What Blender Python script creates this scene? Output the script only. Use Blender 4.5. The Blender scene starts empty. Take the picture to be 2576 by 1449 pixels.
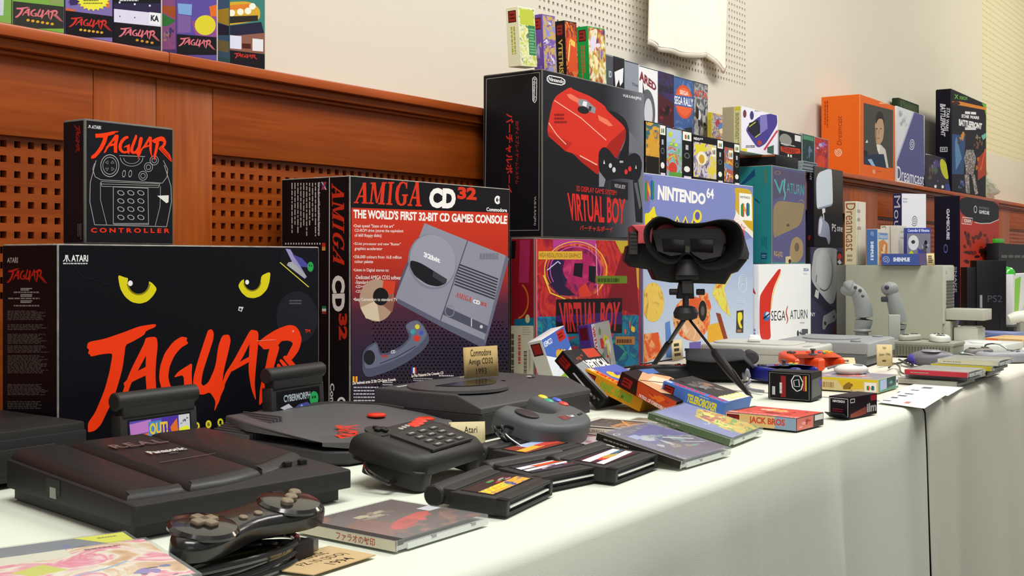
import bpy, bmesh, math, random
from mathutils import Vector, Matrix
C = bpy.context.scene
COL = C.collection
# ------------------------------------------------------------------ camera, light, exposure
TZ, H, F = 0.75, 0.24, 2900.0            # table top, lens height above it, focal length in pixels
HX, HY = 1288.0, 651.0
ANG = math.radians(35.4)                 # the lens looks along the wall at this angle
CA, SA = math.cos(ANG), math.sin(ANG)
CZ = TZ + H
cd = bpy.data.cameras.new('camera'); cam = bpy.data.objects.new('camera', cd); COL.objects.link(cam)
cam.location = (0, 0, CZ); cam.rotation_euler = (math.pi/2, 0, ANG - math.pi/2)
cd.sensor_width = 36; cd.lens = 36*F/2576; cd.shift_y = (HY-724.5)/2576; cd.clip_start = .02
C.camera = cam
W = bpy.data.worlds.new('room_light'); C.world = W; W.use_nodes = True
W.node_tree.nodes['Background'].inputs[0].default_value = (.98, .985, .95, 1)
W.node_tree.nodes['Background'].inputs[1].default_value = .44
def area(name, loc, tgt, sx, sy, e, col=(1, .975, .93)):
    l = bpy.data.lights.new(name, 'AREA'); l.shape = 'RECTANGLE'; l.size = sx; l.size_y = sy; l.energy = e; l.color = col
    o = bpy.data.objects.new(name, l); COL.objects.link(o); o.location = loc
    o.rotation_euler = (Vector(tgt)-Vector(loc)).to_track_quat('-Z', 'Y').to_euler(); return o
area('ceiling_lamp_near', (.4, .0, 3.1), (.9, .6, .9), 1.6, .7, 84)
area('ceiling_lamp_mid', (3.0, .0, 3.2), (3.1, .6, .9), 2.4, .7, 112)
area('ceiling_lamp_far', (7.0, -.1, 3.2), (7.0, .6, .9), 2.6, .7, 98, (1, .92, .74))
area('window_daylight', (-1.5, -3.2, 2.2), (2.0, 1.0, .8), 2.6, 1.8, 26, (.95, .98, 1))
VS = C.view_settings
VS.view_transform = 'Standard'; VS.look = 'None'; VS.exposure = -0.62; VS.gamma = 1; VS.use_curve_mapping = False
# ------------------------------------------------------------------ helpers
RT = Vector((SA, -CA, 0)); FW = Vector((CA, SA, 0)); CAM = Vector((0, 0, CZ))
def ray(x, y): return FW + RT*((x-HX)/F) + Vector((0, 0, (HY-y)/F))
def gz(x, y, z=0.0):                     # the point at height z above the table
    r = ray(x, y); return CAM + r*((z-H)/r.z)
def gy(x, y, Y): r = ray(x, y); return CAM + r*(Y/r.y)
def gx(x, y, X): r = ray(x, y); return CAM + r*(X/r.x)
def gd(x, y, d): return CAM + ray(x, y)*d
def yw(a, b): return math.atan2(b.y-a.y, b.x-a.x)
def lin(h):
    h = h.lstrip('#'); o = []
    for i in (0, 2, 4):
        c = int(h[i:i+2], 16)/255; o.append(c/12.92 if c <= .04045 else ((c+.055)/1.055)**2.4)
    return (*o, 1)
MC = {}
def M(hexc, rough=.42, spec=.4, bump=0, metal=0, var=0, trans=0, alpha=1, coat=0, bscale=900):
    k = (hexc, rough, spec, bump, metal, var, trans, alpha, coat, bscale)
    if k in MC: return MC[k]
    m = bpy.data.materials.new('surface_' + hexc.strip('#')); m.use_nodes = True; t = m.node_tree; b = t.nodes['Principled BSDF']
    b.inputs['Base Color'].default_value = lin(hexc); b.inputs['Roughness'].default_value = rough
    b.inputs['Specular IOR Level'].default_value = spec; b.inputs['Metallic'].default_value = metal
    b.inputs['Coat Weight'].default_value = coat; b.inputs['Alpha'].default_value = alpha; b.inputs['Transmission Weight'].default_value = trans
    if bump or var:
        tc = t.nodes.new('ShaderNodeTexCoord'); n = t.nodes.new('ShaderNodeTexNoise'); n.inputs['Scale'].default_value = bscale
        n.inputs['Detail'].default_value = 3; t.links.new(tc.outputs['Object'], n.inputs['Vector'])
        if bump:
            bp = t.nodes.new('ShaderNodeBump'); bp.inputs['Strength'].default_value = bump; bp.inputs['Distance'].default_value = .001
            t.links.new(n.outputs['Fac'], bp.inputs['Height']); t.links.new(bp.outputs['Normal'], b.inputs['Normal'])
        if var:
            n2 = t.nodes.new('ShaderNodeTexNoise'); n2.inputs['Scale'].default_value = bscale*.02; n2.inputs['Detail'].default_value = 6
            t.links.new(tc.outputs['Object'], n2.inputs['Vector'])
            hs = t.nodes.new('ShaderNodeHueSaturation'); mr = t.nodes.new('ShaderNodeMapRange')
            mr.inputs['To Min'].default_value = 1-var; mr.inputs['To Max'].default_value = 1+var
            t.links.new(n2.outputs['Fac'], mr.inputs['Value']); t.links.new(mr.outputs['Result'], hs.inputs['Value'])
            hs.inputs['Color'].default_value = lin(hexc); t.links.new(hs.outputs['Color'], b.inputs['Base Color'])
    MC[k] = m; return m
def pl(h): return M(h, .48, .32, .18, 0, .06)                # moulded plastic
def gl(h): return M(h, .14, .5, 0, 0, 0, 0, 1, .4)          # glossy plastic
def pr(h): return M(h, .42, .16)                            # printed card
def cl(h='#e8ece8', a=.35): return M(h, .08, .6, 0, 0, 0, 0, a)   # clear plastic
def artm(cols, scale=45, seed=0, dist=1.5):                 # busy printed picture: patches of several inks
    k = ('art', tuple(cols), scale, seed)
    if k in MC: return MC[k]
    m = bpy.data.materials.new('printed_picture'); m.use_nodes = True; t = m.node_tree; b = t.nodes['Principled BSDF']
    b.inputs['Roughness'].default_value = .42; b.inputs['Specular IOR Level'].default_value = .16
    tc = t.nodes.new('ShaderNodeTexCoord'); mp = t.nodes.new('ShaderNodeMapping'); mp.inputs['Location'].default_value = (seed*3.7, seed*1.3, seed*2.1)
    n = t.nodes.new('ShaderNodeTexNoise'); n.inputs['Scale'].default_value = scale; n.inputs['Detail'].default_value = 3; n.inputs['Distortion'].default_value = dist
    r = t.nodes.new('ShaderNodeValToRGB'); e = r.color_ramp.elements; N = len(cols)
    for i, c in enumerate(cols):
        p = .3 + .4*i/max(N-1, 1)
        if i == 0: e[0].position = 0; e[0].color = lin(c)
        elif i == 1: e[1].position = p; e[1].color = lin(c)
        else: e.new(p).color = lin(c)
    r.color_ramp.interpolation = 'EASE' if seed % 2 else 'LINEAR'
    t.links.new(tc.outputs['Object'], mp.inputs['Vector']); t.links.new(mp.outputs['Vector'], n.inputs['Vector'])
    t.links.new(n.outputs['Fac'], r.inputs['Fac']); t.links.new(r.outputs['Color'], b.inputs['Base Color'])
    MC[k] = m; return m
def mm(c): return pr(c) if isinstance(c, str) else c

class MB:                                                    # gathers faces for ONE mesh object
    def __init__(s): s.v = []; s.f = []; s.mi = []; s.ms = []
    def idx(s, m):
        m = pl(m) if isinstance(m, str) else m
        if m not in s.ms: s.ms.append(m)
        return s.ms.index(m)
    def add(s, vs, fs, m):
        o = len(s.v); i = s.idx(m); s.v += [Vector(v) for v in vs]
        for f in fs: s.f.append([o+k for k in f]); s.mi.append(i)
        return s
    def bm(s, b, m):
        b.verts.ensure_lookup_table(); b.verts.index_update()
        s.add([v.co.copy() for v in b.verts], [[v.index for v in f.verts] for f in b.faces], m); b.free(); return s
    def box(s, x0, y0, z0, x1, y1, z1, m, bev=0, seg=2):
        b = bmesh.new(); bmesh.ops.create_cube(b, size=1)
        for v in b.verts: v.co = Vector((x0+(v.co.x+.5)*(x1-x0), y0+(v.co.y+.5)*(y1-y0), z0+(v.co.z+.5)*(z1-z0)))
        if bev: bmesh.ops.bevel(b, geom=b.edges[:], offset=bev, segments=seg, affect='EDGES', profile=.5)
        return s.bm(b, m)
    def prism(s, pts, z0, z1, m, bev=0, seg=3, bot=0, ztop=None):   # xy outline raised from z0 to z1; ztop(x,y) adds a curved top
        n = len(pts); a = sum(pts[i][0]*pts[(i+1) % n][1]-pts[(i+1) % n][0]*pts[i][1] for i in range(n))
        if a < 0: pts = pts[::-1]
        def inset(d):
            o = []
            for i in range(n):
                p, q, r = Vector(pts[i-1]), Vector(pts[i]), Vector(pts[(i+1) % n])
                e1 = (q-p).normalized(); e2 = (r-q).normalized()
                n1 = Vector((-e1.y, e1.x)); n2 = Vector((-e2.y, e2.x)); b = n1+n2
                if b.length < 1e-6: b = n1
                b.normalize(); o.append(q + b*d/max(.35, b.dot(n1)))
            return o
        rings = [[(p.x, p.y, z0+(bot if k else 0)*1) for p in inset(bot if not k else 0)] for k in ((0, 1) if bot else (1,))]
        if bot: rings = [[(p.x, p.y, z0) for p in inset(bot)], [(p.x, p.y, z0+bot) for p in inset(0)]]
        else: rings = [[(p.x, p.y, z0) for p in inset(0)]]
        if bev:
            for k in range(seg+1):
                t = math.pi/2*k/seg
                rings.append([(p.x, p.y, z1-bev+bev*math.sin(t)) for p in inset(bev*(1-math.cos(t)))])
        else: rings.append([(p.x, p.y, z1) for p in inset(0)])
        if ztop:
            rings = [r if i == 0 or (bot and i == 1) else [(x, y, z+ztop(x, y)) for x, y, z in r] for i, r in enumerate(rings)]
        vs = [q for r in rings for q in r]; fs = []
        for k in range(len(rings)-1):
            for i in range(n): j = (i+1) % n; fs.append([k*n+i, k*n+j, (k+1)*n+j, (k+1)*n+i])
        fs.append(list(range(n))[::-1]); fs.append([(len(rings)-1)*n+i for i in range(n)])
        return s.add(vs, fs, m)
    def cyl(s, c, r, h, m, ax='z', n=24, r2=None, bev=0):
        r2 = r if r2 is None else r2
        prof = [(r, 0), (r2, h)] if not bev else [(r-bev, 0), (r, bev), (r2, h-bev), (r2-bev, h)]
        return s.lathe(prof, m, n, c, ax)
    def lathe(s, prof, m, n=24, c=(0, 0, 0), ax='z', cap=True):
        vs, fs = [], []; c = Vector(c)
        for r, h in prof:
            for i in range(n):
                t = 2*math.pi*i/n; p = (r*math.cos(t), r*math.sin(t), h)
                vs.append(c + Vector(p if ax == 'z' else ((p[2], p[0], p[1]) if ax == 'x' else (p[1], p[2], p[0]))))
        for k in range(len(prof)-1):
            for i in range(n): j = (i+1) % n; fs.append([k*n+i, k*n+j, (k+1)*n+j, (k+1)*n+i])
        if cap: fs.append(list(range(n))[::-1]); fs.append([(len(prof)-1)*n+i for i in range(n)])
        return s.add(vs, fs, m)
    def tube(s, path, r, m, n=8, smooth=4):
        P = [Vector(p) for p in path]
        if smooth and len(P) > 2:
            Q = []
            for i in range(len(P)-1):
                a, b, c, d = P[max(i-1, 0)], P[i], P[i+1], P[min(i+2, len(P)-1)]
                for k in range(smooth):
                    t = k/smooth; Q.append(.5*((2*b)+(c-a)*t+(2*a-5*b+4*c-d)*t*t+(3*b-a-3*c+d)*t**3))
            Q.append(P[-1]); P = Q
        R = r if callable(r) else (lambda t: r); vs, fs = [], []; up = Vector((0, 0, 1))
        for i, p in enumerate(P):
            d = (P[min(i+1, len(P)-1)]-P[max(i-1, 0)]).normalized(); x = d.cross(up)
            if x.length < .05: x = d.cross(Vector((1, 0, 0)))
            x.normalize(); y = x.cross(d); rr = R(i/(len(P)-1))
            for k in range(n): t = 2*math.pi*k/n; vs.append(p+(x*math.cos(t)+y*math.sin(t))*rr)
        for i in range(len(P)-1):
            for k in range(n): j = (k+1) % n; fs.append([i*n+k, i*n+j, (i+1)*n+j, (i+1)*n+k])
        fs.append(list(range(n))[::-1]); fs.append([(len(P)-1)*n+k for k in range(n)])
        return s.add(vs, fs, m)
    def ball(s, c, rx, ry, rz, m, n=20, k=12, z0=-1.0):
        prof = []
        for i in range(k+1):
            h = z0+(1-z0)*i/k; prof.append((math.sqrt(max(1e-6, 1-h*h)), h))
        a = len(s.v); s.lathe(prof, m, n)
        for v in s.v[a:]: v.x = c[0]+v.x*rx; v.y = c[1]+v.y*ry; v.z = c[2]+v.z*rz
        return s
    def xf(s, Mx): s.v = [Mx @ v for v in s.v]; return s
    def mesh(s, name, ang=35):
        me = bpy.data.meshes.new(name); me.from_pydata(s.v, [], s.f)
        for m in s.ms: me.materials.append(m)
        me.polygons.foreach_set('material_index', s.mi); me.polygons.foreach_set('use_smooth', [True]*len(s.f))
        me.update(); me.set_sharp_from_angle(angle=math.radians(ang)); return me
    def part(s, name, parent, world=False, label=None, ang=35):     # a child of parent, built in its axes (or in the world's)
        if world: s.xf(parent.matrix_basis.inverted() if not parent.parent else (parent.parent.matrix_basis @ parent.matrix_basis).inverted())
        o = bpy.data.objects.new(name, s.mesh(name, ang)); COL.objects.link(o); o.parent = parent
        if label: o['label'] = label
        return o
    def struct(s, name, ang=35):
        o = bpy.data.objects.new(name, s.mesh(name, ang)); COL.objects.link(o); o['kind'] = 'structure'; return o
def tag(o, label, cat, group=None):
    o['label'] = label; o['category'] = cat
    if group: o['group'] = group
    return o
def root(name, label, cat, loc, yaw=0, group=None, rot=None):
    o = bpy.data.objects.new(name, None); COL.objects.link(o); o.empty_display_size = .03
    R = (Matrix.Rotation(yaw, 4, 'Z') if rot is None else rot)
    o.matrix_basis = Matrix.Translation(loc) @ R
    return tag(o, label, cat, group)
def solid(name, mb, label, cat, loc=(0, 0, 0), yaw=0, group=None, rot=None, ang=35):   # a thing whose own mesh is its body
    o = bpy.data.objects.new(name, mb.mesh(name, ang)); COL.objects.link(o)
    o.matrix_basis = Matrix.Translation(loc) @ (Matrix.Rotation(yaw, 4, 'Z') if rot is None else rot)
    return tag(o, label, cat, group)

TX = {}
def textmesh(s, bold):
    k = (s, bold)
    if k not in TX:
        c = bpy.data.curves.new('t', 'FONT'); c.body = s; c.size = 1; c.offset = bold; c.resolution_u = 3; c.align_x = 'CENTER'
        o = bpy.data.objects.new('t', c); me = bpy.data.meshes.new_from_object(o)
        vs = [(v.co.x, v.co.y) for v in me.vertices]; fs = [list(p.vertices) for p in me.polygons]
        bpy.data.objects.remove(o); bpy.data.meshes.remove(me); bpy.data.curves.remove(c)
        x0 = min(v[0] for v in vs); x1 = max(v[0] for v in vs); y0 = min(v[1] for v in vs); y1 = max(v[1] for v in vs)
        TX[k] = ([((x-x0)/(x1-x0), (y1-y)/(y1-y0)) for x, y in vs], fs)
    return TX[k]
class Art(MB):
    """Printing on one flat face. O: the face's top-left corner, U and V: its edges to the right and down (world), N: outward normal.
    Shapes are given in face fractions (0..1 across and down), or - after px() - as points of the photograph cast onto the face."""
    def __init__(s, O, U, V, N, eps=.000008):
        super().__init__(); s.O, s.U, s.V, s.N = Vector(O), Vector(U), Vector(V), Vector(N).normalized(); s.e = eps; s.n = 1; s.t = None; s.mx = s.my = .002
    def px(s, ox=0, oy=0, k=1.0): s.t = (ox, oy, k); return s
    def uv(s): s.t = None; return s
    def uvof(s, p):
        if s.t is None: return (p[0], p[1])
        r = ray(s.t[0]+p[0]/s.t[2], s.t[1]+p[1]/s.t[2]); q = CAM + r*((s.O-CAM).dot(s.N)/r.dot(s.N)) - s.O
        return (q.dot(s.U)/s.U.length_squared, q.dot(s.V)/s.V.length_squared)
    def on(s, w): return s.O + s.U*w[0] + s.V*w[1] + s.N*(s.e*s.n)
    def at(s, p):
        w = s.uvof(p); return s.on((min(1-s.mx, max(s.mx, w[0])), min(1-s.my, max(s.my, w[1]))))
    def P(s, pts, c):
        if len(pts) > 6:                                     # soften traced outlines
            for _ in (0, 1): pts = [(p[0]+(q[0]-p[0])*k, p[1]+(q[1]-p[1])*k) for p, q in zip(pts, list(pts[1:])+[pts[0]]) for k in (.18, .82)]
        s.n += 1; w = [s.uvof(p) for p in pts]
        for ax, lim, sg in ((0, s.mx, 1), (0, 1-s.mx, -1), (1, s.my, 1), (1, 1-s.my, -1)):        # trim to the face
            o = []
            for i in range(len(w)):
                p, q = w[i-1], w[i]; dp, dq = (p[ax]-lim)*sg, (q[ax]-lim)*sg
                if (dp < 0) != (dq < 0): t = dp/(dp-dq); o.append((p[0]+(q[0]-p[0])*t, p[1]+(q[1]-p[1])*t))
                if dq >= 0: o.append(q)
            w = o
        if len(w) < 3: return s
        v = [s.on(p) for p in w]
        nn = sum(((v[i]-v[0]).cross(v[(i+1) % len(v)]-v[0]) for i in range(1, len(v))), Vector())
        if nn.dot(s.N) < 0: v = v[::-1]
        s.add(v, [list(range(len(v)))], mm(c)); return s
    def R(s, x0, y0, x1, y1, c): return s.P([(x0, y0), (x1, y0), (x1, y1), (x0, y1)], c)
    def E(s, cx, cy, rx, ry, c, w=0, a0=0, a1=360, n=28, rot=0):
        cs, sn = math.cos(math.radians(rot)), math.sin(math.radians(rot))
        def pt(t, k): x, y = rx*k*math.cos(t), ry*k*math.sin(t); return (cx+x*cs-y*sn, cy+x*sn+y*cs)
        ts = [math.radians(a0+(a1-a0)*i/n) for i in range(n+1)]
        if not w: return s.P([pt(t, 1.01) for t in (ts[:-1] if a1-a0 == 360 else ts)], c)
        s.n += 1; k = 1-w; m = mm(c)
        for i in range(n):
            v = [s.at(q) for q in (pt(ts[i], 1), pt(ts[i+1], 1), pt(ts[i+1], k), pt(ts[i], k))]
            if (v[1]-v[0]).cross(v[2]-v[1]).dot(s.N) < 0: v = v[::-1]
            s.add(v, [[0, 1, 2, 3]], m)
        return s
    def L(s, pts, w, c, asp=1.0):                            # a line of width w; asp corrects face fractions
        s.n += 1; m = mm(c)
        for a, b in zip(pts, pts[1:]):
            dx, dy = (b[0]-a[0])*asp, b[1]-a[1]; l = math.hypot(dx, dy) or 1; ox, oy = -dy/l*w/2/asp, dx/l*w/2
            v = [s.at(q) for q in ((a[0]+ox, a[1]+oy), (b[0]+ox, b[1]+oy), (b[0]-ox, b[1]-oy), (a[0]-ox, a[1]-oy))]
            if (v[1]-v[0]).cross(v[2]-v[1]).dot(s.N) < 0: v = v[::-1]
            s.add(v, [[0, 1, 2, 3]], m)
        return s
    def Q(s, shape, q, c):                                   # shape (verts in a unit square, faces) stretched onto quad q: TL TR BR BL
        s.n += 1; vs, fs = shape[:2]; f_of = {k: i for i, f in enumerate(fs) for k in f} if len(shape) > 2 else None
        if len(q) == 4: q = (q[0], q[1], q[2], q[1], q[2], q[3], q[0], q[3])
        TL, TR, BR, BL = [Vector((q[i], q[i+1])) for i in (0, 2, 4, 6)]
        o = [s.at((TL*(1-u)+TR*u)*(1-v)+(BL*(1-u)+BR*u)*v) for u, v in vs]
        if f_of: o = [p+s.N*(f_of[i]*3e-6) for i, p in enumerate(o)]
        s.add(o, fs, mm(c)); return s
    def T(s, txt, q, c, bold=.0): return s.Q(textmesh(txt, bold), q, c)
    def S(s, x0, y0, x1, y1, n, c, seed=1, fill=.55, vert=False):   # lines of print too small to read
        s.n += 1; rnd = random.Random(seed); m = mm(c); A, B = (y0, y1) if not vert else (x0, x1)
        for i in range(n):
            a = A+(B-A)*(i+.2)/n; b = a+(B-A)*fill/n; p, e = (x0, x1) if not vert else (y0, y1); L = e-p
            e = p+L*rnd.uniform(.7, 1); q = p
            while q < e:
                w = L*rnd.uniform(.04, .14); r = min(q+w, e)
                pts = [(q, a), (r, a), (r, b), (q, b)] if not vert else [(a, q), (b, q), (b, r), (a, r)]
                v = [s.at(t) for t in pts]
                if (v[1]-v[0]).cross(v[2]-v[1]).dot(s.N) < 0: v = v[::-1]
                s.add(v, [[0, 1, 2, 3]], m); q = r+L*.022
        return s
    def B(s, x0, y0, x1, y1, cols, n=14, seed=1, k=.3):      # loose patches of colour
        rnd = random.Random(seed)
        for i in range(n):
            r1, r2 = (x1-x0)*rnd.uniform(.06, k)/1.6, (y1-y0)*rnd.uniform(.06, k)/1.6
            cx, cy = rnd.uniform(x0+r1*1.2, x1-r1*1.2), rnd.uniform(y0+r2*1.2, y1-r2*1.2); g = rnd.randint(5, 9); pts = []
            for j in range(g):
                t = 2*math.pi*j/g+rnd.uniform(-.2, .2); q = rnd.uniform(.5, 1.2); pts.append((cx+r1*q*math.cos(t), cy+r2*q*math.sin(t)))
            s.P(pts, cols[i % len(cols)])
        return s

class Carton:
    """A printed carton: one closed body plus its printed faces. P0: front-left-bottom corner; yaw, tilt (back lifted), roll (leans left)."""
    def __init__(s, name, label, cat, P0, w, d, h, yaw=0, tilt=0, roll=0, base='#111114', wear=None, bev=.0012, group=None):
        R = Matrix.Rotation(yaw, 4, 'Z') @ Matrix.Rotation(math.radians(tilt), 4, 'X') @ Matrix.Rotation(math.radians(-roll), 4, 'Y')
        s.w, s.d, s.h = w, d, h; s.bev = bev; s.base = base; s.M = Matrix.Translation(P0) @ R
        b = bmesh.new(); bmesh.ops.create_cube(b, size=1)
        for v in b.verts: v.co = Vector(((v.co.x+.5)*w, (v.co.y+.5)*d, (v.co.z+.5)*h))
        bmesh.ops.bevel(b, geom=b.edges[:], offset=bev, segments=2, affect='EDGES', profile=.5); b.normal_update()
        mb = MB(); big = max(f.calc_area() for f in b.faces)
        mb.idx(mm(base)); mb.idx(wear or mm(base)); b.verts.index_update()
        mb.v = [v.co.copy() for v in b.verts]
        for f in b.faces: mb.f.append([v.index for v in f.verts]); mb.mi.append(0 if max(abs(c) for c in f.normal) > .999 else 1)
        s.o = solid(name, mb, label, cat, rot=s.M.to_3x3().to_4x4(), loc=P0, group=group); s.name = name; s.arts = []
    def face(s, f):
        w, d, h = s.w, s.d, s.h; V = lambda *a: Vector(a)
        O, U, D, N = {'front': (V(0, 0, h), V(w, 0, 0), V(0, 0, -h), V(0, -1, 0)), 'left': (V(0, d, h), V(0, -d, 0), V(0, 0, -h), V(-1, 0, 0)),
                      'top': (V(0, d, h), V(w, 0, 0), V(0, -d, 0), V(0, 0, 1)), 'right': (V(w, 0, h), V(0, d, 0), V(0, 0, -h), V(1, 0, 0))}[f]
        R = s.M.to_3x3(); a = Art(s.M @ O, R @ U, R @ D, R @ N); a.mx, a.my = s.bev*.9/U.length, s.bev*.9/D.length; s.arts.append((f, a)); a.R(0, 0, 1, 1, s.base); return a
    def done(s):
        for f, a in s.arts:
            if a.f: a.part({'front': 'front_print', 'left': 'side_print', 'top': 'top_print', 'right': 'end_print'}[f], s.o, world=True, ang=5)
        return s.o
def upright(name, label, cat, x0, yt, x1, xb, Y, z0=None, yb=None, yaw=0, **k):
    """A standing carton parallel to the wall (or turned by yaw): left front edge seen at x0 on the plane Y, top of that edge at yt,
    front reaching x1, side reaching back to xb."""
    p = gy(x0, yt, Y); ztop = p.z-TZ
    if z0 is None: z0 = gy(x0, yb, Y).z-TZ
    u = Vector((math.cos(yaw), math.sin(yaw))); v = Vector((-u.y, u.x)); q = Vector((p.x, p.y))
    def hit(x, d):
        r = ray(x, 0); r2 = Vector((r.x, r.y)); den = r2.x*d.y-r2.y*d.x
        return -(r2.x*q.y-r2.y*q.x)/den
    w = abs(hit(x1, u)) if x1 > 4 else x1; dp = abs(hit(xb, v)) if xb > 4 or xb < 0 else xb
    return Carton(name, label, cat, Vector((p.x, p.y, TZ+z0)), w, dp, ztop-z0, yaw, **k)
# ------------------------------------------------------------------ the room
def wood(name, c1, c2, horiz, rough=.32):
    m = bpy.data.materials.new(name); m.use_nodes = True; t = m.node_tree; b = t.nodes['Principled BSDF']; b.inputs['Roughness'].default_value = rough
    b.inputs['Specular IOR Level'].default_value = .3
    tc = t.nodes.new('ShaderNodeTexCoord'); mp = t.nodes.new('ShaderNodeMapping'); mp.inputs['Scale'].default_value = (1.2, 14, 26) if horiz else (26, 14, 1.2)
    n = t.nodes.new('ShaderNodeTexNoise'); n.inputs['Scale'].default_value = 3.2; n.inputs['Detail'].default_value = 9; n.inputs['Roughness'].default_value = .62; n.inputs['Distortion'].default_value = .6
    r = t.nodes.new('ShaderNodeValToRGB'); r.color_ramp.elements[0].position = .3; r.color_ramp.elements[0].color = lin(c1); r.color_ramp.elements[1].position = .72; r.color_ramp.elements[1].color = lin(c2)
    t.links.new(tc.outputs['Object'], mp.inputs[0]); t.links.new(mp.outputs[0], n.inputs[0]); t.links.new(n.outputs['Fac'], r.inputs[0]); t.links.new(r.outputs[0], b.inputs['Base Color'])
    return m
WH = wood('cherry_wood_rail', '#84380c', '#a34e18', True); WV = wood('cherry_wood_stile', '#82390d', '#a8541a', False)
WL = wood('cherry_wood_ledge', '#a04a1c', '#b4582a', True, .3)
DK = M('#120806', .9, .1)
PLAS = M('#d6d1c2', .85, .15, .25, 0, .02, bscale=220)
YL, YP, YW, ZL = 1.42, 1.45, 1.60, .55             # ledge lip, panel face, plaster wall, ledge top above the table
X0, X1 = -.6, 11.0
def quadbox(mb, x0, y0, z0, x1, y1, z1, m, bev=0): return mb.box(x0, y0, TZ+z0, x1, y1, TZ+z1, m, bev)
b = MB().box(-4, -5, -.05, X1+2, 1.8, 0, M('#4a4038', .6, .3, .1)); b.struct('floor')
def perf(mb, x0, x1, z0, z1, pitch, hole, Y, dep, m, md):            # sheet pierced by a square grid of real holes
    nx, nz = int(round((x1-x0)/pitch)), int(round((z1-z0)/pitch)); px, pz = (x1-x0)/nx, (z1-z0)/nz; vs, fs, fd = [], [], []
    for i in range(nx):
        for k in range(nz):
            a, c = x0+i*px, TZ+z0+k*pz; h, g = (px-hole)/2, (pz-hole)/2; o = len(vs)
            q = [(a, c), (a+px, c), (a+px, c+pz), (a, c+pz)]; w = [(a+h, c+g), (a+px-h, c+g), (a+px-h, c+pz-g), (a+h, c+pz-g)]
            vs += [(x, Y, z) for x, z in q] + [(x, Y, z) for x, z in w] + [(x, Y+dep, z) for x, z in w]
            for j in range(4):
                e = (j+1) % 4; fs.append([o+j, o+e, o+4+e, o+4+j]); fs.append([o+4+j, o+4+e, o+8+e, o+8+j])
            fd.append([o+8, o+9, o+10, o+11])
    n = len(mb.v); mb.add(vs, fs, m); i = mb.idx(md)
    for f in fd: mb.f.append([n+q for q in f]); mb.mi.append(i)
# plaster wall with two pierced acoustic fields
AX0, AX1, AZ0, AZ1 = gy(1352, 0, YW).x, gy(1877, 0, YW).x, gy(1875, 222, YW).z-TZ, 1.25
BX0, BX1, BZ0, BZ1 = gy(2470, 0, YW).x, 10.0, .85, 2.2
b = MB()
for x0, z0, x1, z1 in ((X0, ZL-.1, AX0, 2.6), (AX0, ZL-.1, AX1, AZ0), (AX0, AZ1, AX1, 2.6), (AX1, ZL-.1, BX0, 2.6), (BX0, ZL-.1, BX1, BZ0), (BX0, BZ1, BX1, 2.6), (BX1, ZL-.1, X1, 2.6)):
    b.add([(x0, YW, TZ+z0), (x1, YW, TZ+z0), (x1, YW, TZ+z1), (x0, YW, TZ+z1)], [[0, 1, 2, 3]], PLAS)
b.box(X0, YW+.04, TZ+ZL-.1, X1, YW+.08, TZ+2.6, PLAS); b.struct('wall_back')
hb = M('#a09a86', .9, .1)
b = MB(); perf(b, AX0, AX1, AZ0, AZ1, .0205, .0085, YW, .006, PLAS, hb); b.struct('wall_acoustic_panel', 5)
b = MB(); perf(b, BX0, BX1, BZ0, BZ1, .034, .009, YW, .006, M('#ded4b4', .85, .15), hb); b.struct('wall_acoustic_panel_far', 5)
# wainscot ledge
b = MB()
xs = [X0, gy(427, 0, YL).x, 1.9, 3.3, 4.9, gy(2545, 0, YL).x, X1]
for x0, x1 in zip(xs, xs[1:]): quadbox(b, x0+.0006, YL, ZL-.0165, x1-.0006, YW, ZL, WL, .0025)
quadbox(b, X0, YL+.012, ZL-.031, X1, YP+.02, ZL-.0165, WH, .003)
quadbox(b, X0, YL+.022, ZL-.037, X1, YP+.02, ZL-.031, WH, .002); b.struct('trim_ledge')
# wainscot: rails, stiles, pierced panels
ZR = .406
sx0, sx1, sx2 = gy(235, 0, YP).x, gy(393, 0, YP).x, gy(535, 0, YP).x
rec = [(X0, sx0-.02), (sx2, 4.2), (gy(2208, 0, YP).x, 6.5), (gy(2540, 0, YP).x, 9.0)]
b = MB(); g = .0006
segs = [(X0, sx0, WH), (sx0, sx1, WV), (sx1, sx2, WV), (sx2, 4.2, WH), (4.2, rec[2][0], WV), (rec[2][0], 6.5, WH), (6.5, rec[3][0], WV), (rec[3][0], X1, WH)]
for i, (x0, x1, m) in enumerate(segs):
    low = ZR if m is WH else -.75
    quadbox(b, x0+g, YP, low, x1-g, YP+.03, ZL-.03, m, .0012)
quadbox(b, X0, YP+.031, -.75, X1, YP+.05, ZL-.03, DK); b.struct('wall_wainscot')
b = MB()
for x0, x1 in rec: quadbox(b, x0, YP+.010, -.75, x1, YP+.022, .0199 if x0 > 3 else .1799, WH)
perf(b, X0, rec[0][1]+.02, .18, ZR, .0203, .0092, YP+.010, .012, WH, DK)
perf(b, sx2, 1.64, .18, ZR, .0203, .0092, YP+.010, .012, WH, DK); perf(b, 1.64, 2.44, ZR-.0203*7, ZR, .0203, .0092, YP+.010, .012, WH, DK)
for x0, x1 in rec[2:]: perf(b, x0, x1, .02, ZR, .0203, .0092, YP+.010, .012, WH, DK)
b.struct('wall_pierced_panel', 5)
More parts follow.
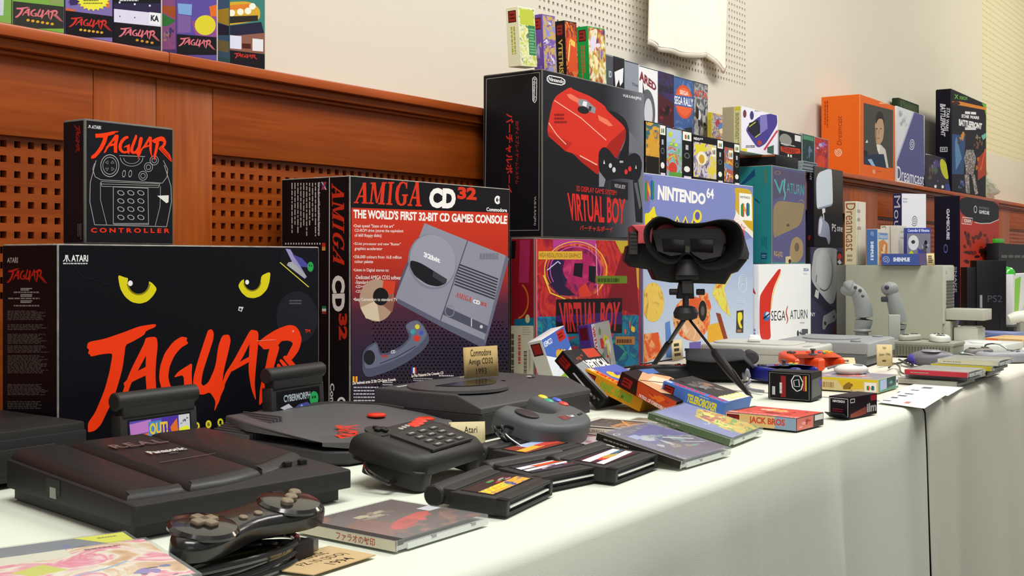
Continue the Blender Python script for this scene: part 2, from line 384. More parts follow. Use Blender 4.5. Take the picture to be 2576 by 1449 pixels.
# ------------------------------------------------------------------ tables and cloths
TF = .551
CL = M('#d6dbcc', .88, .12, .3, 0, .012, bscale=1400); CL2 = M('#d5d2c3', .88, .12, .3, 0, .012, bscale=1400)
XC = gy(2092, 0, TF).x
def cloth(name, x0, x1, label, mat, seed, lift=0):
    rnd = random.Random(seed); ph = [rnd.uniform(0, 6.28) for _ in range(6)]; nx = int((x1-x0)/.016)
    cre = [x0+(x1-x0)*k/4 for k in (1, 2, 3)] + [gy(1900, 0, TF).x]
    rows = [(1.42, 0, 0), (1.0, 0, 0), (TF+.05, 0, 0), (TF+.018, 0, 0)]
    rows += [(TF+.018-.018*math.sin(t), -.018+.018*math.cos(t), .02) for t in (.35, .7, 1.05, 1.4)]
    rows += [(TF, -.018-.055*k, min(1, .05+.09*k)) for k in range(1, 13)]
    vs, fs = [], []
    for r, (y, z, a) in enumerate(rows):
        for i in range(nx+1):
            x = x0+(x1-x0)*i/nx
            w = .5*math.sin(x*7.3+ph[0])+.35*math.sin(x*13.1+ph[1])+.34*math.sin(x*21.7+ph[2]+z*2)+.20*math.sin(x*37+ph[3]+z)
            e = min(x-x0, x1-x); hem = max(0, 1-e/.05)
            c = sum(math.exp(-((x-q)/.006)**2) for q in cre)
            vs.append((x+hem*.006*math.sin(z*9)*a, y-(.012+.020*w)*a-.0035*c*min(1, a*4)-.020*math.exp(-((x-XC)/.03)**2)*min(1, a*3)-hem*.010*a, TZ+lift+z-.0022))
    for r in range(len(rows)-1):
        for i in range(nx): k = r*(nx+1)+i; fs.append([k, k+1, k+nx+2, k+nx+1])
    fs = [f[::-1] for f in fs]
    mb = MB().add(vs, fs, mat); o = solid(name, mb, label, 'tablecloth', group=None, ang=60)
    md = o.modifiers.new('cloth_thickness', 'SOLIDIFY'); md.thickness = .0018; md.offset = -1
SEAM = gy(2325, 0, TF).x
cloth('tablecloth', -.5, SEAM, 'cream white tablecloth draped over the nearer table under the big cartons', CL, 3)
cloth('tablecloth', SEAM+.012, 9.0, 'cream white tablecloth over the farther table beyond the dark seam', CL2, 8)
for nm, x0, x1, lab in (('trestle_table', -.45, SEAM-.02, 'nearer trestle table hidden under its cream cloth'), ('trestle_table', SEAM+.03, 8.9, 'farther trestle table hidden under its cream cloth')):
    r = root(nm, lab, 'table', (x0, TF+.03, 0))
    MB().box(0, 0, TZ-.032, x1-x0, .85, TZ-.005, M('#6b5a46', .6), .002).part('tabletop', r)
    for i in (0, 1):
        for j in (0, 1): MB().cyl((.12+i*(x1-x0-.24), .08+j*.68, 0), .016, TZ-.032, M('#54565a', .4, metal=.6)).part('leg', r)
# hanging cotton shirt against the acoustic field
def shirt():
    Y = YW-.035; nx, nz = 60, 36; vs, fs = [], []
    def bot(t):                                             # hem height seen across the shirt, in photo pixels
        ks = [(0, 112), (.08, 124), (.3, 133), (.52, 146), (.58, 149), (.7, 139), (.80, 135), (.84, 150), (.90, 170), (.97, 186), (1, 178)]
        for (a, p), (c, q) in zip(ks, ks[1:]):
            if t <= c: return p+(q-p)*(t-a)/(c-a)
        return ks[-1][1]
    for i in range(nx+1):
        t = i/nx; x = 1618+t*210; pt = gy(x, bot(t), Y); top = gy(x+t*8-1, -330, Y)
        for k in range(nz+1):
            s = k/nz; p = pt.lerp(top, s)
            f = .010*math.sin(t*11+1.2+s*1.2)+.008*math.sin(t*23+s*2.5)+.018*math.exp(-((t-.60-.03*s)/.045)**2)-.020*math.exp(-((t-.80-.02*s)/.06)**2)
            p = p+Vector((0, -f*(1-.35*s)-.004, .0)); vs.append(p)
    for i in range(nx):
        for k in range(nz): a = i*(nz+1)+k; fs.append([a, a+nz+1, a+nz+2, a+1])
    m = M('#f4efdc', .9, .1, .35, 0, .01, bscale=700)
    o = solid('cotton_shirt', MB().add(vs, fs, m), 'cream cotton shirt hem hanging in folds against the pierced wall field', 'shirt', ang=60)
    md = o.modifiers.new('cloth_thickness', 'SOLIDIFY'); md.thickness = .003; md.offset = 1
    hem = MB(); n1 = [gy(1618+i/40*210, bot(i/40)-13, Y)+Vector((0, -.010*math.sin(i/40*11+1.2)-.008*math.sin(i/40*23)-.018*math.exp(-((i/40-.60)/.045)**2)+.020*math.exp(-((i/40-.80)/.06)**2)-.0075, 0)) for i in range(41)]
    hem.tube(n1, .0011, m, 6, 1).part('hem_stitching', o, world=True)
shirt()
# ------------------------------------------------------------------ lettering shapes traced once, reused on several things
def norm(polys):
    xs = [p[0] for q in polys for p in q]; ys = [p[1] for q in polys for p in q]; x0, x1, y0, y1 = min(xs), max(xs), min(ys), max(ys)
    vs, fs = [], []
    for q in polys:
        a = sum(q[i][0]*q[(i+1) % len(q)][1]-q[(i+1) % len(q)][0]*q[i][1] for i in range(len(q)))
        if a > 0: q = q[::-1]
        fs.append(list(range(len(vs), len(vs)+len(q)))); vs += [((x-x0)/(x1-x0), (y-y0)/(y1-y0)) for x, y in q]
    return vs, fs, 1
JAGP = [[(640,870),(760,848),(900,800),(1010,757),(1100,742),(1138,740),(1132,762),(1065,788),(1050,820),(965,868),(915,890),(905,975),(893,1060),(872,1140),(842,1240),(805,1330),(770,1400),(735,1475),(690,1518),(660,1525),(640,1528),(640,1460),(690,1390),(730,1300),(768,1200),(797,1090),(818,975),(815,952),(735,960),(660,978),(655,960),(640,955),(650,925),(632,915)],
 [(1062,838),(1120,835),(1080,940),(1020,1050),(960,1160),(925,1260),(905,1325),(868,1340),(900,1210),(950,1080),(1010,960),(1050,880)],
 [(1062,838),(1140,830),(1150,890),(1138,1000),(1132,1100),(1142,1290),(1075,1290),(1060,1130),(1062,1000),(1068,900)],
 [(985,1090),(1065,1050),(1070,1110),(985,1150),(905,1190),(900,1170)],
 [(1375,880),(1358,862),(1366,838),(1320,830),(1260,870),(1200,950),(1165,1050),(1158,1140),(1180,1220),(1230,1265),(1290,1275),(1345,1250),(1390,1275),(1400,1180),(1396,1100),(1402,1020),(1340,1060),(1300,1085),(1262,1132),(1338,1108),(1342,1200),(1290,1222),(1245,1200),(1225,1130),(1235,1050),(1270,970),(1320,910)],
 [(1500,830),(1515,785),(1540,775),(1558,800),(1555,850),(1520,960),(1480,1080),(1465,1170),(1480,1192),(1520,1165),(1570,1050),(1590,900),(1620,820),(1670,815),(1682,860),(1660,960),(1630,1080),(1620,1170),(1642,1190),(1610,1260),(1580,1340),(1560,1380),(1572,1300),(1530,1235),(1480,1255),(1440,1250),(1405,1210),(1410,1120),(1450,980)],
 [(1825,780),(1860,790),(1820,880),(1760,1000),(1700,1060),(1650,1150),(1610,1250),(1600,1300),(1560,1372),(1620,1170),(1640,1100),(1700,1010),(1770,880)],
 [(1822,778),(1885,790),(1880,900),(1865,1050),(1855,1180),(1868,1310),(1830,1210),(1810,1080),(1815,950),(1820,850)],
 [(1690,1045),(1820,975),(1825,1010),(1690,1085)],
 [(1960,920),(2000,890),(2040,900),(2010,1000),(1985,1090),(1955,1180),(1920,1300),(1885,1340),(1895,1200),(1935,1050)],
 [(1885,890),(1880,872),(1930,830),(2010,780),(2100,745),(2150,752),(2180,785),(2200,850),(2180,930),(2120,1010),(2075,1000),(2110,930),(2137,880),(2110,860),(2050,862),(2020,905),(1960,922),(1920,925),(1905,905)],
 [(2055,985),(2080,965),(2130,1005),(2240,1150),(2348,1330),(2335,1330),(2215,1160)],[(2030,1010),(2050,990),(2110,1060),(2225,1190),(2310,1325),(2292,1322),(2195,1195)],[(2012,1050),(2028,1020),(2090,1100),(2195,1225),(2262,1318),(2240,1312),(2150,1210)]]
JAG = norm(JAGP)
FUJI = norm([[(44,0),(56,0),(56,100),(44,100)],[(30,0),(40,0),(40,30),(34,62),(20,85),(0,100),(0,84),(16,72),(26,52),(30,25)],[(70,0),(60,0),(60,30),(66,62),(80,85),(100,100),(100,84),(84,72),(74,52),(70,25)]])
def _let(o, ps, w): return [[(o+x*w, y) for x, y in p] for p in ps]
_A = [[(.02,1),(.50,0),(.62,0),(.15,1)],[(.44,0),(.70,0),(.92,1),(.66,1)],[(.24,.62),(.75,.62),(.77,.70),(.20,.70)],[(-.06,.93),(.30,.93),(.30,1),(-.06,1)],[(.55,.93),(1.02,.93),(1.02,1),(.55,1)]]
_Mm = [[(.08,0),(.18,0),(.18,1),(.08,1)],[(.08,0),(.30,0),(.56,.95),(.46,.95)],[(.48,.95),(.72,0),(.78,0),(.56,.95)],[(.70,0),(.92,0),(.92,1),(.70,1)],[(-.02,.93),(.30,.93),(.30,1),(-.02,1)],[(.60,.93),(1.02,.93),(1.02,1),(.60,1)],[(-.02,0),(.3,0),(.3,.07),(-.02,.07)],[(.7,0),(1.02,0),(1.02,.07),(.7,.07)]]
_I = [[(.28,0),(.72,0),(.72,1),(.28,1)],[(.02,.93),(.98,.93),(.98,1),(.02,1)],[(.02,0),(.98,0),(.98,.07),(.02,.07)]]
_G = [[(.92,.30),(.84,.30),(.78,.14),(.62,.06),(.44,.10),(.32,.30),(.28,.52),(.34,.78),(.48,.93),(.62,.92),(.68,.84),(.68,.60),(.92,.60),(.92,.90),(.74,.99),(.50,1.02),(.24,.95),(.06,.74),(.02,.48),(.10,.22),(.30,.04),(.52,-.02),(.72,.02),(.82,.06),(.92,.0)],[(.56,.53),(1.02,.53),(1.02,.60),(.56,.60)]]
AMI = norm(_let(0, _A, .9)+_let(.98, _Mm, 1.1)+_let(2.18, _I, .45)+_let(2.74, _G, .9)+_let(3.72, _A, .9))
NLOGO = [([(0,.18),(.22,.05),(.22,.95),(0,.85)],'#1f8a4a'),([(.22,.05),(.38,.12),(.38,.9),(.22,.95)],'#d03a2a'),([(.3,.1),(.75,.62),(.75,.95),(.3,.42)],'#d9a52a'),([(.62,.1),(.8,.02),(.8,.9),(.62,.82)],'#2a52a8'),([(.8,.02),(1,.14),(1,.82),(.8,.9)],'#1f8a4a')]
def n64(a, x0, y0, x1, y1):
    for p, c in NLOGO: a.P([(x0+u*(x1-x0), y0+v*(y1-y0)) for u, v in p], c)
def disc(a, cx, cy, r, c, turns=2.3, asp=1.0, w=.16, n=44, ry=None):       # a spiral mark
    pts = [(cx+r*(.08+.92*i/n)*math.cos(turns*6.283*i/n)*asp, cy+r*(.08+.92*i/n)*math.sin(turns*6.283*i/n)) for i in range(n+1)]
    a.L(pts, r*w, c, 1/asp if asp != 1 else 1.0)
WR = M('#98948c', .7, .2, .6, 0, .75, bscale=2600)           # rubbed card edges
WR2 = M('#68655f', .7, .2, .6, 0, .25, bscale=400)
def spot(a, x0, y0, x1, y1, cols, n=18, seed=1): a.B(x0, y0, x1, y1, cols, n, seed)
# ------------------------------------------------------------------ big cartons of the near table
K = upright('console_carton', 'large black console carton with yellow eyes and red brush lettering', 'carton', 145, 613, 803, 5, 1.2, z0=0, base='#0b0c13', wear=WR, bev=.0019)
JAGTOP = K.h; JX0 = K.o.matrix_basis.translation.x
a = K.face('front').px(0, 560, 2.8976); O = '#f83c10'
a.Q(FUJI, (460, 236, 512, 286), '#f0f0f0'); a.T('ATARI', (520, 236, 642, 284), '#f0f0f0', .02); a.S(460, 291, 640, 303, 1, '#c8c8c8', 2, .8)
Yw, Yd = '#dfd21c', '#8d7d10'
a.P([(858,380),(905,398),(935,405),(928,440),(960,490),(1000,520),(1040,520),(1075,480),(1078,430),(1070,420),(1110,440),(1145,482),(1120,530),(1075,575),(1020,592),(960,580),(910,540),(875,480)], Yw)
a.E(1010,430,76,88,'#0b0c13'); a.E(1010,430,88,100,Yd,.12,10,170); a.E(950,442,17,20,'#f2f2ea')
a.P([(1972,356),(1905,385),(1898,440),(1880,480),(1850,496),(1810,490),(1785,460),(1782,425),(1795,403),(1755,425),(1735,462),(1760,510),(1800,545),(1850,552),(1900,535),(1945,490),(1965,430)], Yw)
a.E(1838,420,60,74,'#0b0c13'); a.E(1838,420,68,82,Yd,.12,10,165); a.E(1801,434,14,17,'#f2f2ea')
a.E(2165,690,150,190,'#1c1e26'); a.S(2110,560,2225,600,2,'#5a5c64',4,.5)
for p in JAGP: a.P(p, O)
a.T('TM', (2222,778,2260,802), O, .02)
a.P([(1740,612),(1775,615),(1760,650),(1735,640)], '#cfd2d6'); a.E(1752,632,9,9,'#3a3c44')
a.P([(2075,183),(2300,183),(2318,420),(2255,470),(2040,290),(2035,230)], '#0e0f1a')
a.P([(2080,190),(2115,195),(2235,395),(2220,410),(2150,330)], '#9a93c4'); a.P([(2130,230),(2200,260),(2265,330),(2190,320)], '#4a4a9a'); a.P([(2100,290),(2130,285),(2230,385),(2215,405),(2090,310)], '#a8aab0')
a.L([(2040,290),(2250,470)], 7, '#d8cf40'); a.E(2262,322,22,36,'#2aa54e'); a.E(2255,312,4,6,'#0c2a14'); a.E(2270,316,4,6,'#0c2a14')
a.px(0, 960, 2.964)
for i, c in enumerate(('6', '4', '-', 'B', 'I', 'T')):
    x = 1290+88*i; y = 360-14*i; a.E(x, y, 22, 30, '#e2d62a'); a.T(c, (x-8, y-13, x+8, y+13), '#14140c', .02)
a.px(0, 560, 2.8976); a.L([(520,300),(600,390),(820,460)], 3, '#23252c'); a.E(2135,792,6,7,'#ffb09a'); a.L([(1870,862),(2010,853)], 3, '#ffb09a')
a = K.face('left').px(0, 560, 2.8976)
a.Q(JAG, (62,330,325,338,350,480,50,440), '#c8281a'); a.T('ATARI', (52,258,130,252,130,294,52,292), '#b8b8b0', .02)
for y in (475, 520, 565): a.S(150, y, 235, y+22, 2, '#c0c0b8', y, .6)
for y in (500, 545, 598): a.S(60 if y == 545 else 100, y, 360 if y == 545 else 295, y+13, 1, '#8a8a84', y, .8)
for y0, y1, n in ((640,712,8),(740,785,4),(810,885,8),(895,950,5),(965,1100,14),(1175,1260,9),(1300,1360,5)): a.S(55, y0, 358, y1, n, '#5c5c58', y0, .5)
K.done()
K = upright('controller_carton', 'shrink-wrapped black game pad carton with white line drawing, atop the yellow-eyed carton', 'carton', 213, 297, 438, 157, 1.212, z0=JAGTOP, base='#15121a', wear=WR2, bev=.0028)
a = K.face('front').px(0, 290, 4.139)
a.R(895, 60, 1800, 1315, '#17161c')
a.Q(FUJI, (915,102,950,133), '#e8e8e8'); a.T('ATARI', (955,104,1050,110,1050,146,955,140), '#e8e8e8', .02)
Wl = '#a9a9a6'
a.L([(1000,470),(940,700),(935,900),(985,1140),(1735,1160),(1785,900),(1780,740),(1710,520)], 6, Wl); a.L([(985,500),(965,560),(990,640),(1050,672),(1690,706),(1740,640),(1745,560),(1700,470)], 6, Wl)
a.E(1143,525,98,118,Wl,.07); a.E(1143,525,75,92,Wl,.07)
for r in (0, 90, 180, 270): a.E(1143+40*math.cos(math.radians(r+45)), 525+48*math.sin(math.radians(r+45)), 20, 22, Wl, .25, n=3, rot=r)
for cx, cy in ((1605,470),(1545,540),(1488,630)): a.E(cx,cy,46,50,Wl,.12); a.E(cx,cy,26,28,Wl,.2)
for cx in (1290,1355): a.E(cx,608,18,38,Wl,.25,rot=8)
a.E(1370,440,120,92,Wl,.05,0,180); a.E(1370,445,85,60,Wl,.06,0,180); a.L([(1240,420),(1510,430)],6,Wl)
a.L([(1050,690),(1060,740),(1650,752),(1665,715),(1050,690)], 5, Wl); a.L([(1050,715),(1660,732)], 5, Wl); a.L([(1045,700),(1045,880),(1110,1140)],5,Wl); a.L([(1670,740),(1665,950),(1615,1150)],5,Wl)
a.L([(1178,1130),(1178,745),(1540,760),(1545,1140),(1178,1130)], 6, Wl); a.R(1185,1122,1540,1142,'#77767a')
for r in range(4):
    for c in range(3):
        x, y = 1257+c*104, 808+r*85; a.E(x, y, 40, 26, Wl, .25, n=8, rot=22.5)
a.Q(JAG, (1000,140,1790,230,1850,590,940,450), O)
a.T('C O N T R O L L E R', (945,1172,1765,1178,1765,1226,945,1222), '#e8341c', .035); a.P([(1635,838),(1755,833),(1752,905),(1730,915)], '#e4e4dc')
a = K.face('left').px(0, 290, 4.139); a.Q(JAG, (840,110,828,400,768,392,772,100), '#a02018'); a.S(805, 1130, 850, 1300, 3, '#6a6468', 3, .5, True)
K.done()
# Commodore carton
R1, R2 = '#d23322', '#c93020'
K = upright('console_carton', 'tall red and black CD console carton with grey console picture, beside the yellow-eyed carton', 'carton', 880, 441, 1283, 708, 1.256, z0=0, base='#121015', wear=WR, bev=.0019)
AM = K; a = K.face('front').px(690, 420, 2.264)
a.R(437, 55, 1335, 1449, '#141216')
def gradm(name, stops, axis='Z', lo=0, hi=1, rough=.34):    # printed colour change along one direction of the carton
    m = bpy.data.materials.new(name); m.use_nodes = True; t = m.node_tree; b = t.nodes['Principled BSDF']; b.inputs['Roughness'].default_value = .42; b.inputs['Specular IOR Level'].default_value = .16
    tc = t.nodes.new('ShaderNodeTexCoord'); sx = t.nodes.new('ShaderNodeSeparateXYZ'); mr = t.nodes.new('ShaderNodeMapRange'); r = t.nodes.new('ShaderNodeValToRGB')
    mr.inputs['From Min'].default_value = lo; mr.inputs['From Max'].default_value = hi
    t.links.new(tc.outputs['Object'], sx.inputs[0]); t.links.new(sx.outputs[axis], mr.inputs['Value']); t.links.new(mr.outputs['Result'], r.inputs['Fac']); t.links.new(r.outputs['Color'], b.inputs['Base Color'])
    e = r.color_ramp.elements; e[0].position = stops[0][0]; e[0].color = lin(stops[0][1]); e[1].position = stops[-1][0]; e[1].color = lin(stops[-1][1])
    for p, c in stops[1:-1]: e.new(p).color = lin(c)
    return m
a.P([(440,232),(1332,262),(1332,1449),(440,1449)], gradm('printed_red_to_violet', [(0, '#1c1420'), (.25, '#2c2136'), (.42, '#4a2438'), (.62, '#b5301f'), (1, '#d83a22')], 'Z', 0, K.h))
dots = '#463a52'
for r in range(22):
    for c in range(34):
        x, y = 560+c*23+(r % 2)*11, 880+r*19
        if x < 1320 and (y > 900 or x < 1300): a.n -= 1; a.R(x, y, x+8, y+7, dots)
a.n += 1
a.Q(AMI, (468,88,845,78,838,228,452,208), '#d6351e')
a.P([(1068,110),(1150,110),(1150,180),(1068,180)], '#141216')
a.T('CD', (885,118,1035,122,1032,240,880,232), '#f6f2ee', .06); a.T('32', (1045,112,1152,118,1152,190,1042,182), '#d6351e', .05)
a.E(1272,188,18,24,'#f0f0f0',.5,40,320); a.R(1272,178,1284,186,'#f0f0f0'); a.R(1272,190,1284,198,'#f0f0f0'); a.T('Commodore', (1208,230,1325,236,1325,258,1208,252), '#f0f0f0', .03)
a.T("THE WORLD'S FIRST 32-BIT CD GAMES CONSOLE", (450,240,1327,276,1325,326,450,292), '#f6f2ee', .04)
t = '#f2e6e2'
for s, x0, y0, x1, y1 in (('•Dual speed "State of the art"',450,325,682,352),('CD-ROM drive (stores the equivalent',457,352,735,378),('of 660 floppy disks)',457,379,610,405),('•32-bit processor and new "Buster"',450,428,720,452),('graphics accelerator',457,455,615,480),('•256,000 colours from 16.8 million',450,502,724,526),('colour palette',457,529,562,554),('•Listen in Digital stereo to:',450,577,652,602),('-Dedicated AMIGA CD32 software',460,616,730,642),('-Standard Audio CD\'s',460,645,628,668),('-CD+G (graphics) and',460,673,628,696),('-CDTV (tm) titles',460,700,594,722),('•Easy Connection to standard TV',450,744,700,770)):
    a.T(s, (x0,y0,x1,y0+(x1-x0)*.012,x1,y1,x0,y1-(x1-x0)*.012), t, .008)
# printed console
G1, G2 = '#8f90a0', '#73748a'
a.P([(855,320),(1098,418),(1320,505),(1335,520),(1200,1008),(1195,1030),(1130,1000),(945,880),(690,745),(720,620)], '#55566c')
a.P([(855,320),(1098,418),(1320,505),(1195,985),(945,875),(690,742)], G1); a.P([(1318,505),(1336,522),(1200,1020),(1195,985)], '#6a6b80')
a.P([(1098,418),(1103,420),(948,877),(943,874)], '#4c4d60'); a.P([(690,742),(945,875),(1195,985),(1193,1035),(940,905),(700,775)], '#5b5c72')
a.E(898,540,135,158,'#7d7e92',rot=-14); a.E(902,535,128,150,'#9a9aaa',rot=-14); a.P([(775,530),(830,545),(905,590),(985,640),(975,665),(930,682),(870,670),(800,622),(772,570)], '#1b1a20'); a.P([(905,590),(985,640),(965,665),(900,625)],'#3c3b44')
a.T('32bit', (850,483,945,520,942,548,850,512), '#f0f0f4', .05)
for i in range(8): a.L([(1052-4*i,555+16*i),(1275-3*i,640+16*i)], 8, '#33343f')
a.Q(AMI, (1035,712,1125,742,1120,772,1030,738), '#c8403a'); a.T('CD', (1132,752,1172,764,1170,786,1130,775), '#f0f0f0', .05); a.T('32', (1176,766,1210,776,1208,796,1174,786), '#c8403a', .04); a.S(1170,480,1290,540,1,'#77788a',5)
a.P([(975,795),(1215,905),(1205,950),(960,840)], '#4d4e60'); a.E(998,820,28,34,'#84859a',.15); a.L([(1122,862),(1122,910)],5,'#d8d8e0'); a.E(1178,910,9,10,'#c8c8d0')
# printed disc
a.E(582,760,98,120,'#b0927c',rot=0); a.P([(582,760),(600,880),(520,862),(490,800)], '#d6c4a8'); a.P([(582,760),(660,690),(685,760),(670,830)], '#8a5a4a'); a.P([(620,645),(690,650),(680,720),(610,740)], '#cf3f26'); a.E(605,738,44,50,'#161318')
for s, x0, y0, x1, y1 in (('•Easy Connection to standard TV',450,744,700,770),): a.T(s, (x0,y0,x1,y0+2,x1,y1,x0,y1-2), t, .008)
# printed pad
a.P([(740,905),(770,880),(815,870),(850,900),(880,960),(880,1000),(840,1050),(760,1110),(660,1160),(560,1195),(520,1195),(500,1160),(500,1060),(530,1020),(585,990),(600,1060),(640,1060),(720,1020),(770,970)], '#4d5066')
a.P([(745,905),(775,882),(812,874),(845,905),(872,955),(830,1010),(750,1070),(650,1115),(560,1145),(515,1150),(510,1070),(540,1030),(580,1000),(598,1075),(640,1075),(730,1030),(785,965)], '#666a80')
a.E(540,1085,32,42,'#1d1c24'); a.E(813,910,13,14,'#d8c83a'); a.E(788,938,13,14,'#3a9aa8'); a.E(836,944,12,13,'#4450b8'); a.E(810,976,17,18,'#d23228')
a.T('CD', (662,1045,688,1042,688,1060,662,1063), '#d8d8e0', .04); a.S(608,1066,655,1085,1,'#b03a38',3,.8); a.L([(600,1120),(700,1080),(805,1020)], 5, '#33354a')
for x, y, cs in ((445,1192,('#d8b030','#b03020','#d8b030')),(780,1142,('#3040a0','#e8e8e8','#c03028')),(1085,1106,('#1f7a48','#e8e8e8','#c03028'))):
    for i, c in enumerate(cs): a.R(x+9*i, y, x+9*i+9, y+34, c)
a.T('Die weltweit erste 32 Bit CD-Game Konsole', (445,1222,690,1200,690,1218,445,1240), t, .02); a.T('La Plus Puissante Des Consoles CD', (780,1180,962,1164,962,1180,780,1198), t, .02)
for x0, y0, x1, y1, n in ((450,1248,600,1360,6),(615,1222,690,1262,3),(790,1202,900,1222,2),(935,1182,1050,1200,1)): a.S(x0, y0, x1, y1, n, '#b8aebc', n, .4)
a = K.face('left').px(690, 420, 2.264)
a.L([(314,60),(312,1449)], 4, '#e8e6e0')
a.Q(AMI, (398,100,400,590,335,540,325,92), '#d6351e')
a.T('CD', (402,618,402,822,330,826,328,618), '#f4f0ea', .05); a.T('32', (415,832,415,990,368,985,366,836), '#c8321e', .05)
a.T('Commodore', (342,1232,345,1560,318,1570,318,1232), '#e8e8e8', .03); a.E(382,1340,24,30,'#f0f0f0',.45,130,410)
a.S(95, 90, 262, 395, 10, '#c8c4be', 6, .35, True); a.T('New fun with exciting features', (262,88,262,392,246,392,246,88), '#d8d4ce', .02); a.R(270,85,296,130,'#3a3f7c'); a.L([(270,85),(296,130)],6,'#d8d0d0'); a.L([(270,130),(296,85)],6,'#c03a38'); a.L([(283,85),(283,130)],6,'#c03a38')
for i in range(14): a.R(62+i*15, 432, 69+i*15, 442, '#d8d4ce')
a.R(272,432,292,455,'#c83020'); a.R(272,455,292,476,'#d8a030')
for y, cs in ((792,('#2f7a48','#e0e0d8','#b03028')),(1125,('#2f7a48','#e0e0d8','#b03028'))):
    for i, c in enumerate(cs): a.R(272, y+15*i, 296, y+15*i+15, c)
K.done()
# VB cartons
YV = 1.268
K = upright('console_carton', 'bright red and blue game console carton with clear film, below the black carton', 'carton', 1345, 597, 1612, 1283, YV, z0=0, base='#a01c22', wear=WR2, bev=.003)
a = K.face('front').px(1270, 540, 3.151)
a.R(255, 195, 1062, 1300, artm(('#7a1420','#a8202a','#c0342a','#8a1830','#b82a4a'), 14, 3))
a.P([(255,810),(1062,795),(1062,1300),(255,1300)], artm(('#1c5f96','#1a7a9a','#204a7e','#2a8a80','#2450a8'),22,4)); spot(a, 260, 830, 1055, 1290, ('#1a7f9a','#2a8f78','#20406e','#2450a8','#c03a44'), 26, 4)
a.P([(380,200),(720,190),(720,320),(380,330)], '#b03a8a'); a.P([(870,205),(1062,190),(1062,600),(990,440)], '#b8a02a'); a.P([(930,300),(1040,420),(1062,800),(800,700)], '#7a1420')
a.E(560,450,255,220,artm(('#c8442a','#a82a3a','#d86a3a','#8c1c4a'),18,5)); a.E(540,450,230,200,artm(('#8c1c4a','#6a1448','#a8284a','#4a1a58'),16,7)); a.E(420,470,80,120,'#2a1a48'); a.P([(330,420),(430,370),(470,560),(560,640),(430,640),(350,540)], '#241838')
a.E(590,430,130,125,artm(('#c42a6a','#a01c5a','#d8487a'),18,2)); a.P([(550,385),(620,385),(612,500),(540,482)], '#140c1c'); a.P([(665,405),(720,410),(715,545),(662,525)], '#140c1c'); a.P([(585,590),(640,540),(690,640),(590,660)], '#d03a28')
for r, c, w in ((250,'#e8b83a',.03),(205,'#d05ac0',.03),(228,'#e86a3a',.02)): a.E(560,440,r,r*.92,c,w,150,400)
a.L([(335,440),(420,370),(440,390)],8,'#c8c0e8'); a.L([(720,230),(735,640)],6,'#e0a0d8'); a.L([(305,480),(360,620),(480,670)],10,'#e8c03a')
a.R(265,290,612,355,'#d8a83a'); a.T('HIGH RESOLUTION 3-D GRAPHICS', (275,302,602,308,602,342,275,338), '#5a4a1a', .0)
a.P([(720,485),(968,485),(968,545),(722,548)], '#5f7a22'); a.S(735,497,955,535,1,'#36480f',3,.8)
a.P([(405,672),(928,660),(928,938),(405,945)], '#160a14'); a.P([(410,800),(925,770),(925,870),(410,850)], '#3a1a5e'); a.T('VIRTUAL BOY', (425,695,915,690,895,925,450,935), '#c02a28', .035)
a.P([(875,965),(1030,965),(1030,1030),(875,1030)], '#a8743a'); a.S(885,980,1020,1018,1,'#5a3018',5,.8); a.B(930,810,1050,1000,('#d8582a','#e8b83a'),4,8); a.L([(250,195),(252,1300)],6,'#d88a94')
a = K.face('left').px(1270, 540, 3.151)
a.R(38,195,248,1300,'#8c1622'); a.P([(75,830),(245,815),(245,890),(75,890)], '#1a6a8a'); a.P([(40,210),(90,205),(80,350),(40,350)], '#1a0c14'); a.P([(120,200),(200,200),(190,540),(110,540)], '#b02a5a'); a.E(90,680,100,150,'#c8742a',.1,-60,80); a.E(180,825,18,34,'#c8c090')
a.R(38,880,245,1300,'#cfc8b0'); a.S(140,890,212,960,4,'#8a8474',3,.3); a.S(100,955,128,1250,1,'#c05848',4,.7,True); a.S(45,945,75,1300,1,'#5a5448',5,.7,True)
for i in range(18): a.R(150,1082+10*i,175,1082+10*i+(4 if i % 3 else 7),'#2a2a2a')
a.S(190,1070,205,1260,2,'#8a8474',6,.4,True)
K.done(); VBTOP = K.h
K = upright('console_carton', 'tall black console carton with red headset picture, stacked on the red and blue carton', 'carton', 1364, 172, 1621, 1215, YV, z0=VBTOP, base='#15151a', wear=WR2, bev=.003)
VBK = K; a = K.face('front').px(1200, 160, 3.293)
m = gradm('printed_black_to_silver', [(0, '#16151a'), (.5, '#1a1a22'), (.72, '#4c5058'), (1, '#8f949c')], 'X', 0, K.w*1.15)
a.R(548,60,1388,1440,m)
a.P([(550,70),(1000,150),(900,300),(620,620),(550,640)], '#1d1d24'); a.P([(550,640),(1000,900),(1000,1449),(550,1440)], '#151519')
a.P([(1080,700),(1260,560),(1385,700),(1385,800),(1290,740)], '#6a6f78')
NT = '#f0f0f0'
a.L([(600,98),(700,118),(727,138),(727,165),(700,178),(605,160),(582,140),(582,112),(600,98)], 8, NT); a.T('Nintendo', (594,110,718,135,718,166,594,142), NT, .02)
a.T('VUE-S-RA(JPN)', (1208,252,1360,280,1360,310,1208,280), NT, .01)
RD = '#cf2f20'
a.P([(770,192),(800,215),(940,270),(1060,350),(1075,390),(1235,530),(1230,620),(1155,790),(1010,900),(995,918),(870,820),(795,742),(735,728),(590,600),(582,540),(600,440),(635,280)], RD)
a.P([(800,740),(1000,840),(1010,910),(995,918),(870,820)], '#a82018'); a.P([(590,560),(790,660),(735,728),(590,600)], '#b82418'); a.P([(1235,530),(1230,620),(1155,790),(1010,900),(1000,800),(1100,650)], '#a01c16')
a.P([(1075,385),(1150,400),(1230,460),(1262,560),(1255,800),(1160,800),(1230,640),(1235,530)], '#16151a')
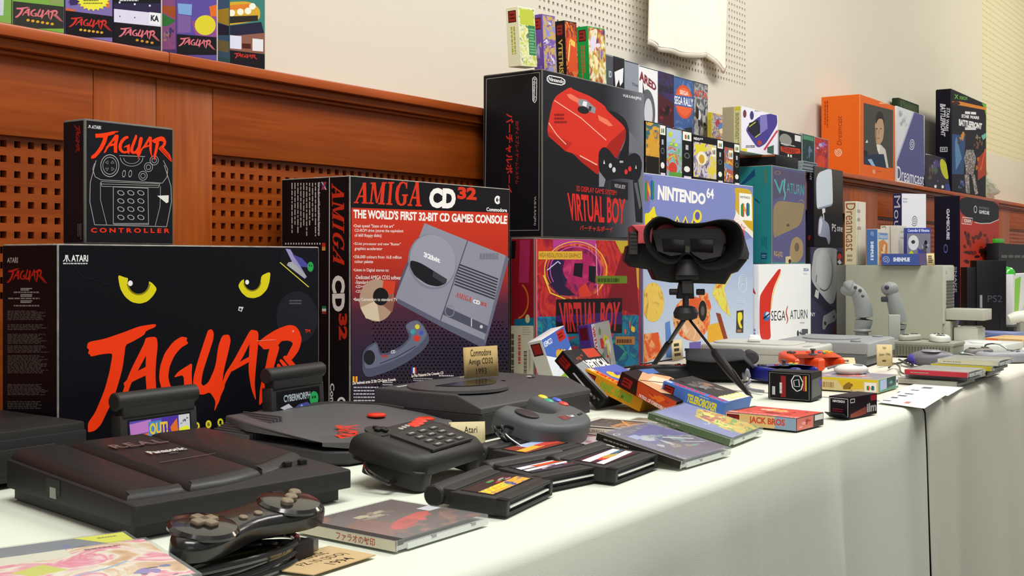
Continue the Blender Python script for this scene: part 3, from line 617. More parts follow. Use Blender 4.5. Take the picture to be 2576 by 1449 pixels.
a.P([(740,255),(775,250),(850,295),(840,330),(765,290)], '#e8785a'); a.P([(845,290),(905,300),(985,370),(975,415),(910,390),(835,340)], '#8f9096'); a.P([(880,310),(912,318),(905,360),(872,345)], '#e8e8ec'); a.P([(930,350),(950,360),(940,395),(922,385)], '#303036'); a.P([(1000,425),(1080,465),(1125,515),(1095,520),(1010,470)], '#e87a58')
a.E(880,385,48,30,'#1c1a1e',rot=15); a.L([(640,305),(860,450),(1070,635)], 7, '#f0b8a0'); a.L([(592,490),(660,590),(738,670)], 7, '#f0b8a0'); a.L([(850,762),(995,840)], 9, '#f0b8a0'); a.S(640,410,745,500,3,'#7a1410',3,.6)
PD = '#17181e'
a.P([(1005,740),(1030,700),(1060,690),(1100,720),(1150,790),(1215,795),(1270,750),(1310,738),(1350,765),(1368,830),(1355,930),(1330,975),(1270,960),(1200,950),(1110,960),(1060,975),(1010,900)], PD)
a.P([(1010,890),(1065,960),(1050,1020),(1010,1020)], '#7d828c'); a.P([(1290,970),(1335,970),(1370,1200),(1370,1320),(1315,1310),(1300,1100)], '#1a1b20'); a.P([(1300,990),(1325,985),(1360,1180),(1345,1210)], '#5a5e66')
a.E(1104,845,13,20,'#c8ccd0'); a.E(1134,880,14,22,'#c8ccd0'); a.E(1265,872,13,22,'#d8302a'); a.E(1234,897,13,21,'#d8302a'); a.P([(1045,830),(1052,795),(1060,832)],'#d8dce0'); a.P([(1310,870),(1316,838),(1322,872)],'#d8dce0'); a.R(1180,805,1210,822,'#a8acb2')
a.P([(1110,970),(1250,985),(1250,1130),(1110,1115)], '#1b1b20'); a.T('VIRTUAL BOY', (1138,995,1228,1008,1228,1040,1138,1026), '#c8c8cc', .0)
a.T('3D DISPLAY GAME SYSTEM', (820,1010,1155,1052,1155,1092,820,1056), '#c22a26', .015)
a.T('VIRTUAL BOY', (745,1068,1228,1120,1222,1332,765,1300), '#cc2c26', .03)
a.T('バーチャルボーイ', (850,1338,1125,1352,1120,1398,850,1384), '#c8342c', .02)
a = K.face('left').px(1200, 160, 3.293)
gy_ = '#a8a8a8'; a.L([(78,128),(518,72),(512,1380),(64,1385),(78,128)], 4, gy_)
a.L([(478,108),(495,125),(492,300),(478,325),(462,305),(460,125),(478,108)], 6, NT); a.T('Nintendo', (488,125,486,308,466,308,466,125), NT, .02)
a.T('バーチャルボーイ', (302,412,292,1070,238,1080,236,412), RD, .03); a.T('3Dディスプレイゲームシステム', (348,475,346,995,318,998,318,475), RD, .0)
a.T('VUE-S-RA(JPN)', (490,1100,488,1340,468,1340,468,1100), '#c8c8c8', .0)
K.done(); VB2 = VBTOP+K.h
# Nintendo 64 carton
YN = 1.283
K = upright('console_carton', 'big lavender blue console carton with yellow corner, behind the black headset on its stand', 'carton', 1619, 434, 1895, .12, YN, z0=0, base='#7d86c0', wear=M('#c8c8d0', .7), bev=.002)
N64TOP = K.h; a = K.face('front').px(1600, 260, 3.622)
a.P([(0,620),(1070,790),(1080,1449),(0,1449)], '#7f88c2'); a.P([(0,640),(150,665),(120,1000),(0,1000)], '#6d77b4')
a.px(1560, 540, 3.45); a.P([(140,480),(1155,200),(1155,1449),(140,1449)], gradm('printed_sky', [(0, '#c4d0e0'), (.35, '#b4c4dc'), (.75, '#8c98cc'), (1, '#7f88c2')], 'Z', 0, K.h))
a.px(1600, 260, 3.622)
n64(a, 80, 690, 165, 910); a.T('NINTENDO', (200,740,635,822,632,925,196,878), '#f6f4f0', .05); a.T('64', (642,765,708,778,708,875,642,862), '#f6f4f0', .03)
a.P([(890,762),(1070,790),(1078,1235),(1040,1190),(985,1110),(900,960),(910,850)], '#cfa82c'); a.P([(900,960),(910,1000),(880,1090),(1000,1160),(1075,1240),(1075,1180),(1000,1110)], '#f0e6da')
a.P([(940,815),(1052,828),(1058,1072),(942,1060)], '#f2f0ea'); a.T('NINTENDO', (948,842,1038,852,1038,872,948,862), '#2a2a50', .02); n64(a, 955, 900, 1035, 1045); a.T('Only For', (882,1058,1002,1120,996,1160,880,1100), '#b83a30', .01)
a.P([(80,1000),(120,1000),(165,925),(180,1020),(230,1060),(180,1090),(100,1115),(80,1110)], '#e6d828'); a.P([(140,1040),(160,1040),(155,1110),(140,1110)], '#d8742a')
for x in (270, 345, 420, 500): a.P([(x,1090),(x+30,1020 if x > 300 else 1040),(x+55,1092),(x+60,1130),(x,1130)], '#e8d83a'); a.P([(x+15,1090),(x+30,1048),(x+42,1090)], '#4a3a9a')
a.E(558,1030,40,60,'#e8d83a'); a.E(558,1025,22,38,'#5a58a8')
a.px(1560, 540, 3.45)
# the picture of characters is replaced by plain soft shapes in its colours
a.E(285,760,95,170,artm(('#d9a83a','#e4c25a','#a8742c'),26,3)); A3 = artm(('#cf7a3a','#d8552a','#e8a868','#8a4a24'),24,5); a.E(620,900,160,190,A3); a.P([(540,880),(640,900),(700,1000),(700,1080),(640,1110),(560,1060),(520,960)], artm(('#ecc8a0','#d8a070','#f0dcc0'),24,2)); a.P([(680,660),(760,680),(790,800),(740,1000),(700,940)], A3); a.P([(800,690),(850,520),(975,510),(900,640),(960,890),(880,820)], artm(('#d8c42c','#e0d860','#d0521f'),22,4)); a.P([(760,960),(880,930),(900,1180),(760,1190)], '#e0a82c'); a.P([(830,850),(870,860),(940,1100),(900,1090)], '#8a3a22'); a.P([(180,1040),(330,1020),(380,1220),(170,1300)], A3); a.P([(390,940),(430,920),(460,1240),(400,1240)], '#5a86c8'); a.P([(600,1110),(700,1100),(700,1200),(600,1200)], '#6a5aa8')
a.P([(1010,835),(1070,828),(1068,1025),(1005,1025)], '#3a3630'); a.P([(1018,850),(1055,845),(1062,900),(1040,930),(1062,985),(1040,985),(1020,930)], '#e8d83a'); a.S(1015,992,1060,1018,1,'#b07a4a',4,.8)
for i in range(4): a.E(1062,560+i*16,36,40,'#e8ecf4',.08,180,360)
a.L([(1025,590),(1030,660)],4,'#e8ecf4'); a.L([(1100,590),(1092,660)],4,'#e8ecf4'); a.E(1062,640,22,40,'#dfe5ef',.14); a.T('Time', (985,1078,1062,1075,1062,1098,985,1102), '#2a3a6a', .02); a.S(1020,745,1105,770,2,'#dce4f0',4,.5)
a.E(715,835,36,90,'#1c1a1a'); a.E(715,835,16,42,'#5a5550')
K.done()
# ------------------------------------------------------------------ smaller cartons
def cov(a, cols, x0=.04, y0=.04, x1=.96, y1=.96, sc=40, seed=1): a.R(x0, y0, x1, y1, artm(cols, sc, seed)); return a
# headset game cartons standing on the tall black carton
LAB = 'headset game cartons on the tall black carton'
for i, (x0, yt, x1, xb, rl, base, side, cols, txt, tc, lab) in enumerate((
    (1310, 17, 1352, 1279, 5, '#e9e8c4', '#ecebc8', ('#2f7a4a','#c8d060','#e8e6c0','#3a7a50','#d04a3a'), None, '#b0b43a', 'cream narrow game carton with olive lettering, first in the row on the tall black carton'),
    (1369, 36, 1402, 1345, 4, '#6a4a9a', '#6c4ca4', ('#5a3a94','#8a8ac8','#c8a848','#6a4aa8','#d8d0e0'), None, '#c8c8d8', 'purple narrow game carton between the cream one and the black one'),
    (1425, 52, 1456, 1400, 4, '#1e1512', '#1c1412', ('#c8481e','#d86a2a','#1c1412','#c83c1a','#e8b84a'), 'VTETRIS', '#d8b85a', 'black and orange narrow game carton with gold lettering in the upright row'),
    (1483, 66, 1527, 1455, 4, '#1f9a48', '#17a048', ('#8a78a8','#e8e0c0','#c8a84a','#b04a4a','#4a3a78'), None, '#c86a3a', 'bright green narrow game carton, last of the upright row on the black carton'))):
    K = upright('game_carton', lab, 'game box', x0, yt, x1, xb, YV+.018+.004*i, z0=VB2, base=base, group=LAB, roll=rl)
    a = K.face('front'); cov(a, cols, .03, .02, .97, .98, 38, i+2)
    if i == 0: a.R(.1,.04,.9,.3,'#b8c440'); a.R(.55,.3,.97,.8,'#2c7a48'); a.S(.6,.34,.95,.78,9,'#7ab08a',2)
    if i == 2: a.P([(.1,.3),(.9,.25),(.95,.85),(.2,.9)],'#cf4a1e'); a.L([(.2,.7),(.4,.35),(.8,.4)],.1,'#e8c05a')
    if i == 3: a.B(.05,.05,.95,.95,('#e8e0a8','#d8d0e8','#c8b04a','#7a6ab0'),12,4)
    a = K.face('left'); a.R(.02,.01,.98,.99,side); a.R(.18,.06,.82,.26,'#4a1414'); a.R(.24,.08,.76,.24,'#a02a22'); a.S(.3,.1,.7,.22,2,'#3a0c0c',i)
    if txt: a.T(txt, (.74,.32,.74,.92,.3,.92,.3,.32), tc, .03)
    elif i == 1: a.B(.1,.3,.9,.95,('#9ab0d0','#c8a848','#a8a8d8'),7,3)
    else: a.S(.3,.33,.72,.93,2,tc,3+i,.62,True)
    K.done()
# cases standing on the ledge behind
LC = 'game cases standing on the wooden ledge'
rows = [(1524,135,1543,'#5a5e66','grey game case at the near end of the ledge row, next to the green carton',('#4a4e58','#7a7e88')),
 (1543,140,1571,'#16131c','black game case with a white and red emblem on the ledge row',('#14121a','#241c28')),
 (1571,150,1607,'#7d848c','blue grey game case with faint yellow lettering on the ledge row',('#8a929c','#9aa2ac')),
 (1607,163,1655,'#e4e4e6','white game case with a grey figure shape and dark red lettering on the ledge row',('#e8e8ea','#dcdce0')),
 (1655,177,1696,'#2a3c8c','blue and red game case with USA lettering on the ledge row',('#2a3c9a','#3a2a4a','#241a24')),
 (1696,190,1745,'#4a6aa0','mid blue game case with round orange rally badge on the ledge row',('#4a6ca8','#3c5a90','#6a8ab8')),
 (1745,203,1781,'#26282c','dark grey photo game case with red lettering, last of the ledge row',('#24262a','#5a5c60','#a8a8aa','#303236'))]
for i, (x0, yt, x1, base, lab, cols) in enumerate(rows):
    K = upright('game_case', lab, 'game case', x0, yt, x1-.0, .018, 1.475, z0=ZL+.0005, base=base, group=LC); a = K.face('front')
    a.R(.015,.01,.985,.99,artm(cols, 30, i) if len(cols) > 2 else cols[0])
    a.L([(.02,.012),(.98,.012)],.012,'#2a2e3a' if i not in (0,) else '#8a8e98')
    if i == 0: a.T('ID', (.4,.2,.8,.28), '#c8ccd4', .02); a.S(.3,.5,.9,.6,2,'#9a9ea8')
    if i == 1: a.P([(.1,.2),(.9,.12),(.85,.3),(.6,.36),(.5,.28),(.2,.4)],'#e8e8ec'); a.T('MAGIC', (.05,.45,.95,.62), '#a83a30', .03); a.E(.62,.8,.2,.1,'#e8e0e0'); a.E(.62,.8,.12,.06,'#c03038')
    if i == 2: a.T('The', (.5,.27,.95,.31), '#3a3e44', .02); a.T('Saga', (.08,.72,.9,.86), '#b8a83a', .02)
    if i == 3: a.T('ARED', (.02,.06,.92,.2,.9,.3,.02,.2), '#7a2430', .05); a.E(.45,.6,.4,.3,'#5c6068'); a.P([(.2,.2),(.3,.35),(.2,.42)],'#3c4048'); a.E(.5,.62,.22,.2,'#c8ccd2'); a.P([(.15,.75),(.8,.72),(.85,.95),(.2,.95)],'#3a2c30')
    if i == 4: a.T('DAYTONA USA', (.02,.2,.95,.28), '#141420', .03); a.P([(.02,.32),(.98,.4),(.98,.75),(.02,.7)],'#4a1c24'); a.B(.05,.4,.95,.7,('#2a1218','#7a2a30','#1c1018'),10,3); a.P([(.02,.86),(.98,.74),(.98,.98),(.02,.98)],'#e4e0e0'); a.P([(.05,.84),(.9,.8),(.8,.97),(.2,.97)],'#c82a38'); a.B(.2,.82,.8,.95,('#4a78b8','#d8d8e0'),5,4)
    if i == 5: a.E(.5,.34,.46,.24,'#d0502a'); a.E(.5,.34,.40,.2,'#e0643a'); a.T('SEGA', (.28,.18,.72,.24), '#f0e0d8', .03); a.P([(.0,.27),(1,.24),(1,.4),(.0,.42)],'#3c5c9a'); a.T('SEGA RALLY', (.01,.285,.97,.265,.97,.385,.01,.4), '#f0f0f0', .02); a.P([(.05,.8),(.4,.74),(.7,.78),(.72,.9),(.2,.95),(.04,.9)],'#d8dce4'); a.E(.3,.9,.08,.05,'#1c1c22'); a.P([(.5,.72),(.9,.68),(.95,.78),(.7,.8)],'#24303c')
    if i == 6: a.T('VIRTUA', (.02,.12,.95,.22), '#c03a34', .03); a.B(.05,.28,.95,.95,('#a8aaac','#3a3c40','#d0d0d2','#1c1c20'),16,5)
    K.done()
# cartridge game cartons on the lavender carton
LN = 'cartridge game cartons on the lavender blue carton'
def strip(a, x0, x1):
    a.R(x0,.01,x1,.99,'#0f0f12'); w = x1-x0; a.R(x0+.08*w,.03,x1-.05*w,.21,'#ecebe4'); n64(a, x0+.28*w,.08,x1-.25*w,.19); a.R(x0+.36*w,.3,x1-.36*w,.4,'#b8b8ba'); a.E((x0+x1)/2,.52,.28*w,.06,'#6a6a70',.3); a.E((x0+x1)/2,.8,.3*w,.06,'#e8e6da'); a.R(x0+.2*w,.945,x1-.06*w,.985,'#e0d0d0')
gb = [(1624,303,1675,'black cartridge game carton with orange flame picture, beside the tall black carton',('#1a2a2e','#3a6a70','#c8902a','#d8a84a','#241c14')),
 (1676,318,1741,'green meadow cartridge game carton standing between two black ones',('#5a8a3a','#7aa84a','#8ab8d8','#c85a2a','#b8c84a')),
 (1743,337,1820,'black bordered cartridge game carton with lavender and yellow picture, third in its row',('#8a84c8','#e0c83a','#c8c0d8','#5a4a5a','#e8e8ee')),
 (1821,354,1861,'narrow black cartridge game carton next to the teal carton',('#a8b8c8','#c8a83a','#b84a30','#5a6a8a','#e0dce0'))]
for i, (x0, yt, x1, lab, cols) in enumerate(gb):
    K = upright('game_carton', lab, 'game box', x0, yt, x1, .028, YN+.012+.002*i, z0=N64TOP, base='#101013', group=LN); a = K.face('front')
    if i == 0: cov(a, cols, .01, .02, .68, .98, 34, 3); a.P([(.05,.4),(.3,.15),(.66,.6),(.3,.66)],'#d09a30'); a.R(.02,.66,.66,.98,'#17120f'); strip(a, .68, .99)
    if i == 1: cov(a, cols, .01, .02, .99, .98, 30, 5); a.R(.02,.03,.55,.3,'#a8bcd8'); a.B(.03,.06,.5,.4,('#b8cc3a','#c8d850'),6,2); a.E(.25,.82,.16,.12,'#c8402a'); a.R(.1,.9,.6,.98,'#5a9a3a'); strip(a, .6, .99)
    if i == 2: a.R(.01,.01,.99,.99,'#101013'); cov(a, cols, .02, .16, .76, .93, 34, 7); a.T('NDO', (.03,.06,.22,.12), '#e8e8e8', .04); a.T('64', (.23,.05,.32,.09), '#e8e8e8', .04); a.P([(.06,.24),(.3,.18),(.5,.3),(.1,.42)],'#d8cc30'); a.E(.28,.5,.16,.15,'#e8e2c8'); a.E(.28,.52,.09,.1,'#c89a2a'); a.P([(.56,.18),(.75,.2),(.75,.45),(.6,.4)],'#d8c860'); a.R(.6,.22,.74,.42,'#eceae0'); n64(a,.63,.26,.72,.39); strip(a, .78, .99)
    if i == 3: a.R(.01,.01,.99,.99,'#101013'); cov(a, cols, .02, .14, .58, .95, 34, 9); a.R(.3,.2,.56,.4,'#eceae0'); n64(a,.34,.24,.52,.38); a.P([(.05,.5),(.55,.58),(.55,.68),(.05,.62)],'#6a86b8'); a.B(.05,.7,.55,.93,('#b83a24','#e8e8e0'),6,4); strip(a, .62, .99)
    K.done()
# white console carton, teal carton, console cartons beside it
YS = 1.27
K = upright('console_carton', 'white console carton with a big red brush stroke, under the teal carton', 'carton', 1908, 665, 2040, 1889, YS, z0=0, base='#e6e8ea', wear=M('#d6d8da', .6), bev=.002); STOP = K.h
a = K.face('front').px(1840, 560, 4.262); a.R(296,452,850,1300,'#eceef0')
a.P([(525,492),(530,520),(500,590),(455,690),(430,800),(418,940),(415,1100),(425,1255),(300,1255),(300,800),(330,740),(390,650),(450,570),(500,505)], '#cf2a20'); a.L([(530,540),(470,680),(440,800),(424,930)],10,'#e8c86a')
a.E(378,1005,36,52,'#3a6ab0'); a.E(388,985,22,28,'#c8dcf0'); a.P([(338,1018),(412,968),(412,985),(345,1040)],'#1c2030')
a.T('SEGA', (425,948,580,940,580,1050,425,1052), '#1c1c20', .0); a.T('ATURN', (628,940,815,930,815,1030,628,1036), '#1c1c20', .0); a.P([(600,888),(606,900),(590,960),(612,1040),(592,1090),(588,1085),(600,1040),(578,965)],'#b82a28')
a.T('SEGA', (772,488,830,488,830,522,772,522), '#4a6aa0', .03); a.S(772,540,830,560,2,'#a8b0bc'); a.B(700,1120,840,1230,('#7a7a80','#b8bac0','#4a4a50'),8,3,.5); a.R(755,1140,820,1190,'#55565c'); a.E(712,1190,10,36,'#2a2a2e'); a.S(735,1065,800,1085,1,'#9a9aa0')
a = K.face('left').px(1840, 560, 4.262); a.P([(220,670),(262,760),(255,770),(222,740)],'#c83028'); a.S(240,1130,262,1250,3,'#3a6ab8',3,.7); K.done()
K = upright('console_carton', 'teal console carton with tan and slate front on the white carton', 'carton', 1942, 415, 2027, 1858, YS+.006, z0=STOP, base='#2a8688', wear=M('#8a8272', .7), bev=.002); TEAL = K
a = K.face('front').px(1600, 260, 3.622); a.P([(1240,570),(1545,622),(1545,1449),(1240,1449)],'#57557e')
a.P([(1250,880),(1500,910),(1540,920),(1500,1110),(1400,1160),(1300,1205),(1250,1230)],'#8c7a5c'); a.P([(1250,590),(1540,640),(1540,760),(1250,880)],'#524c66')
a.T('V', (1255,690,1345,700,1345,835,1275,815), '#4aa0a0', .0); a.P([(1350,680),(1362,690),(1352,780),(1368,830),(1350,885),(1342,880),(1356,830),(1338,780)],'#58aaa8'); a.T('ATURN', (1372,722,1530,748,1528,838,1374,818), '#4a9c9c', .0); a.E(1290,632,28,18,'#8a6a5a',.3); a.E(1505,920,26,44,'#8a8468',.15); a.S(1490,905,1525,930,2,'#8a8468')
a.P([(1420,1240),(1470,1210),(1520,1260),(1525,1380),(1480,1449),(1400,1449),(1400,1330)],'#9a8462'); a.E(1465,1310,22,40,'#6a5a4a'); a.T('RG-JX2', (1258,1345,1335,1352,1335,1412,1258,1405), '#b0985e', .02); a.E(1385,1110,14,14,'#5a4a3a')
a.px(1840, 560, 4.262); a.P([(580,365),(635,360),(640,440),(580,438)],'#c8b890'); a.E(625,415,14,24,'#2a2420')
a = K.face('left').px(1600, 260, 3.622); a.P([(1080,595),(1085,660),(960,755),(950,740)],'#1c4a78'); a.P([(1080,860),(1130,905),(1128,915),(1080,880)],'#164a60'); a.S(1165,600,1195,775,2,'#6a7a3a',3,.6,True); a.S(1140,1215,1195,1330,3,'#166a78',4,.6,True); a.R(1138,1362,1192,1420,'#1d4a72'); a.S(1145,1378,1186,1410,2,'#8ab0c0',2,.5); K.done()
K = upright('console_carton', 'grey photo console carton with round disc lid picture, beside the white carton', 'carton', 2039, 621, 2121, 2036, YS+.012, z0=0, base='#2a2838', bev=.0015); PST = K.h
a = K.face('front').px(1840, 560, 4.262); a.R(852,262,1200,1300,'#3a3850'); a.P([(890,270),(1110,270),(1160,330),(1165,520),(1090,930),(860,640),(858,500)],'#a5a7aa'); a.P([(860,640),(1085,930),(1060,1000),(856,800)],'#2c2c3a'); a.E(995,520,92,215,'#2c2c30',.05,-60,120); a.E(990,500,86,210,'#b2b4b6'); a.L([(905,640),(915,560)],6,'#303036'); a.P([(905,715),(940,740),(930,820),(890,790)],'#b8bab8')
a.P([(1130,305),(1185,310),(1180,480),(1128,475)],'#1a161c'); a.E(1158,365,22,32,'#c02a28'); a.P([(1135,420),(1160,395),(1182,430),(1160,450)],'#c8c8cc'); a.R(1128,515,1180,540,'#d8d8de'); a.T('NY', (850,962,898,965,898,1005,850,1005), '#e8e8ec', .0)
a.P([(985,1000),(1010,990),(1090,940),(1110,930),(1128,1000),(1110,1060),(1030,1090),(1000,1150),(975,1140),(978,1060)],'#8c8e90'); a.E(1005,1080,14,22,'#3a3a40'); a.E(1098,1010,12,16,'#4a4a50'); a.R(1085,1110,1180,1200,'#5c2a2c'); a.S(900,1205,1010,1225,1,'#c8c8d0'); K.done()
K = upright('console_carton', 'black console carton with white screen unit picture, stacked above the grey photo carton', 'carton', 2048, 417, 2121, 2029, YS+.012, z0=PST, base='#1a1620', bev=.002); PSK = K
a = K.face('front').px(1600, 260, 3.622); a.R(1622,575,1890,1300,gradm('printed_black_to_brown', [(0,'#15121a'),(.4,'#1a1618'),(1,'#4c4640')],'Z',0,K.h)); a.P([(1640,640),(1770,590),(1785,610),(1795,900),(1780,935),(1660,965),(1645,940)],'#c4ccd6'); a.P([(1660,950),(1790,915),(1780,935),(1662,965)],'#8a90a0'); a.P([(1695,960),(1722,955),(1725,990),(1700,1010)],'#d0d4dc'); a.L([(1708,1010),(1712,1060),(1705,1100)],8,'#c8ccd4')
a.P([(1665,1050),(1690,1020),(1710,1060),(1760,1100),(1772,1250),(1755,1295),(1735,1220),(1680,1215),(1655,1200)],'#8c90a8'); a.P([(1672,1060),(1690,1040),(1700,1090),(1680,1190),(1665,1190)],'#c0c4d4'); a.T('PS', (1785,1095,1822,1105,1822,1172,1785,1165), '#d8d8dc', .0); a.T('one', (1832,1122,1882,1130,1882,1172,1832,1165), '#d8d8dc', .0)
a = K.face('left').px(1600, 260, 3.622); a.T('SONY', (1602,590,1600,700,1580,700,1580,590), '#d8d8dc', .0); a.B(1550,1180,1600,1260,('#8a1c2a','#4a1420'),5,3,.6); K.done()
# things lying and standing on the teal and black cartons
zt = TEAL.h+STOP
K = upright('game_case', 'flat black game case lying on the teal carton', 'game case', 1951, 388, 2008, 1860, YS+.012, z0=zt, base='#1c1a1c', bev=.001); a = K.face('left'); a.R(.02,.0,.98,.16,'#a8572c'); K.done(); zt2 = zt+K.h
K = upright('game_carton', 'large white game carton with violet racer picture on the flat black case', 'game box', 1864, 266, 1957, 1817, YS+.05, z0=zt2, base='#d8d4c0', bev=.0012)
a = K.face('front').px(1600, 260, 3.622); a.R(962,25,1300,480,'#e4e2ee'); a.P([(990,230),(1130,110),(1280,85),(1290,190),(1230,290),(1180,370),(1110,410),(1050,330)],'#463a8a'); a.P([(1030,180),(1110,150),(1150,260),(1080,310),(1020,250)],'#1c1a2c'); a.L([(1030,215),(1090,170)],9,'#b8b83a'); a.L([(1085,310),(1140,270)],9,'#b8b83a'); a.P([(1130,110),(1190,100),(1200,230),(1130,280)],'#7a74b8'); a.P([(1280,245),(1296,250),(1175,430),(1160,420)],'#c8364a'); a.E(1125,360,20,24,'#a83a3a'); a.S(1000,380,1110,405,2,'#2a2a30',4,.7); a.E(990,95,16,36,'#6a3a3a'); a.E(1055,110,18,40,'#3a3a78'); a.R(1080,60,1170,75,'#a8a8b0'); a.P([(1195,400),(1255,380),(1255,465),(1195,450)],'#3a5a50'); a.R(960,410,1010,480,'#d8cf3a')
a = K.face('left'); a.R(.0,.0,.62,1,'#b0a888'); a.R(.62,.04,.98,1,'#d8d49a'); a.R(.66,.0,1,.1,'#d6cc3a'); a.S(.7,.15,.9,.9,3,'#6a6a3a',3,.5,True); K.done()
K = upright('game_carton', 'small game carton with yellow spine and orange figure crowd on the ledge', 'game box', 1790, 282, 1852, 1779, 1.44, z0=ZL+.0005, base='#c8b83a', bev=.001)
a = K.face('front'); cov(a, ('#b8503a','#d8a86a','#4a5a9a','#d8c8a8','#3a7a4a'), .02, .02, .98, .98, 60, 11); a.B(.1,.05,.9,.9,('#c8703a','#e8d0a8','#5a78b8','#a83a3a'),22,5,.25); K.face('left').R(.05,.02,.95,.2,'#d8d030'); K.done()
for i, (x0, yt, x1, lab, cols) in enumerate(((1958,325,2018,'black disc case with orange script lettering standing on the black carton edge',('#17141a','#2a2428')),(2018,335,2049,'dark green disc case standing between the script case and the red one',('#14201e','#243c38','#3c4a5a')),(2049,343,2085,'dark violet disc case with red picture, against the orange carton',('#3a2440','#8a2a2c','#c83a28','#4a3a5a')))):
    K = upright('disc_case', lab, 'disc case', x0, yt, x1, .010, YS+.075, z0=PSK.h+PST-.0 if i else zt2, base='#8a9088', bev=.0008, group='disc cases upright on the cartons'); a = K.face('front'); a.R(.03,.02,.97,.98,artm(cols, 60, i) if len(cols) > 2 else cols[0])
    if i == 0: a.E(.3,.3,.25,.2,'#8a8a84'); a.R(.68,.06,.94,.26,'#d8d8d4'); a.S(.1,.42,.9,.48,1,'#c8c8c0'); a.P([(.08,.55),(.9,.5),(.92,.66),(.4,.74),(.1,.7)],'#c83a1c'); a.S(.15,.55,.85,.7,3,'#17141a',2); a.T('II', (.38,.76,.55,.9), '#e8e8e0', .02)
    if i == 1: a.R(.08,.04,.92,.16,'#4a8a68'); a.B(.1,.2,.9,.9,('#5a7088','#2a3840'),10,3)
    if i == 2: a.E(.45,.75,.3,.22,'#c8402a'); a.B(.05,.05,.95,.4,('#8a6ab0','#b0a0c8'),9,3)
    K.done()
for i in range(3):
    p0 = gy(2009, 400, YS+.02); K = Carton('disc_case', ('lowest','middle','topmost')[i]+' grey disc case of the flat trio at the teal carton corner', 'disc case', Vector((p0.x+.012+.004*i, YS+.015, TZ+zt+.0005+.0101*i)), .12, .05, .0096, base='#8a9296', bev=.0008, group='flat disc cases on the teal carton'); a = K.face('front'); a.R(.03,.25,.97,.75,'#3a4450'); K.done()
# ledge cartons, far end
K = upright('console_carton', 'orange console carton with a portrait photo on its front, on the wooden ledge', 'carton', 2163, 236, 2250, 2066, 1.43, z0=ZL+.0005, base='#e0661c', wear=M('#e08a4a', .6), bev=.002)
a = K.face('left').px(2040, 200, 4.528); a.T('Dreamcast', (296,740,296,420,352,415,350,750), '#8a2c10', .0); disc(a, 315, 828, 50, '#f0d8c0', 2.6, .85, .17); a.S(150,245,200,555,2,'#a83e14',5,.6,True); a.T('Dreamcast', (420,1040,420,240,540,240,540,1050), '#dc6420', .0)
a = K.face('front').px(2040, 200, 4.528); a.P([(572,175),(948,300),(948,1130),(572,1075)],'#e2641a'); a.P([(600,265),(935,350),(935,1010),(600,960)],'#46443f')
a.P([(600,870),(850,830),(885,1015),(600,965)],'#23304a'); a.P([(600,800),(650,820),(640,870),(600,870)],'#1c222e'); a.P([(795,740),(850,800),(885,1010),(860,1005),(830,850),(770,850)],'#cfc9bd'); a.P([(645,910),(690,905),(735,990),(690,978)],'#9ab4d8'); a.P([(730,480),(760,430),(815,430),(835,560),(820,690),(780,750),(745,740),(728,640)],'#b89878'); a.P([(735,520),(735,430),(765,360),(810,370),(835,450),(835,520),(815,450),(770,445)],'#2c2622'); a.P([(728,560),(745,540),(745,740),(735,700)],'#8a6a50'); a.E(752,562,8,6,'#2a2020'); a.E(796,560,9,6,'#2a2020'); a.P([(768,565),(778,562),(782,620),(764,620)],'#a88464'); a.L([(752,672),(782,670)],8,'#8a4a40'); a.P([(620,720),(640,685),(650,720)],'#d8dce0'); a.P([(745,740),(795,745),(775,850),(755,800)],'#e0dcd4')
disc(a, 715, 1050, 26, '#f0d8c0', 2.2, .6, .2); a.S(742,1035,830,1060,1,'#c0501a'); a.S(780,255,890,285,1,'#f0c08a'); K.done()
K = upright('console_carton', 'white and slate violet console carton with white swirl, beside the orange one', 'carton', 2256, 266, 2326, 2250, 1.432, z0=ZL+.0005, base='#dcdad2', bev=.0015)
a = K.face('front').px(2040, 200, 4.528); a.P([(975,300),(1285,410),(1295,1215),(975,1140)],'#57588a'); a.P([(975,300),(1165,368),(975,910)],'#d8dade'); a.P([(1165,368),(1178,374),(982,935),(975,910)],'#b8b8d8'); a.B(985,330,1120,560,('#a8aab0','#c8cacc'),9,2); disc(a, 1150, 735, 66, '#e8e8f0', 2.4, .5, .14); a.T('Dreamcast', (980,985,1290,1075,1288,1205,980,1145), '#f0f0f4', .0); K.done()
K = upright('game_carton', 'dark green black case top showing behind the white and violet carton', 'game case', 2262, 245, 2312, 2243, 1.555, z0=ZL+.0005, base='#23301f', bev=.004); a = K.face('front'); a.R(.05,.02,.95,.5,artm(('#2a3a26','#4a5a40','#1c2418'),30,2)); K.done()
# tall black display carton with rounded spine edge
K = upright('display_carton', 'tall black display carton with green corner and white lettering on the ledge', 'carton', 2394, 222, 2482, 2353, 1.43, z0=ZL+.0005, base='#100c18', bev=.006)
a = K.face('front').px(2040, 200, 4.528); a.P([(1600,95),(2005,150),(2005,1330),(1600,1300)],'#130e1c'); a.P([(1930,170),(2005,160),(2008,480),(1975,330),(1935,240)],'#62b82a'); a.P([(1995,300),(2010,300),(2010,1330),(1990,1330)],'#8ab83a'); a.T('X', (1635,168,1680,172,1680,222,1635,218), '#6ab83a', .03); a.T('XBOX', (1690,185,1785,200,1785,236,1690,226), '#6ab83a', .02)
a.P([(1598,248),(1700,250),(1998,320),(1998,350),(1700,295),(1600,280)],'#d8822a'); a.E(1650,272,48,22,'#3a1814'); a.T('II', (1755,362,1880,372,1880,400,1755,392), '#e4e4ea', .06); a.T('STAR WARS', (1715,395,1915,420,1915,455,1715,435), '#e8e8ee', .05); a.T('BATTLEFRONT', (1685,448,1950,500,1945,570,1685,525), '#e8e8ee', .06); a.R(1755,545,1880,575,'#d8d8e0')
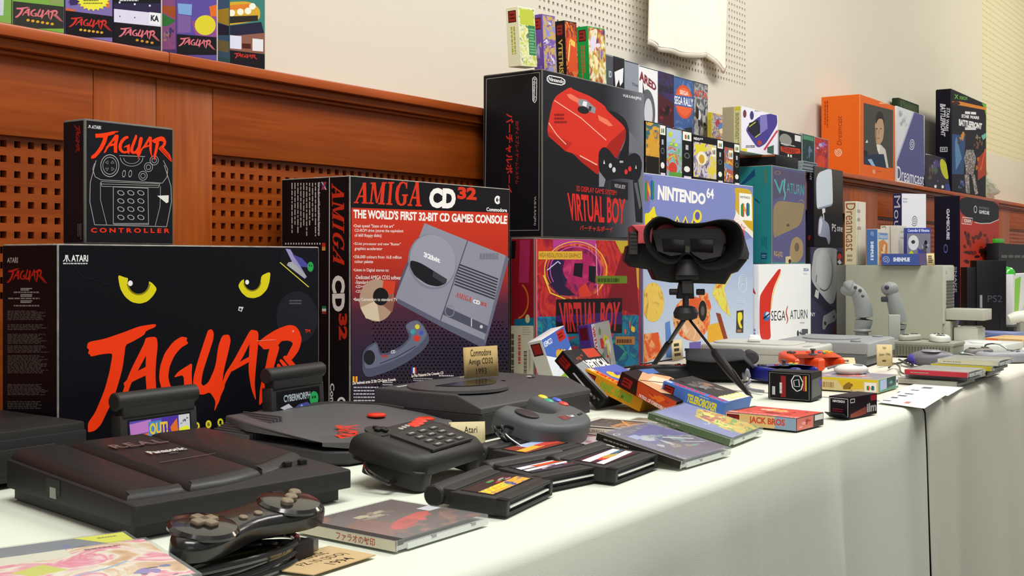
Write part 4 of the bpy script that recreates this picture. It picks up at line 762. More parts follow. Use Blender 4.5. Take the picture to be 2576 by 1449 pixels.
a.P([(1605,620),(1760,640),(1740,1080),(1605,1080)],'#2a4a78'); a.P([(1640,720),(1655,640),(1720,900),(1650,1040)],'#5a84b0'); a.P([(1900,900),(1990,800),(1998,1080),(1900,1150)],'#a8381c'); a.L([(1985,790),(1935,1040)],12,'#d8503a'); a.P([(1940,640),(2005,600),(1995,660),(1960,690)],'#6ab0a8')
# soft pale shapes stand in for the printed characters
FG = artm(('#a49c9c','#c8c4c4','#3a3440','#8a7a6a','#d0c8c0'),60,3); a.P([(1770,800),(1850,800),(1880,900),(1850,1080),(1770,1080),(1745,900)],FG); a.P([(1750,1080),(1800,1080),(1810,1300),(1765,1305)],FG); a.P([(1825,1080),(1865,1080),(1905,1300),(1870,1310)],FG); a.B(1660,560,1780,760,('#8a5a2a','#4a3a2a','#c88a3a'),9,3); a.B(1850,600,1970,820,('#6a4a30','#8a7a60'),9,4); a.B(1870,840,1960,1060,('#b86a2a','#8a3a1c'),7,5); a.B(1650,1100,1760,1300,('#3a5a8a','#5a6a9a'),6,6)
a = K.face('left').px(2040, 200, 4.528); a.P([(1420,100),(1590,90),(1600,1300),(1425,1290)],'#120e1e'); a.T('STAR WARS', (1585,330,1565,590,1530,585,1545,320), '#d8d8de', .03); a.T('BATTLEFRONT', (1535,285,1530,650,1480,640,1470,275), '#d8d8de', .04); a.R(1470,768,1555,825,'#c8c8d0'); a.R(1480,778,1545,815,'#2a2634'); a.T('M', (1490,782,1530,812), '#c8c8d0', .03); K.done()
K = upright('game_case', 'dark game case with yellow oval and small white discs, leaning before the tall display carton', 'game case', 2328, 380, 2391, .014, 1.425, z0=ZL+.0005, base='#1f1b24', bev=.001, tilt=-8)
a = K.face('front').px(2040, 200, 4.528); a.P([(1300,810),(1560,880),(1655,1080),(1660,1285),(1480,1270),(1330,1200)],'#231e30'); a.B(1330,860,1480,1180,('#4a3a78','#5a4a38','#3a5a4a','#6a5a8a'),14,3); a.E(1520,1020,40,118,'#b8b82a',rot=-16); a.L([(1305,850),(1380,830),(1440,850),(1500,835),(1558,870)],8,'#c8ccd8')
for x, y in ((1418,1218),(1500,1222),(1615,1220)): a.E(x,y,14,18,'#e0e0e8')
a.R(1530,1190,1640,1270,'#2c3c88'); a.R(1642,1180,1662,1280,'#d8d8e0'); K.done()
# ------------------------------------------------------------------ consoles, pads and cartridges of the near table
def flat_art(r, x0, y0, x1, y1, z, th=None):               # printing on a level top of thing r, in its own axes; u along x, v towards the front
    Mr = r.matrix_basis; R = Mr.to_3x3(); return Art(Mr @ Vector((x0, y1, z)), R @ Vector((x1-x0, 0, 0)), R @ Vector((0, y0-y1, 0)), R @ Vector((0, 0, 1)))
def front_art(r, x0, z0, x1, z1, y):
    Mr = r.matrix_basis; R = Mr.to_3x3(); return Art(Mr @ Vector((x0, y, z1)), R @ Vector((x1-x0, 0, 0)), R @ Vector((0, 0, z0-z1)), R @ Vector((0, -1, 0)))
def frame(fl, fr, z=0.0): a, b = gz(*fl, z), gz(*fr, z); return a, yw(a, b), (b-a).length
def arc(x0, x1, f, n): return [(x0+(x1-x0)*i/n, f(i/n)) for i in range(n+1)]
def rr(x0, y0, x1, y1, r, n=5):
    o = []
    for cx, cy, a in ((x1-r, y0+r, -90), (x1-r, y1-r, 0), (x0+r, y1-r, 90), (x0+r, y0+r, 180)):
        for i in range(n+1): t = math.radians(a+90*i/n); o.append((cx+r*math.cos(t), cy+r*math.sin(t)))
    return o
# --- black disc player, front left
P, yy, w = frame((335, 1364), (880, 1268))
r = root('disc_console', 'black disc console with domed glossy-edged lid in front of the yellow-eyed carton', 'game console', P, math.radians(-8))
Wc, Dc = .236, .255
body = M('#201f1f', .5, .4, .15, 0, .05)
MB().prism(rr(.008, .010, Wc-.008, Dc, .004), 0, .016, body).prism(rr(0, 0, Wc, Dc, .005), .0125, .040, body, .002, 2, ztop=lambda x, y: -.010*max(0, 1-y/.09)).part('base', r)
fy = lambda t: .016+.022*(1.6*t-.45)**2+.052*max(0, t-.40)**1.3
def lidpart(t0, t1, name, z1, m, bev=.012):
    x0, x1 = .004+(Wc-.012)*t0, .004+(Wc-.012)*t1
    return MB().prism(arc(x0, x1, lambda t: fy(t0+(t1-t0)*t), 14)+[(x1, Dc-.003), (x0, Dc-.003)], .020, z1, m, bev, 6, ztop=lambda x, y: -.013*max(0, 1-(y-.015)/.19)).part(name, r)
gm = M('#242323', .42, .32, .14, 0, .05, 0, 1, .05)
lidpart(0, .262, 'lid_wing', .0500, gm); lidpart(.264, .66, 'disc_lid', .0512, gm); lidpart(.662, 1, 'lid_wing', .0500, gm)
lz = lambda x, y: r.matrix_basis @ Vector((x, y, .0513-.013*max(0, 1-(y-.015)/.19)))
o = lz(.070, .205); u = lz(.150, .205)-o; v = lz(.070, .075)-o; a = Art(o, u, v, u.cross(v)*-1, .00015)
a.T('R.E.A.L.', (.1,.06,.85,.2), '#6a5654', .03); a.T('Panasonic', (.30,.42,.80,.52), '#c8c4be', .03); a.S(.5,.55,.66,.59,1,'#6a6662'); a.L([(.15,.80),(.95,.76)],.012,'#5a5650'); a.part('lid_lettering', r, world=True)
MB().box(.001, .135, .020, -.0006, .163, .034, pl('#1c1b1b')).box(-.0009, .143, .016, .001, .155, .026, pl('#9a9a94')).part('side_socket', r)
for i in (0, 1): MB().box(Wc-.046+.018*i, .048, .0300, Wc-.038+.018*i, .054, .0372, pl('#1c1a19'), .0006).part('button', r)
MB().box(Wc-.074, .066, .034, Wc-.066, .071, .0385, M('#6a6a30', .4)).part('power_light', r)
# --- its pad on a coil of cable
Pc = gz(628, 1322, .034); ya = yw(gz(455, 1330, .034), gz(780, 1240, .034))
coil = MB(); rnd = random.Random(4)
for k in range(7):
    pts = []; e1, e2 = .068-.0035*(k % 3), .026-.002*(k % 2)
    for i in range(29): t = 2*math.pi*i/28; pts.append((-.016+e1*math.cos(t)+.002*math.sin(3*t+k), e2*math.sin(t)+.002*k % .003, .0032+.0042*(k//2)+.001*math.sin(2*t+k)))
    coil.tube(pts, .0029, gl('#141313'), 7, 2)
pad = root('game_pad', 'black dog-bone game pad with pale buttons resting on its coiled cable before the disc console', 'game controller', Pc-Vector((0, 0, .034)), 0, None, Matrix.Rotation(ya, 4, 'Z'))
tl = Matrix.Translation((0, .002, .030)) @ Matrix.Rotation(math.radians(11), 4, 'X') @ Matrix.Scale(.93, 4) @ Matrix.Translation((0, 0, -.027))
bone = [(.086*math.cos(t)*(1), (.031+.0035*math.cos(2*t)-.009*math.exp(-(math.cos(t)/.42)**2))*math.sin(t)) for t in [2*math.pi*i/48 for i in range(48)]]
bone = [(x, y-.012*(x/.086)**2+.006) for x, y in bone]
MB().prism(bone, .023, .040, M('#1d1b1a', .22, .5, .05, 0, 0, 0, 1, .2), .008, 5).xf(tl).part('shell', pad)
for sx in (-1, 1): MB().lathe([(.0285, 0), (.0285, .002), (.026, .0045), (.018, .0058), (.001, .006)], gl('#1b1918'), 32, (.052*sx, .0015, .0385)).xf(tl).part('button_plate', pad)
tan = M('#7d6f5c', .35, .4)
b = MB(); b.box(-.064, -.0035, .0435, -.040, .0065, .0482, tan, .002).box(-.057, -.0105, .0435, -.047, .0135, .0482, tan, .002); b.xf(tl).part('direction_cross', pad)
for i, (x, y) in enumerate(((.040, -.005), (.052, .001), (.064, .007))): MB().lathe([(.0056, 0), (.0056, .003), (.0045, .0042), (.001, .0046)], tan, 20, (x, y, .0440)).xf(tl).part('action_button', pad)
for x in (-.009, .009): MB().cyl((x, -.001, .0395), .0038, .0022, tan, n=14, bev=.0005).xf(tl).part('small_button', pad)
coil.part('cable', pad)
MB().tube([(.030, -.010, .006), (.034, -.012, .006), (.040, -.012, .007)], .003, gl('#141313'), 8).part('cable_end', pad)
MB().box(.030, -.020, .001, .054, -.004, .015, pl('#1b1a1c'), .002).box(.054, -.018, .003, .062, -.006, .013, M('#8a8a8c', .3, .5, 0, .8), .001).part('plug', pad)
# --- dark slab at the far left
q = gz(219, 1192); 
r = root('video_console', 'flat black box console at the table end, left of the yellow-eyed carton', 'game console', q+Vector((-.40, 0, 0)), 0)
MB().box(0, 0, .004, .398, .22, .0595, pl('#222120'), .003).part('housing', r); MB().box(.0, -.002, .008, .398, .001, .050, pl('#1f1e1e'), .001).box(.285, -.003, .012, .36, .0, .040, pl('#262524'), .001).part('front_panel', r)
for i in (0, 1): MB().cyl((.03+.34*i, .03, 0), .01, .005, pl('#111111')).part('foot', r)
def card(name, lab, P, w, h, yaw, lean, col, lines, tc='#2a2620', th=.0006, curl=.0):      # a cut paper card, lean 0 = upright, 90 = flat
    R = Matrix.Rotation(yaw, 4, 'Z') @ Matrix.Rotation(math.radians(-lean), 4, 'X'); vs, fs = [], []; n = 10
    for i in range(n+1):
        for k in range(2): x = w*i/n; y = curl*((i/n)**3)*(1 if k == 0 else .6); vs.append((x, -y, h*k))
    fs = [[2*i, 2*i+2, 2*i+3, 2*i+1] for i in range(n)]
    mb = MB().add(vs, fs, M(col, .8, .1, .15)); o = solid(name, mb, lab, 'paper card', loc=P, rot=R)
    md = o.modifiers.new('paper_thickness', 'SOLIDIFY'); md.thickness = th; md.offset = -1
    R3 = R.to_3x3(); a = Art(P+R3 @ Vector((0, 0, h)), R3 @ Vector((w, 0, 0)), R3 @ Vector((0, 0, -h)), R3 @ Vector((0, -1, 0)), .00015); a.n = 2
    for s, q in lines:
        if s: a.T(s, q, tc, .0)
        else: a.S(*q, tc, 3, .6)
    if lines: a.part('writing', o, world=True)
    return o
card('paper_card', 'white paper slip lying behind the disc console, right of the flat black box console', gz(160, 1140, .001), .035, .018, .0, 80, '#dcd6c0', [])
# --- cartridges
def cartridge(name, lab, group=None, seed=0, cols=('#c83a2a','#e0a83a','#3a4a8a'), loc=(0, 0, 0), rot=None, draw=None):
    """local axes: x across the contact edge, y from contact edge (0) to the rolled handle, z out of the label"""
    r = root(name, lab, 'game cartridge', loc, 0, group, rot); m = pl('#292827'); w, d, t = .112, .060, .0165
    b = MB().box(0, .010, 0, w, d, t, m, .0016).box(0, 0, 0, .008, .012, t, m, .0012).box(w-.008, 0, 0, w, .012, t, m, .0012).box(0, 0, t-.003, w, .012, t, m, .0012).box(0, 0, 0, w, .012, .003, m, .0012)
    b.prism([(.004, d-.003), (w-.004, d-.003), (w-.002, d+.018), (.002, d+.018)], .003, t+.002, m, .002); b.part('shell', r)
    MB().box(.008, .004, .003, w-.008, .0105, t-.003, M('#171620', .5)).part('slot', r); MB().box(.010, .0005, t*.42, w-.010, .006, t*.42+.0016, M('#e4e6e0', .35)).part('contact_board', r)
    MB().cyl((-.003, d+.016, .0105), .0105, w+.006, m, 'x', 24, bev=.0015).part('handle', r)
    MB().box(.010, .018, t-.0005, w-.010, d-.006, t+.0004, mm('#161316')).part('label_backing', r)
    a = flat_art(r, .012, .020, w-.012, d-.008, t+.0004) if rot is None else None
    R3 = r.matrix_basis.to_3x3(); a = Art(r.matrix_basis @ Vector((.012, d-.008, t+.0005)), R3 @ Vector((w-.024, 0, 0)), R3 @ Vector((0, -(d-.028), 0)), R3 @ Vector((0, 0, 1)))
    a.R(0, 0, 1, 1, artm(cols, 60, seed)); draw and draw(a); a.part('label', r, world=True); return r
def lying(fl, fr, z, tilt=3):
    p, y, w = frame(fl, fr, z); return p, Matrix.Rotation(y, 4, 'Z') @ Matrix.Rotation(math.radians(tilt), 4, 'X')
GC = 'black cartridges with rolled handles lying on the cloth'
def d_c(a): a.R(0,0,1,.5,'#3a2420'); a.T('SOCCER', (.02,.52,.6,.86), '#d8d030', .04); a.B(.4,.05,.98,.5,('#2f9a48','#d04a5a','#c83028','#b88ab0'),10,2)
def d_b(a): a.R(0,.0,1,1,'#3a3440'); a.P([(0,.25),(1,.05),(1,.3),(0,.5)],'#e8e4e8'); a.P([(0,.6),(.9,.42),(.9,.58),(0,.8)],'#ded8dc'); a.P([(.2,.3),(.8,.18),(.85,.36),(.3,.5)],'#d0502a'); a.B(.2,.5,1,.98,('#b84a30','#c8b8d0','#6a5a6a'),8,4)
def d_a(a): a.R(0,0,1,1,'#8a3a2a'); a.P([(.3,0),(1,0),(1,.4),(.3,.5)],'#a8b8d8'); a.P([(.0,.55),(.6,.4),(.6,.75),(.05,.9)],'#d8a83a'); a.P([(.5,.4),(1,.35),(1,.8),(.5,.7)],'#c8463a')
def d_d(a): a.R(0,0,1,1,'#4a1c2a'); a.P([(0,.15),(1,.0),(1,.28),(0,.48)],'#ece6ea'); a.P([(0,.72),(1,.5),(1,.78),(0,1)],'#ece6ea'); a.P([(.2,.45),(.5,.35),(.6,.6),(.25,.7)],'#d83a24'); a.E(.55,.5,.2,.14,'#b89a4a'); a.P([(.6,.4),(1,.3),(1,.42),(.7,.5)],'#3a6a88')
pa, ra = lying((1345, 1187), (1440, 1160), 0); cartridge('game_cartridge', 'black cartridge with orange and pale blue label, rearmost of the lying four', GC, 1, loc=pa, rot=ra, draw=d_a)
pb, rb = lying((1352, 1243), (1457, 1221), 0); cartridge('game_cartridge', 'black cartridge with white streaks label, lying between the yellow-lettered one and the rearmost one', GC, 2, loc=pb, rot=rb, draw=d_b)
pc, rc = lying((1273, 1303), (1391, 1246), 0); cartridge('game_cartridge', 'black cartridge with yellow lettered label, nearest the table front', GC, 3, loc=pc, rot=rc, draw=d_c)
pd, rd = lying((1546, 1219), (1636, 1185), 0); cartridge('game_cartridge', 'black cartridge with white and red striped label beside the violet disc case', GC, 4, loc=pd, rot=rd, draw=d_d)
# --- cat-shaped grey console with a cartridge in its slot
r = root('cartridge_console', 'dark grey wedge console with red brush lettering and two red buttons behind the disc console', 'game console', Vector((.962, .925, TZ)), math.radians(-2))
JC = r; Wj, Dj = .245, .245
out = [(0, .03), (.02, .006), (.07, .0), (.16, 0), (.215, .01), (.24, .035), (Wj, .09), (.235, .16), (.20, Dj), (.03, Dj), (.004, .17)]
MB().prism(out, 0, .016, pl('#353435'), .003, 3, .003).part('base', r)
def rise(x, y): return .0165*min(1, max(0, y/.15))-.0125
MB().prism([(x*.985+.002, y*.985+.002) for x, y in out], .026, .0335, pl('#575556'), .003, 3, ztop=rise).part('upper_shell', r)
b = MB(); 
for i in range(11): b.box(.004+.0052*i, .165, .014, .0070+.0052*i, Dj-.006, .022+.0018*i, pl('#4c4a4b'), .0005)
b.part('vent_grille', r)
MB().prism([(.084, .222), (.204, .222), (.204, .2435), (.084, .2435)], .02, .0385, pl('#2a292a'), .002).part('cartridge_slot', r)
MB().tube([(.16, .236, .037), (.21, .215, .0365), (.232, .16, .0355), (.238, .12, .033)], .004, pl('#2b2a2b'), 8).part('rim_groove', r)
for x, y in ((.175, .112), (.215, .062)): MB().lathe([(.0125, 0), (.0125, .002), (.010, .0034), (.001, .0036)], M('#d8341a', .35), 24, (x, y, .0335+rise(x, y)-.0016)).part('red_button', r)
R3 = r.matrix_basis; v = lambda x, y: R3 @ Vector((x, y, .0338+rise(x, y)))
o, u, w_ = v(.030, .040), v(.086, .098)-v(.030, .040), v(.062, .014)-v(.030, .040); Art(o, u, w_, u.cross(w_)*-1, .0003).Q(JAG, (0, 0, 1, 1), '#d8341a').part('brush_lettering', r, world=True)
# upright cartridges
def standing(px, d, yaw, tilt=0, z=0.0):
    p = gd(px, 651, d); p.z = TZ+z
    return p, Matrix.Rotation(yaw, 4, 'Z') @ Matrix.Rotation(math.radians(90+tilt), 4, 'X')
def d_cy(a): a.R(0,0,1,1,'#0c0c14'); a.T('CYBERMORPH', (.14,.12,.78,.42), '#a8b4bc', .03); a.E(.87,.45,.11,.3,'#28a055'); a.E(.84,.4,.02,.06,'#0c3018'); a.E(.9,.4,.02,.06,'#0c3018'); a.P([(.05,.62),(.25,.5),(.35,.7),(.15,.75)],'#b8bcc8'); a.P([(.35,.75),(.5,.6),(.7,.55),(.85,.8),(.5,.95)],'#4a4a9a'); a.P([(.55,.6),(.62,.75),(.5,.85)],'#8ab0e0'); a.P([(.3,.8),(.6,.82),(.4,.97),(.1,.95)],'#5a1c3a'); a.E(.62,.86,.04,.05,'#c83040')
p, R_ = standing(662, 1.53, math.radians(7), -3, .008)
cartridge('game_cartridge', 'black cartridge with green mask label standing upright in the grey wedge console', None, 5, loc=p, rot=R_, draw=d_cy)
def d_fl(a): a.R(0,0,1,1,'#5a4ab0'); a.P([(0,.1),(.35,.02),(.33,.45),(.02,.5)],'#c07ac8'); a.R(.3,.1,.52,.8,'#4a88c8'); a.P([(.0,.55),(.3,.48),(.3,1),(0,1)],'#d86a2a'); a.R(.52,.02,.8,.98,'#4a30a0'); a.T('FLIP', (.04,.55,.32,.9), '#e88a2a', .04); a.T('OUT!', (.32,.16,.62,.58), '#e8c030', .04); a.P([(.66,.4),(.78,.1),(.8,.7),(.7,.8)],'#d86a2a'); a.R(.81,.0,1,1,'#c8ccd0'); a.P([(.81,.5),(.95,.42),(1,.6),(.9,.75),(.81,.9)],'#e0e030'); a.B(.82,.02,.99,.4,('#4a4a58','#8a9ab0'),5,3)
p, R_ = standing(284, 1.318, math.radians(2), -4, .0)
cartridge('game_cartridge', 'black cartridge with purple and orange label standing upright behind the disc console', None, 6, loc=p, rot=R_, draw=d_fl)
# --- keypad pad
P, yy, w = frame((1052, 1240), (1220, 1181))
r = root('keypad_pad', 'black keypad game pad with twelve grey marked keys beside the wedge console', 'game controller', P, 0, None, Matrix.Rotation(yy, 4, 'Z') @ Matrix.Rotation(math.radians(12), 4, 'X')); Wk, Dk = w, .094
S_ = pl('#262423')
def hump(x, y): return .016*math.sin(math.pi*min(1, max(0, x/Wk)))**.5-.012*(y/Dk)*0+.004*min(1, y/.05)
MB().prism(rr(0, 0, .030, Dk*.8, .010), 0, .02, S_, .003).prism(rr(Wk-.030, 0, Wk, Dk*.8, .010), 0, .02, S_, .003).prism(rr(.004, .018, Wk-.004, Dk, .012), .010, .022, S_, .003).part('grip_underside', r)
MB().prism([(0, .012), (.012, 0), (Wk-.012, 0), (Wk, .012), (Wk+.004, .06), (Wk-.004, Dk), (.004, Dk), (-.006, .06)], .0155, .036, S_, .014, 6, ztop=lambda x, y: .003*min(1, y/.06)).part('top_shell', r)
MB().prism([(.030, .008), (Wk-.030, .008), (Wk-.026, .060), (.026, .060)], .0365, .0392, pl('#2d2b2a'), .0008, 1, ztop=lambda x, y: .003*min(1, y/.06)).part('keypad_plate', r)
for k in range(4):
    for c in range(3):
        x, y = Wk/2+(c-1)*.0235, .014+.0115*k; z = .0394+.003*min(1, y/.06); kb = MB().box(x-.007, y-.003, z-.001, x+.007, y+.003, z+.0012, pl('#43413e'), .0006); ky = kb.part('key', r)
        MB().box(x-.0045, y-.0012, z+.0010, x+.0045, y+.0012, z+.0014, mm('#9a9a94')).part('key_mark', ky)
MB().box(.018, .0635, .0390, Wk-.018, .066, .0398, pl('#1c1b1a')).part('card_slot', r)
for k in range(3): MB().lathe([(.0075, 0), (.0075, .003), (.005, .0045), (.001, .005)], M('#d8341a', .35), 18, (Wk-.052+.014*k, .072+.004*k, .0362)).part('red_button', r)
for k in range(3): MB().cyl((Wk-.082+.009*k, .071+.0015*k, .038), .0032, .0018, pl('#a8a49c'), n=10).part('small_button', r)
MB().lathe([(.017, 0), (.017, .002), (.001, .003)], pl('#2a2927'), 24, (.034, .078, .0372)).box(.025, .075, .040, .043, .081, .043, pl('#1c1b1a'), .001).box(.031, .069, .040, .037, .087, .043, pl('#1c1b1a'), .001).part('direction_cross', r)
MB().tube([(-.002, Dk*.7, .010), (-.014, Dk*.55, .008), (-.016, Dk*.3, .005), (-.004, .03, .004), (.02, .03, .004)], .0026, gl('#1a1918'), 8).part('cable', r)
# --- grey disc console and its horseshoe pad
P = gz(1210, 1108)
r = root('disc_console', 'charcoal disc console with round domed lid before the red and black CD carton', 'game console', P, math.radians(1)); CDR = r
Wd, Dd = .285, .185; g1 = pl('#434243')
def slope(x, y): return -.016*max(0, 1-y/.042)
MB().prism(rr(0, 0, Wd, Dd, .004), .006, .034, pl('#2e2d2e'), .002).part('base', r)
MB().prism([(0, 0), (.0, 0.0001), (Wd, 0), (Wd, .02), (Wd, .042), (Wd, Dd), (0, Dd), (0, .042), (0, .02)][1:], .034, .058, g1, .003, 3, ztop=slope).part('upper_shell', r)
MB().lathe([(.074, 0), (.073, .004), (.062, .0075), (.05, .0085), (.001, .0088)], g1, 48, (.088, .105, .0545)).part('disc_lid', r)
MB().prism([(.088+.056*math.cos(t), .105+.056*math.sin(t)) for t in [math.pi*(1.02+.96*i/16) for i in range(17)]], .0620, .0637, gl('#1c1a1d')).part('lid_window', r)
MB().box(.050, -.0008, .020, .165, .004, .030, pl('#2c3232'), .0015).box(.148, -.0012, .018, .176, .003, .031, pl('#474a4a'), .001).part('front_port', r)
MB().box(.178, .085, .0575, .1795, .092, .0588, pl('#1a1a1a')).box(.230, .075, .0578, .246, .0775, .0588, pl('#1a1a1a')).box(.236, .0725, .0578, .238, .084, .0588, pl('#1a1a1a')).part('top_mark', r)
a = flat_art(r, .02, .13, .28, .18, .0582); a.S(.02,.2,.16,.34,1,'#e0dcd8',2,.9); a.S(.62,.1,.9,.2,1,'#c8b8a8',3,.9); a.part('badge', r, world=True)
MB().cyl((Wd-.035, .09, .0575), .004, .0015, M('#c8c8c8', .4), n=12).part('indicator_light', r)
for i in (0, 1):
    for j in (0, 1): MB().cyl((.025+(Wd-.05)*i, .025+(Dd-.05)*j, 0), .011, .0065, pl('#151414'), n=14).part('foot', r)
P = gz(1408, 1158); yy = yw(gz(1338, 1133), gz(1482, 1060))
r = root('horseshoe_pad', 'grey horseshoe shaped game pad with four coloured buttons before the charcoal disc console', 'game controller', P, 0, None, Matrix.Rotation(yy-.03, 4, 'Z') @ Matrix.Rotation(math.radians(16), 4, 'X'))
Wp = .165; o_ = []
for i in range(17): t = math.radians(180+180*i/16); o_.append((Wp/2+(Wp/2)*math.cos(t), .050+.050*math.sin(t)))
o_ += [(Wp, .085), (Wp-.010, .098), (Wp-.036, .098), (Wp-.046, .085)]
for i in range(9): t = math.radians(0-180*i/8); o_.append((Wp/2+.031*math.cos(t), .066+.020*math.sin(t)))
o_ += [(.046, .085), (.036, .098), (.010, .098), (0, .085)]
gp = pl('#525658'); MB().prism(o_, .004, .032, gp, .009, 5, .004, ztop=lambda x, y: .004*math.sin(math.pi*x/Wp)).part('shell', r)
MB().lathe([(.0155, 0), (.0155, .003), (.012, .0045), (.001, .0035)], pl('#2e2628'), 26, (.024, .062, .032)).part('direction_pad', r)
for (x, y), c, nm in (((Wp-.030, .072), '#3a9a80', 'green_button'), ((Wp-.021, .084), '#d8c62a', 'yellow_button'), ((Wp-.009, .068), '#4458c0', 'blue_button'), ((Wp-.018, .055), '#d8402c', 'red_button')): MB().lathe([(.0068, 0), (.0068, .003), (.005, .0045), (.001, .005)], M(c, .35), 18, (x, y, .0318)).part(nm, r)
MB().box(Wp/2+.026, .020, .033, Wp/2+.042, .0235, .0365, pl('#26282a'), .0012).part('pause_button', r)
a = flat_art(r, .055, .018, .100, .038, .0352); a.Q(AMI, (.05,.2,.6,.8), '#a8342c'); a.T('CD', (.64,.2,.95,.8), '#d0d0d0', .05); a.part('badge', r, world=True)
MB().tube([(.012, .06, .014), (-.016, .075, .020), (-.030, .06, .012), (-.022, .03, .0035), (.002, .018, .0035), (.03, .030, .0035)], .0022, gl('#19181a'), 8, 6).tube([(.012, .07, .012), (-.012, .085, .014), (-.024, .068, .008), (-.014, .04, .0035), (.01, .03, .0035)], .0022, gl('#19181a'), 8, 6).part('cable', r)
# cards
pz = CDR.matrix_basis @ Vector((.135, .128, .0625)); card('paper_card', 'tan card with three written lines standing on the charcoal disc console', pz, .066, .046, math.radians(-14), 4, '#b39a68', [('Commodore', (.2,.08,.8,.3)), ('Amiga CD32', (.14,.38,.84,.62)), ('1993', (.34,.7,.64,.9))])
p = gz(1130, 1119); card('paper_card', 'pale tan card with one written word leaning on the charcoal disc console side', p, .047, .029, yw(gz(1130, 1119), gz(1211, 1117)), 8, '#d2c49c', [('Atari', (.42,.2,.78,.5))])

def sheet(lab, pts, z, marks=(), words=(), col='#f0f0ec', name='paper_sheet', th=.0004):     # a thin sheet lying on the cloth: corners TL TR BR BL of its writing
    v = [gz(x, y, z) for x, y in pts]; b = MB().add([p+Vector((0, 0, th)) for p in v]+v, [[0,1,2,3],[7,6,5,4],[0,4,5,1],[1,5,6,2],[2,6,7,3],[3,7,4,0]], M(col, .8, .1))
    if (v[1]-v[0]).cross(v[2]-v[0]).z < 0: b.f = [f[::-1] for f in b.f]
    o = solid(name, b, lab, 'paper card' if words else 'paper'); a = Art(v[0]+Vector((0, 0, th)), v[1]-v[0], v[3]-v[0], Vector((0, 0, 1)))
    for m in marks: a.R(*m)
    for w in words: a.T(w[0], w[1], '#3a2c1c', .01)
    a.part('writing' if words else 'printed_marks', o, world=True)
sheet('tan paper card with three written lines lying flat at the table front edge', [(630, 1428), (828, 1375), (945, 1398), (788, 1448)], .0004, (), [('Panasonic', (.28,.12,.74,.34)), ('FZ 10 (3DO)', (.22,.42,.80,.62)), ('1994', (.38,.68,.66,.86))], '#c0a67c', 'paper_card', .0008)
# ------------------------------------------------------------------ disc cases lying on the near cloth
def jewel(name, lab, P, R, cover, spine='#2a2826', tray='#24242a', w=.124, d=.118, h=.0092, group=None, spine_txt=None, edge='#c8ccc8'):
    """hinged clear case: x along the opening edge side, spine along the x=0 side"""
    r = root(name, lab, 'disc case', P, 0, group, R); clr = M('#dfe6e2', .10, .5, 0, 0, 0, 0, .30)
    MB().box(.002, .001, .0004, w-.001, d-.001, h*.52, pl(edge), .0008).part('tray', r)
    MB().box(0, 0, h*.55, w, d, h, M('#c8ccca', .16, .5, 0, 0, 0, 0, .22), .0006).box(0, 0, .0002, .0016, d, h, clr).box(.014, -.0002, .0, w, .0012, h*.52, M('#d8dcd8', .3, .4)).part('lid', r)
    for x in (.36, .80): MB().box(w*x, -.0005, h*.35, w*x+.006, .001, h*.62, pl('#9a9c98')).part('catch', r)
    R3 = r.matrix_basis; v = lambda x, y, z: R3 @ Vector((x, y, z)); U = R3.to_3x3()
    a = Art(v(.011, d-.003, h*.97), U @ Vector((w-.014, 0, 0)), U @ Vector((0, .006-d, 0)), U @ Vector((0, 0, 1))); cover(a); a.part('cover_print', r, world=True)
    MB().box(.0005, .001, h*.56, .0105, d-.001, h*1.0, pl(spine if spine_txt is None else '#3a3634'), .0003).part('hinge_strip', r)
    a = Art(v(-.0001, d, h), U @ Vector((0, -d, 0)), U @ Vector((0, 0, -h)), U @ Vector((-1, 0, 0))); a.R(.01, .03, .99, .97, spine)
    if spine_txt: a.T(spine_txt[0], spine_txt[1], spine_txt[2], .02)
    else: a.S(.1,.35,.5,.7,1,'#9a948c')
    a.part('spine_print', r, world=True); return r
def flat(fl, fr, z=0.0, dy=0, tilt=0, roll=0):
    p, y, w = frame(fl, fr, z); return p, Matrix.Rotation(y+math.radians(dy), 4, 'Z') @ Matrix.Rotation(math.radians(tilt), 4, 'X') @ Matrix.Rotation(math.radians(roll), 4, 'Y')
GD = 'clear disc cases lying on the cloth'
def cv1(a):
    a.R(0,0,1,1,artm(('#3a3030','#5a4440','#4a3c3c','#7a4a3c','#8a6a54'),26,3)); a.P([(0,.2),(.4,0),(1,0),(1,.4),(.4,.7),(0,.8)],'#5a4846'); a.P([(0,.4),(.3,.3),(.35,.7),(0,.9)],'#7a4438'); a.B(.2,.12,.75,.5,('#8a7c64','#a89c84','#6a5c4c','#b8ac90'),12,6); a.P([(.15,.75),(.3,.62),(.5,.55),(.75,.5),(.85,.55),(.7,.66),(.45,.74),(.25,.84)],'#c0352a'); a.B(.2,.5,.85,.85,('#c8402c','#a82c24'),9,3); a.R(.84,.42,.99,.56,'#d0d0dc')
P, R = flat((997, 1390), (1225, 1320)); jewel('disc_case', 'clear disc case with dark red scrawled cover, nearest the table front edge', P, R, cv1, '#d8d2bc', group=GD, spine_txt=('ファラオの封印', (.42,.12,.80,.88), '#b0584a'))
def cv2(a): a.R(0,0,1,1,artm(('#3a3460','#5a4a80','#6a6080','#4a4a58','#8a8a98','#4e4670'),34,4)); a.P([(.15,.2),(.9,.05),(1,.5),(.6,.4),(.2,.55)],'#4a3f8c'); a.P([(.1,.6),(.9,.5),(1,.95),(.2,1)],'#5a4a64'); a.B(.15,.2,.85,.8,('#8a9098','#6a8a8a','#8a7868','#3a3058','#a8b0b8'),18,4); a.L([(.55,.42),(.9,.62)],.03,'#c8ccd4'); a.L([(.62,.62),(.92,.75)],.02,'#b8bcc8'); a.R(.14,.22,.3,.34,'#98a0cc'); a.E(.08,.12,.06,.03,'#c8c8c8',.3)
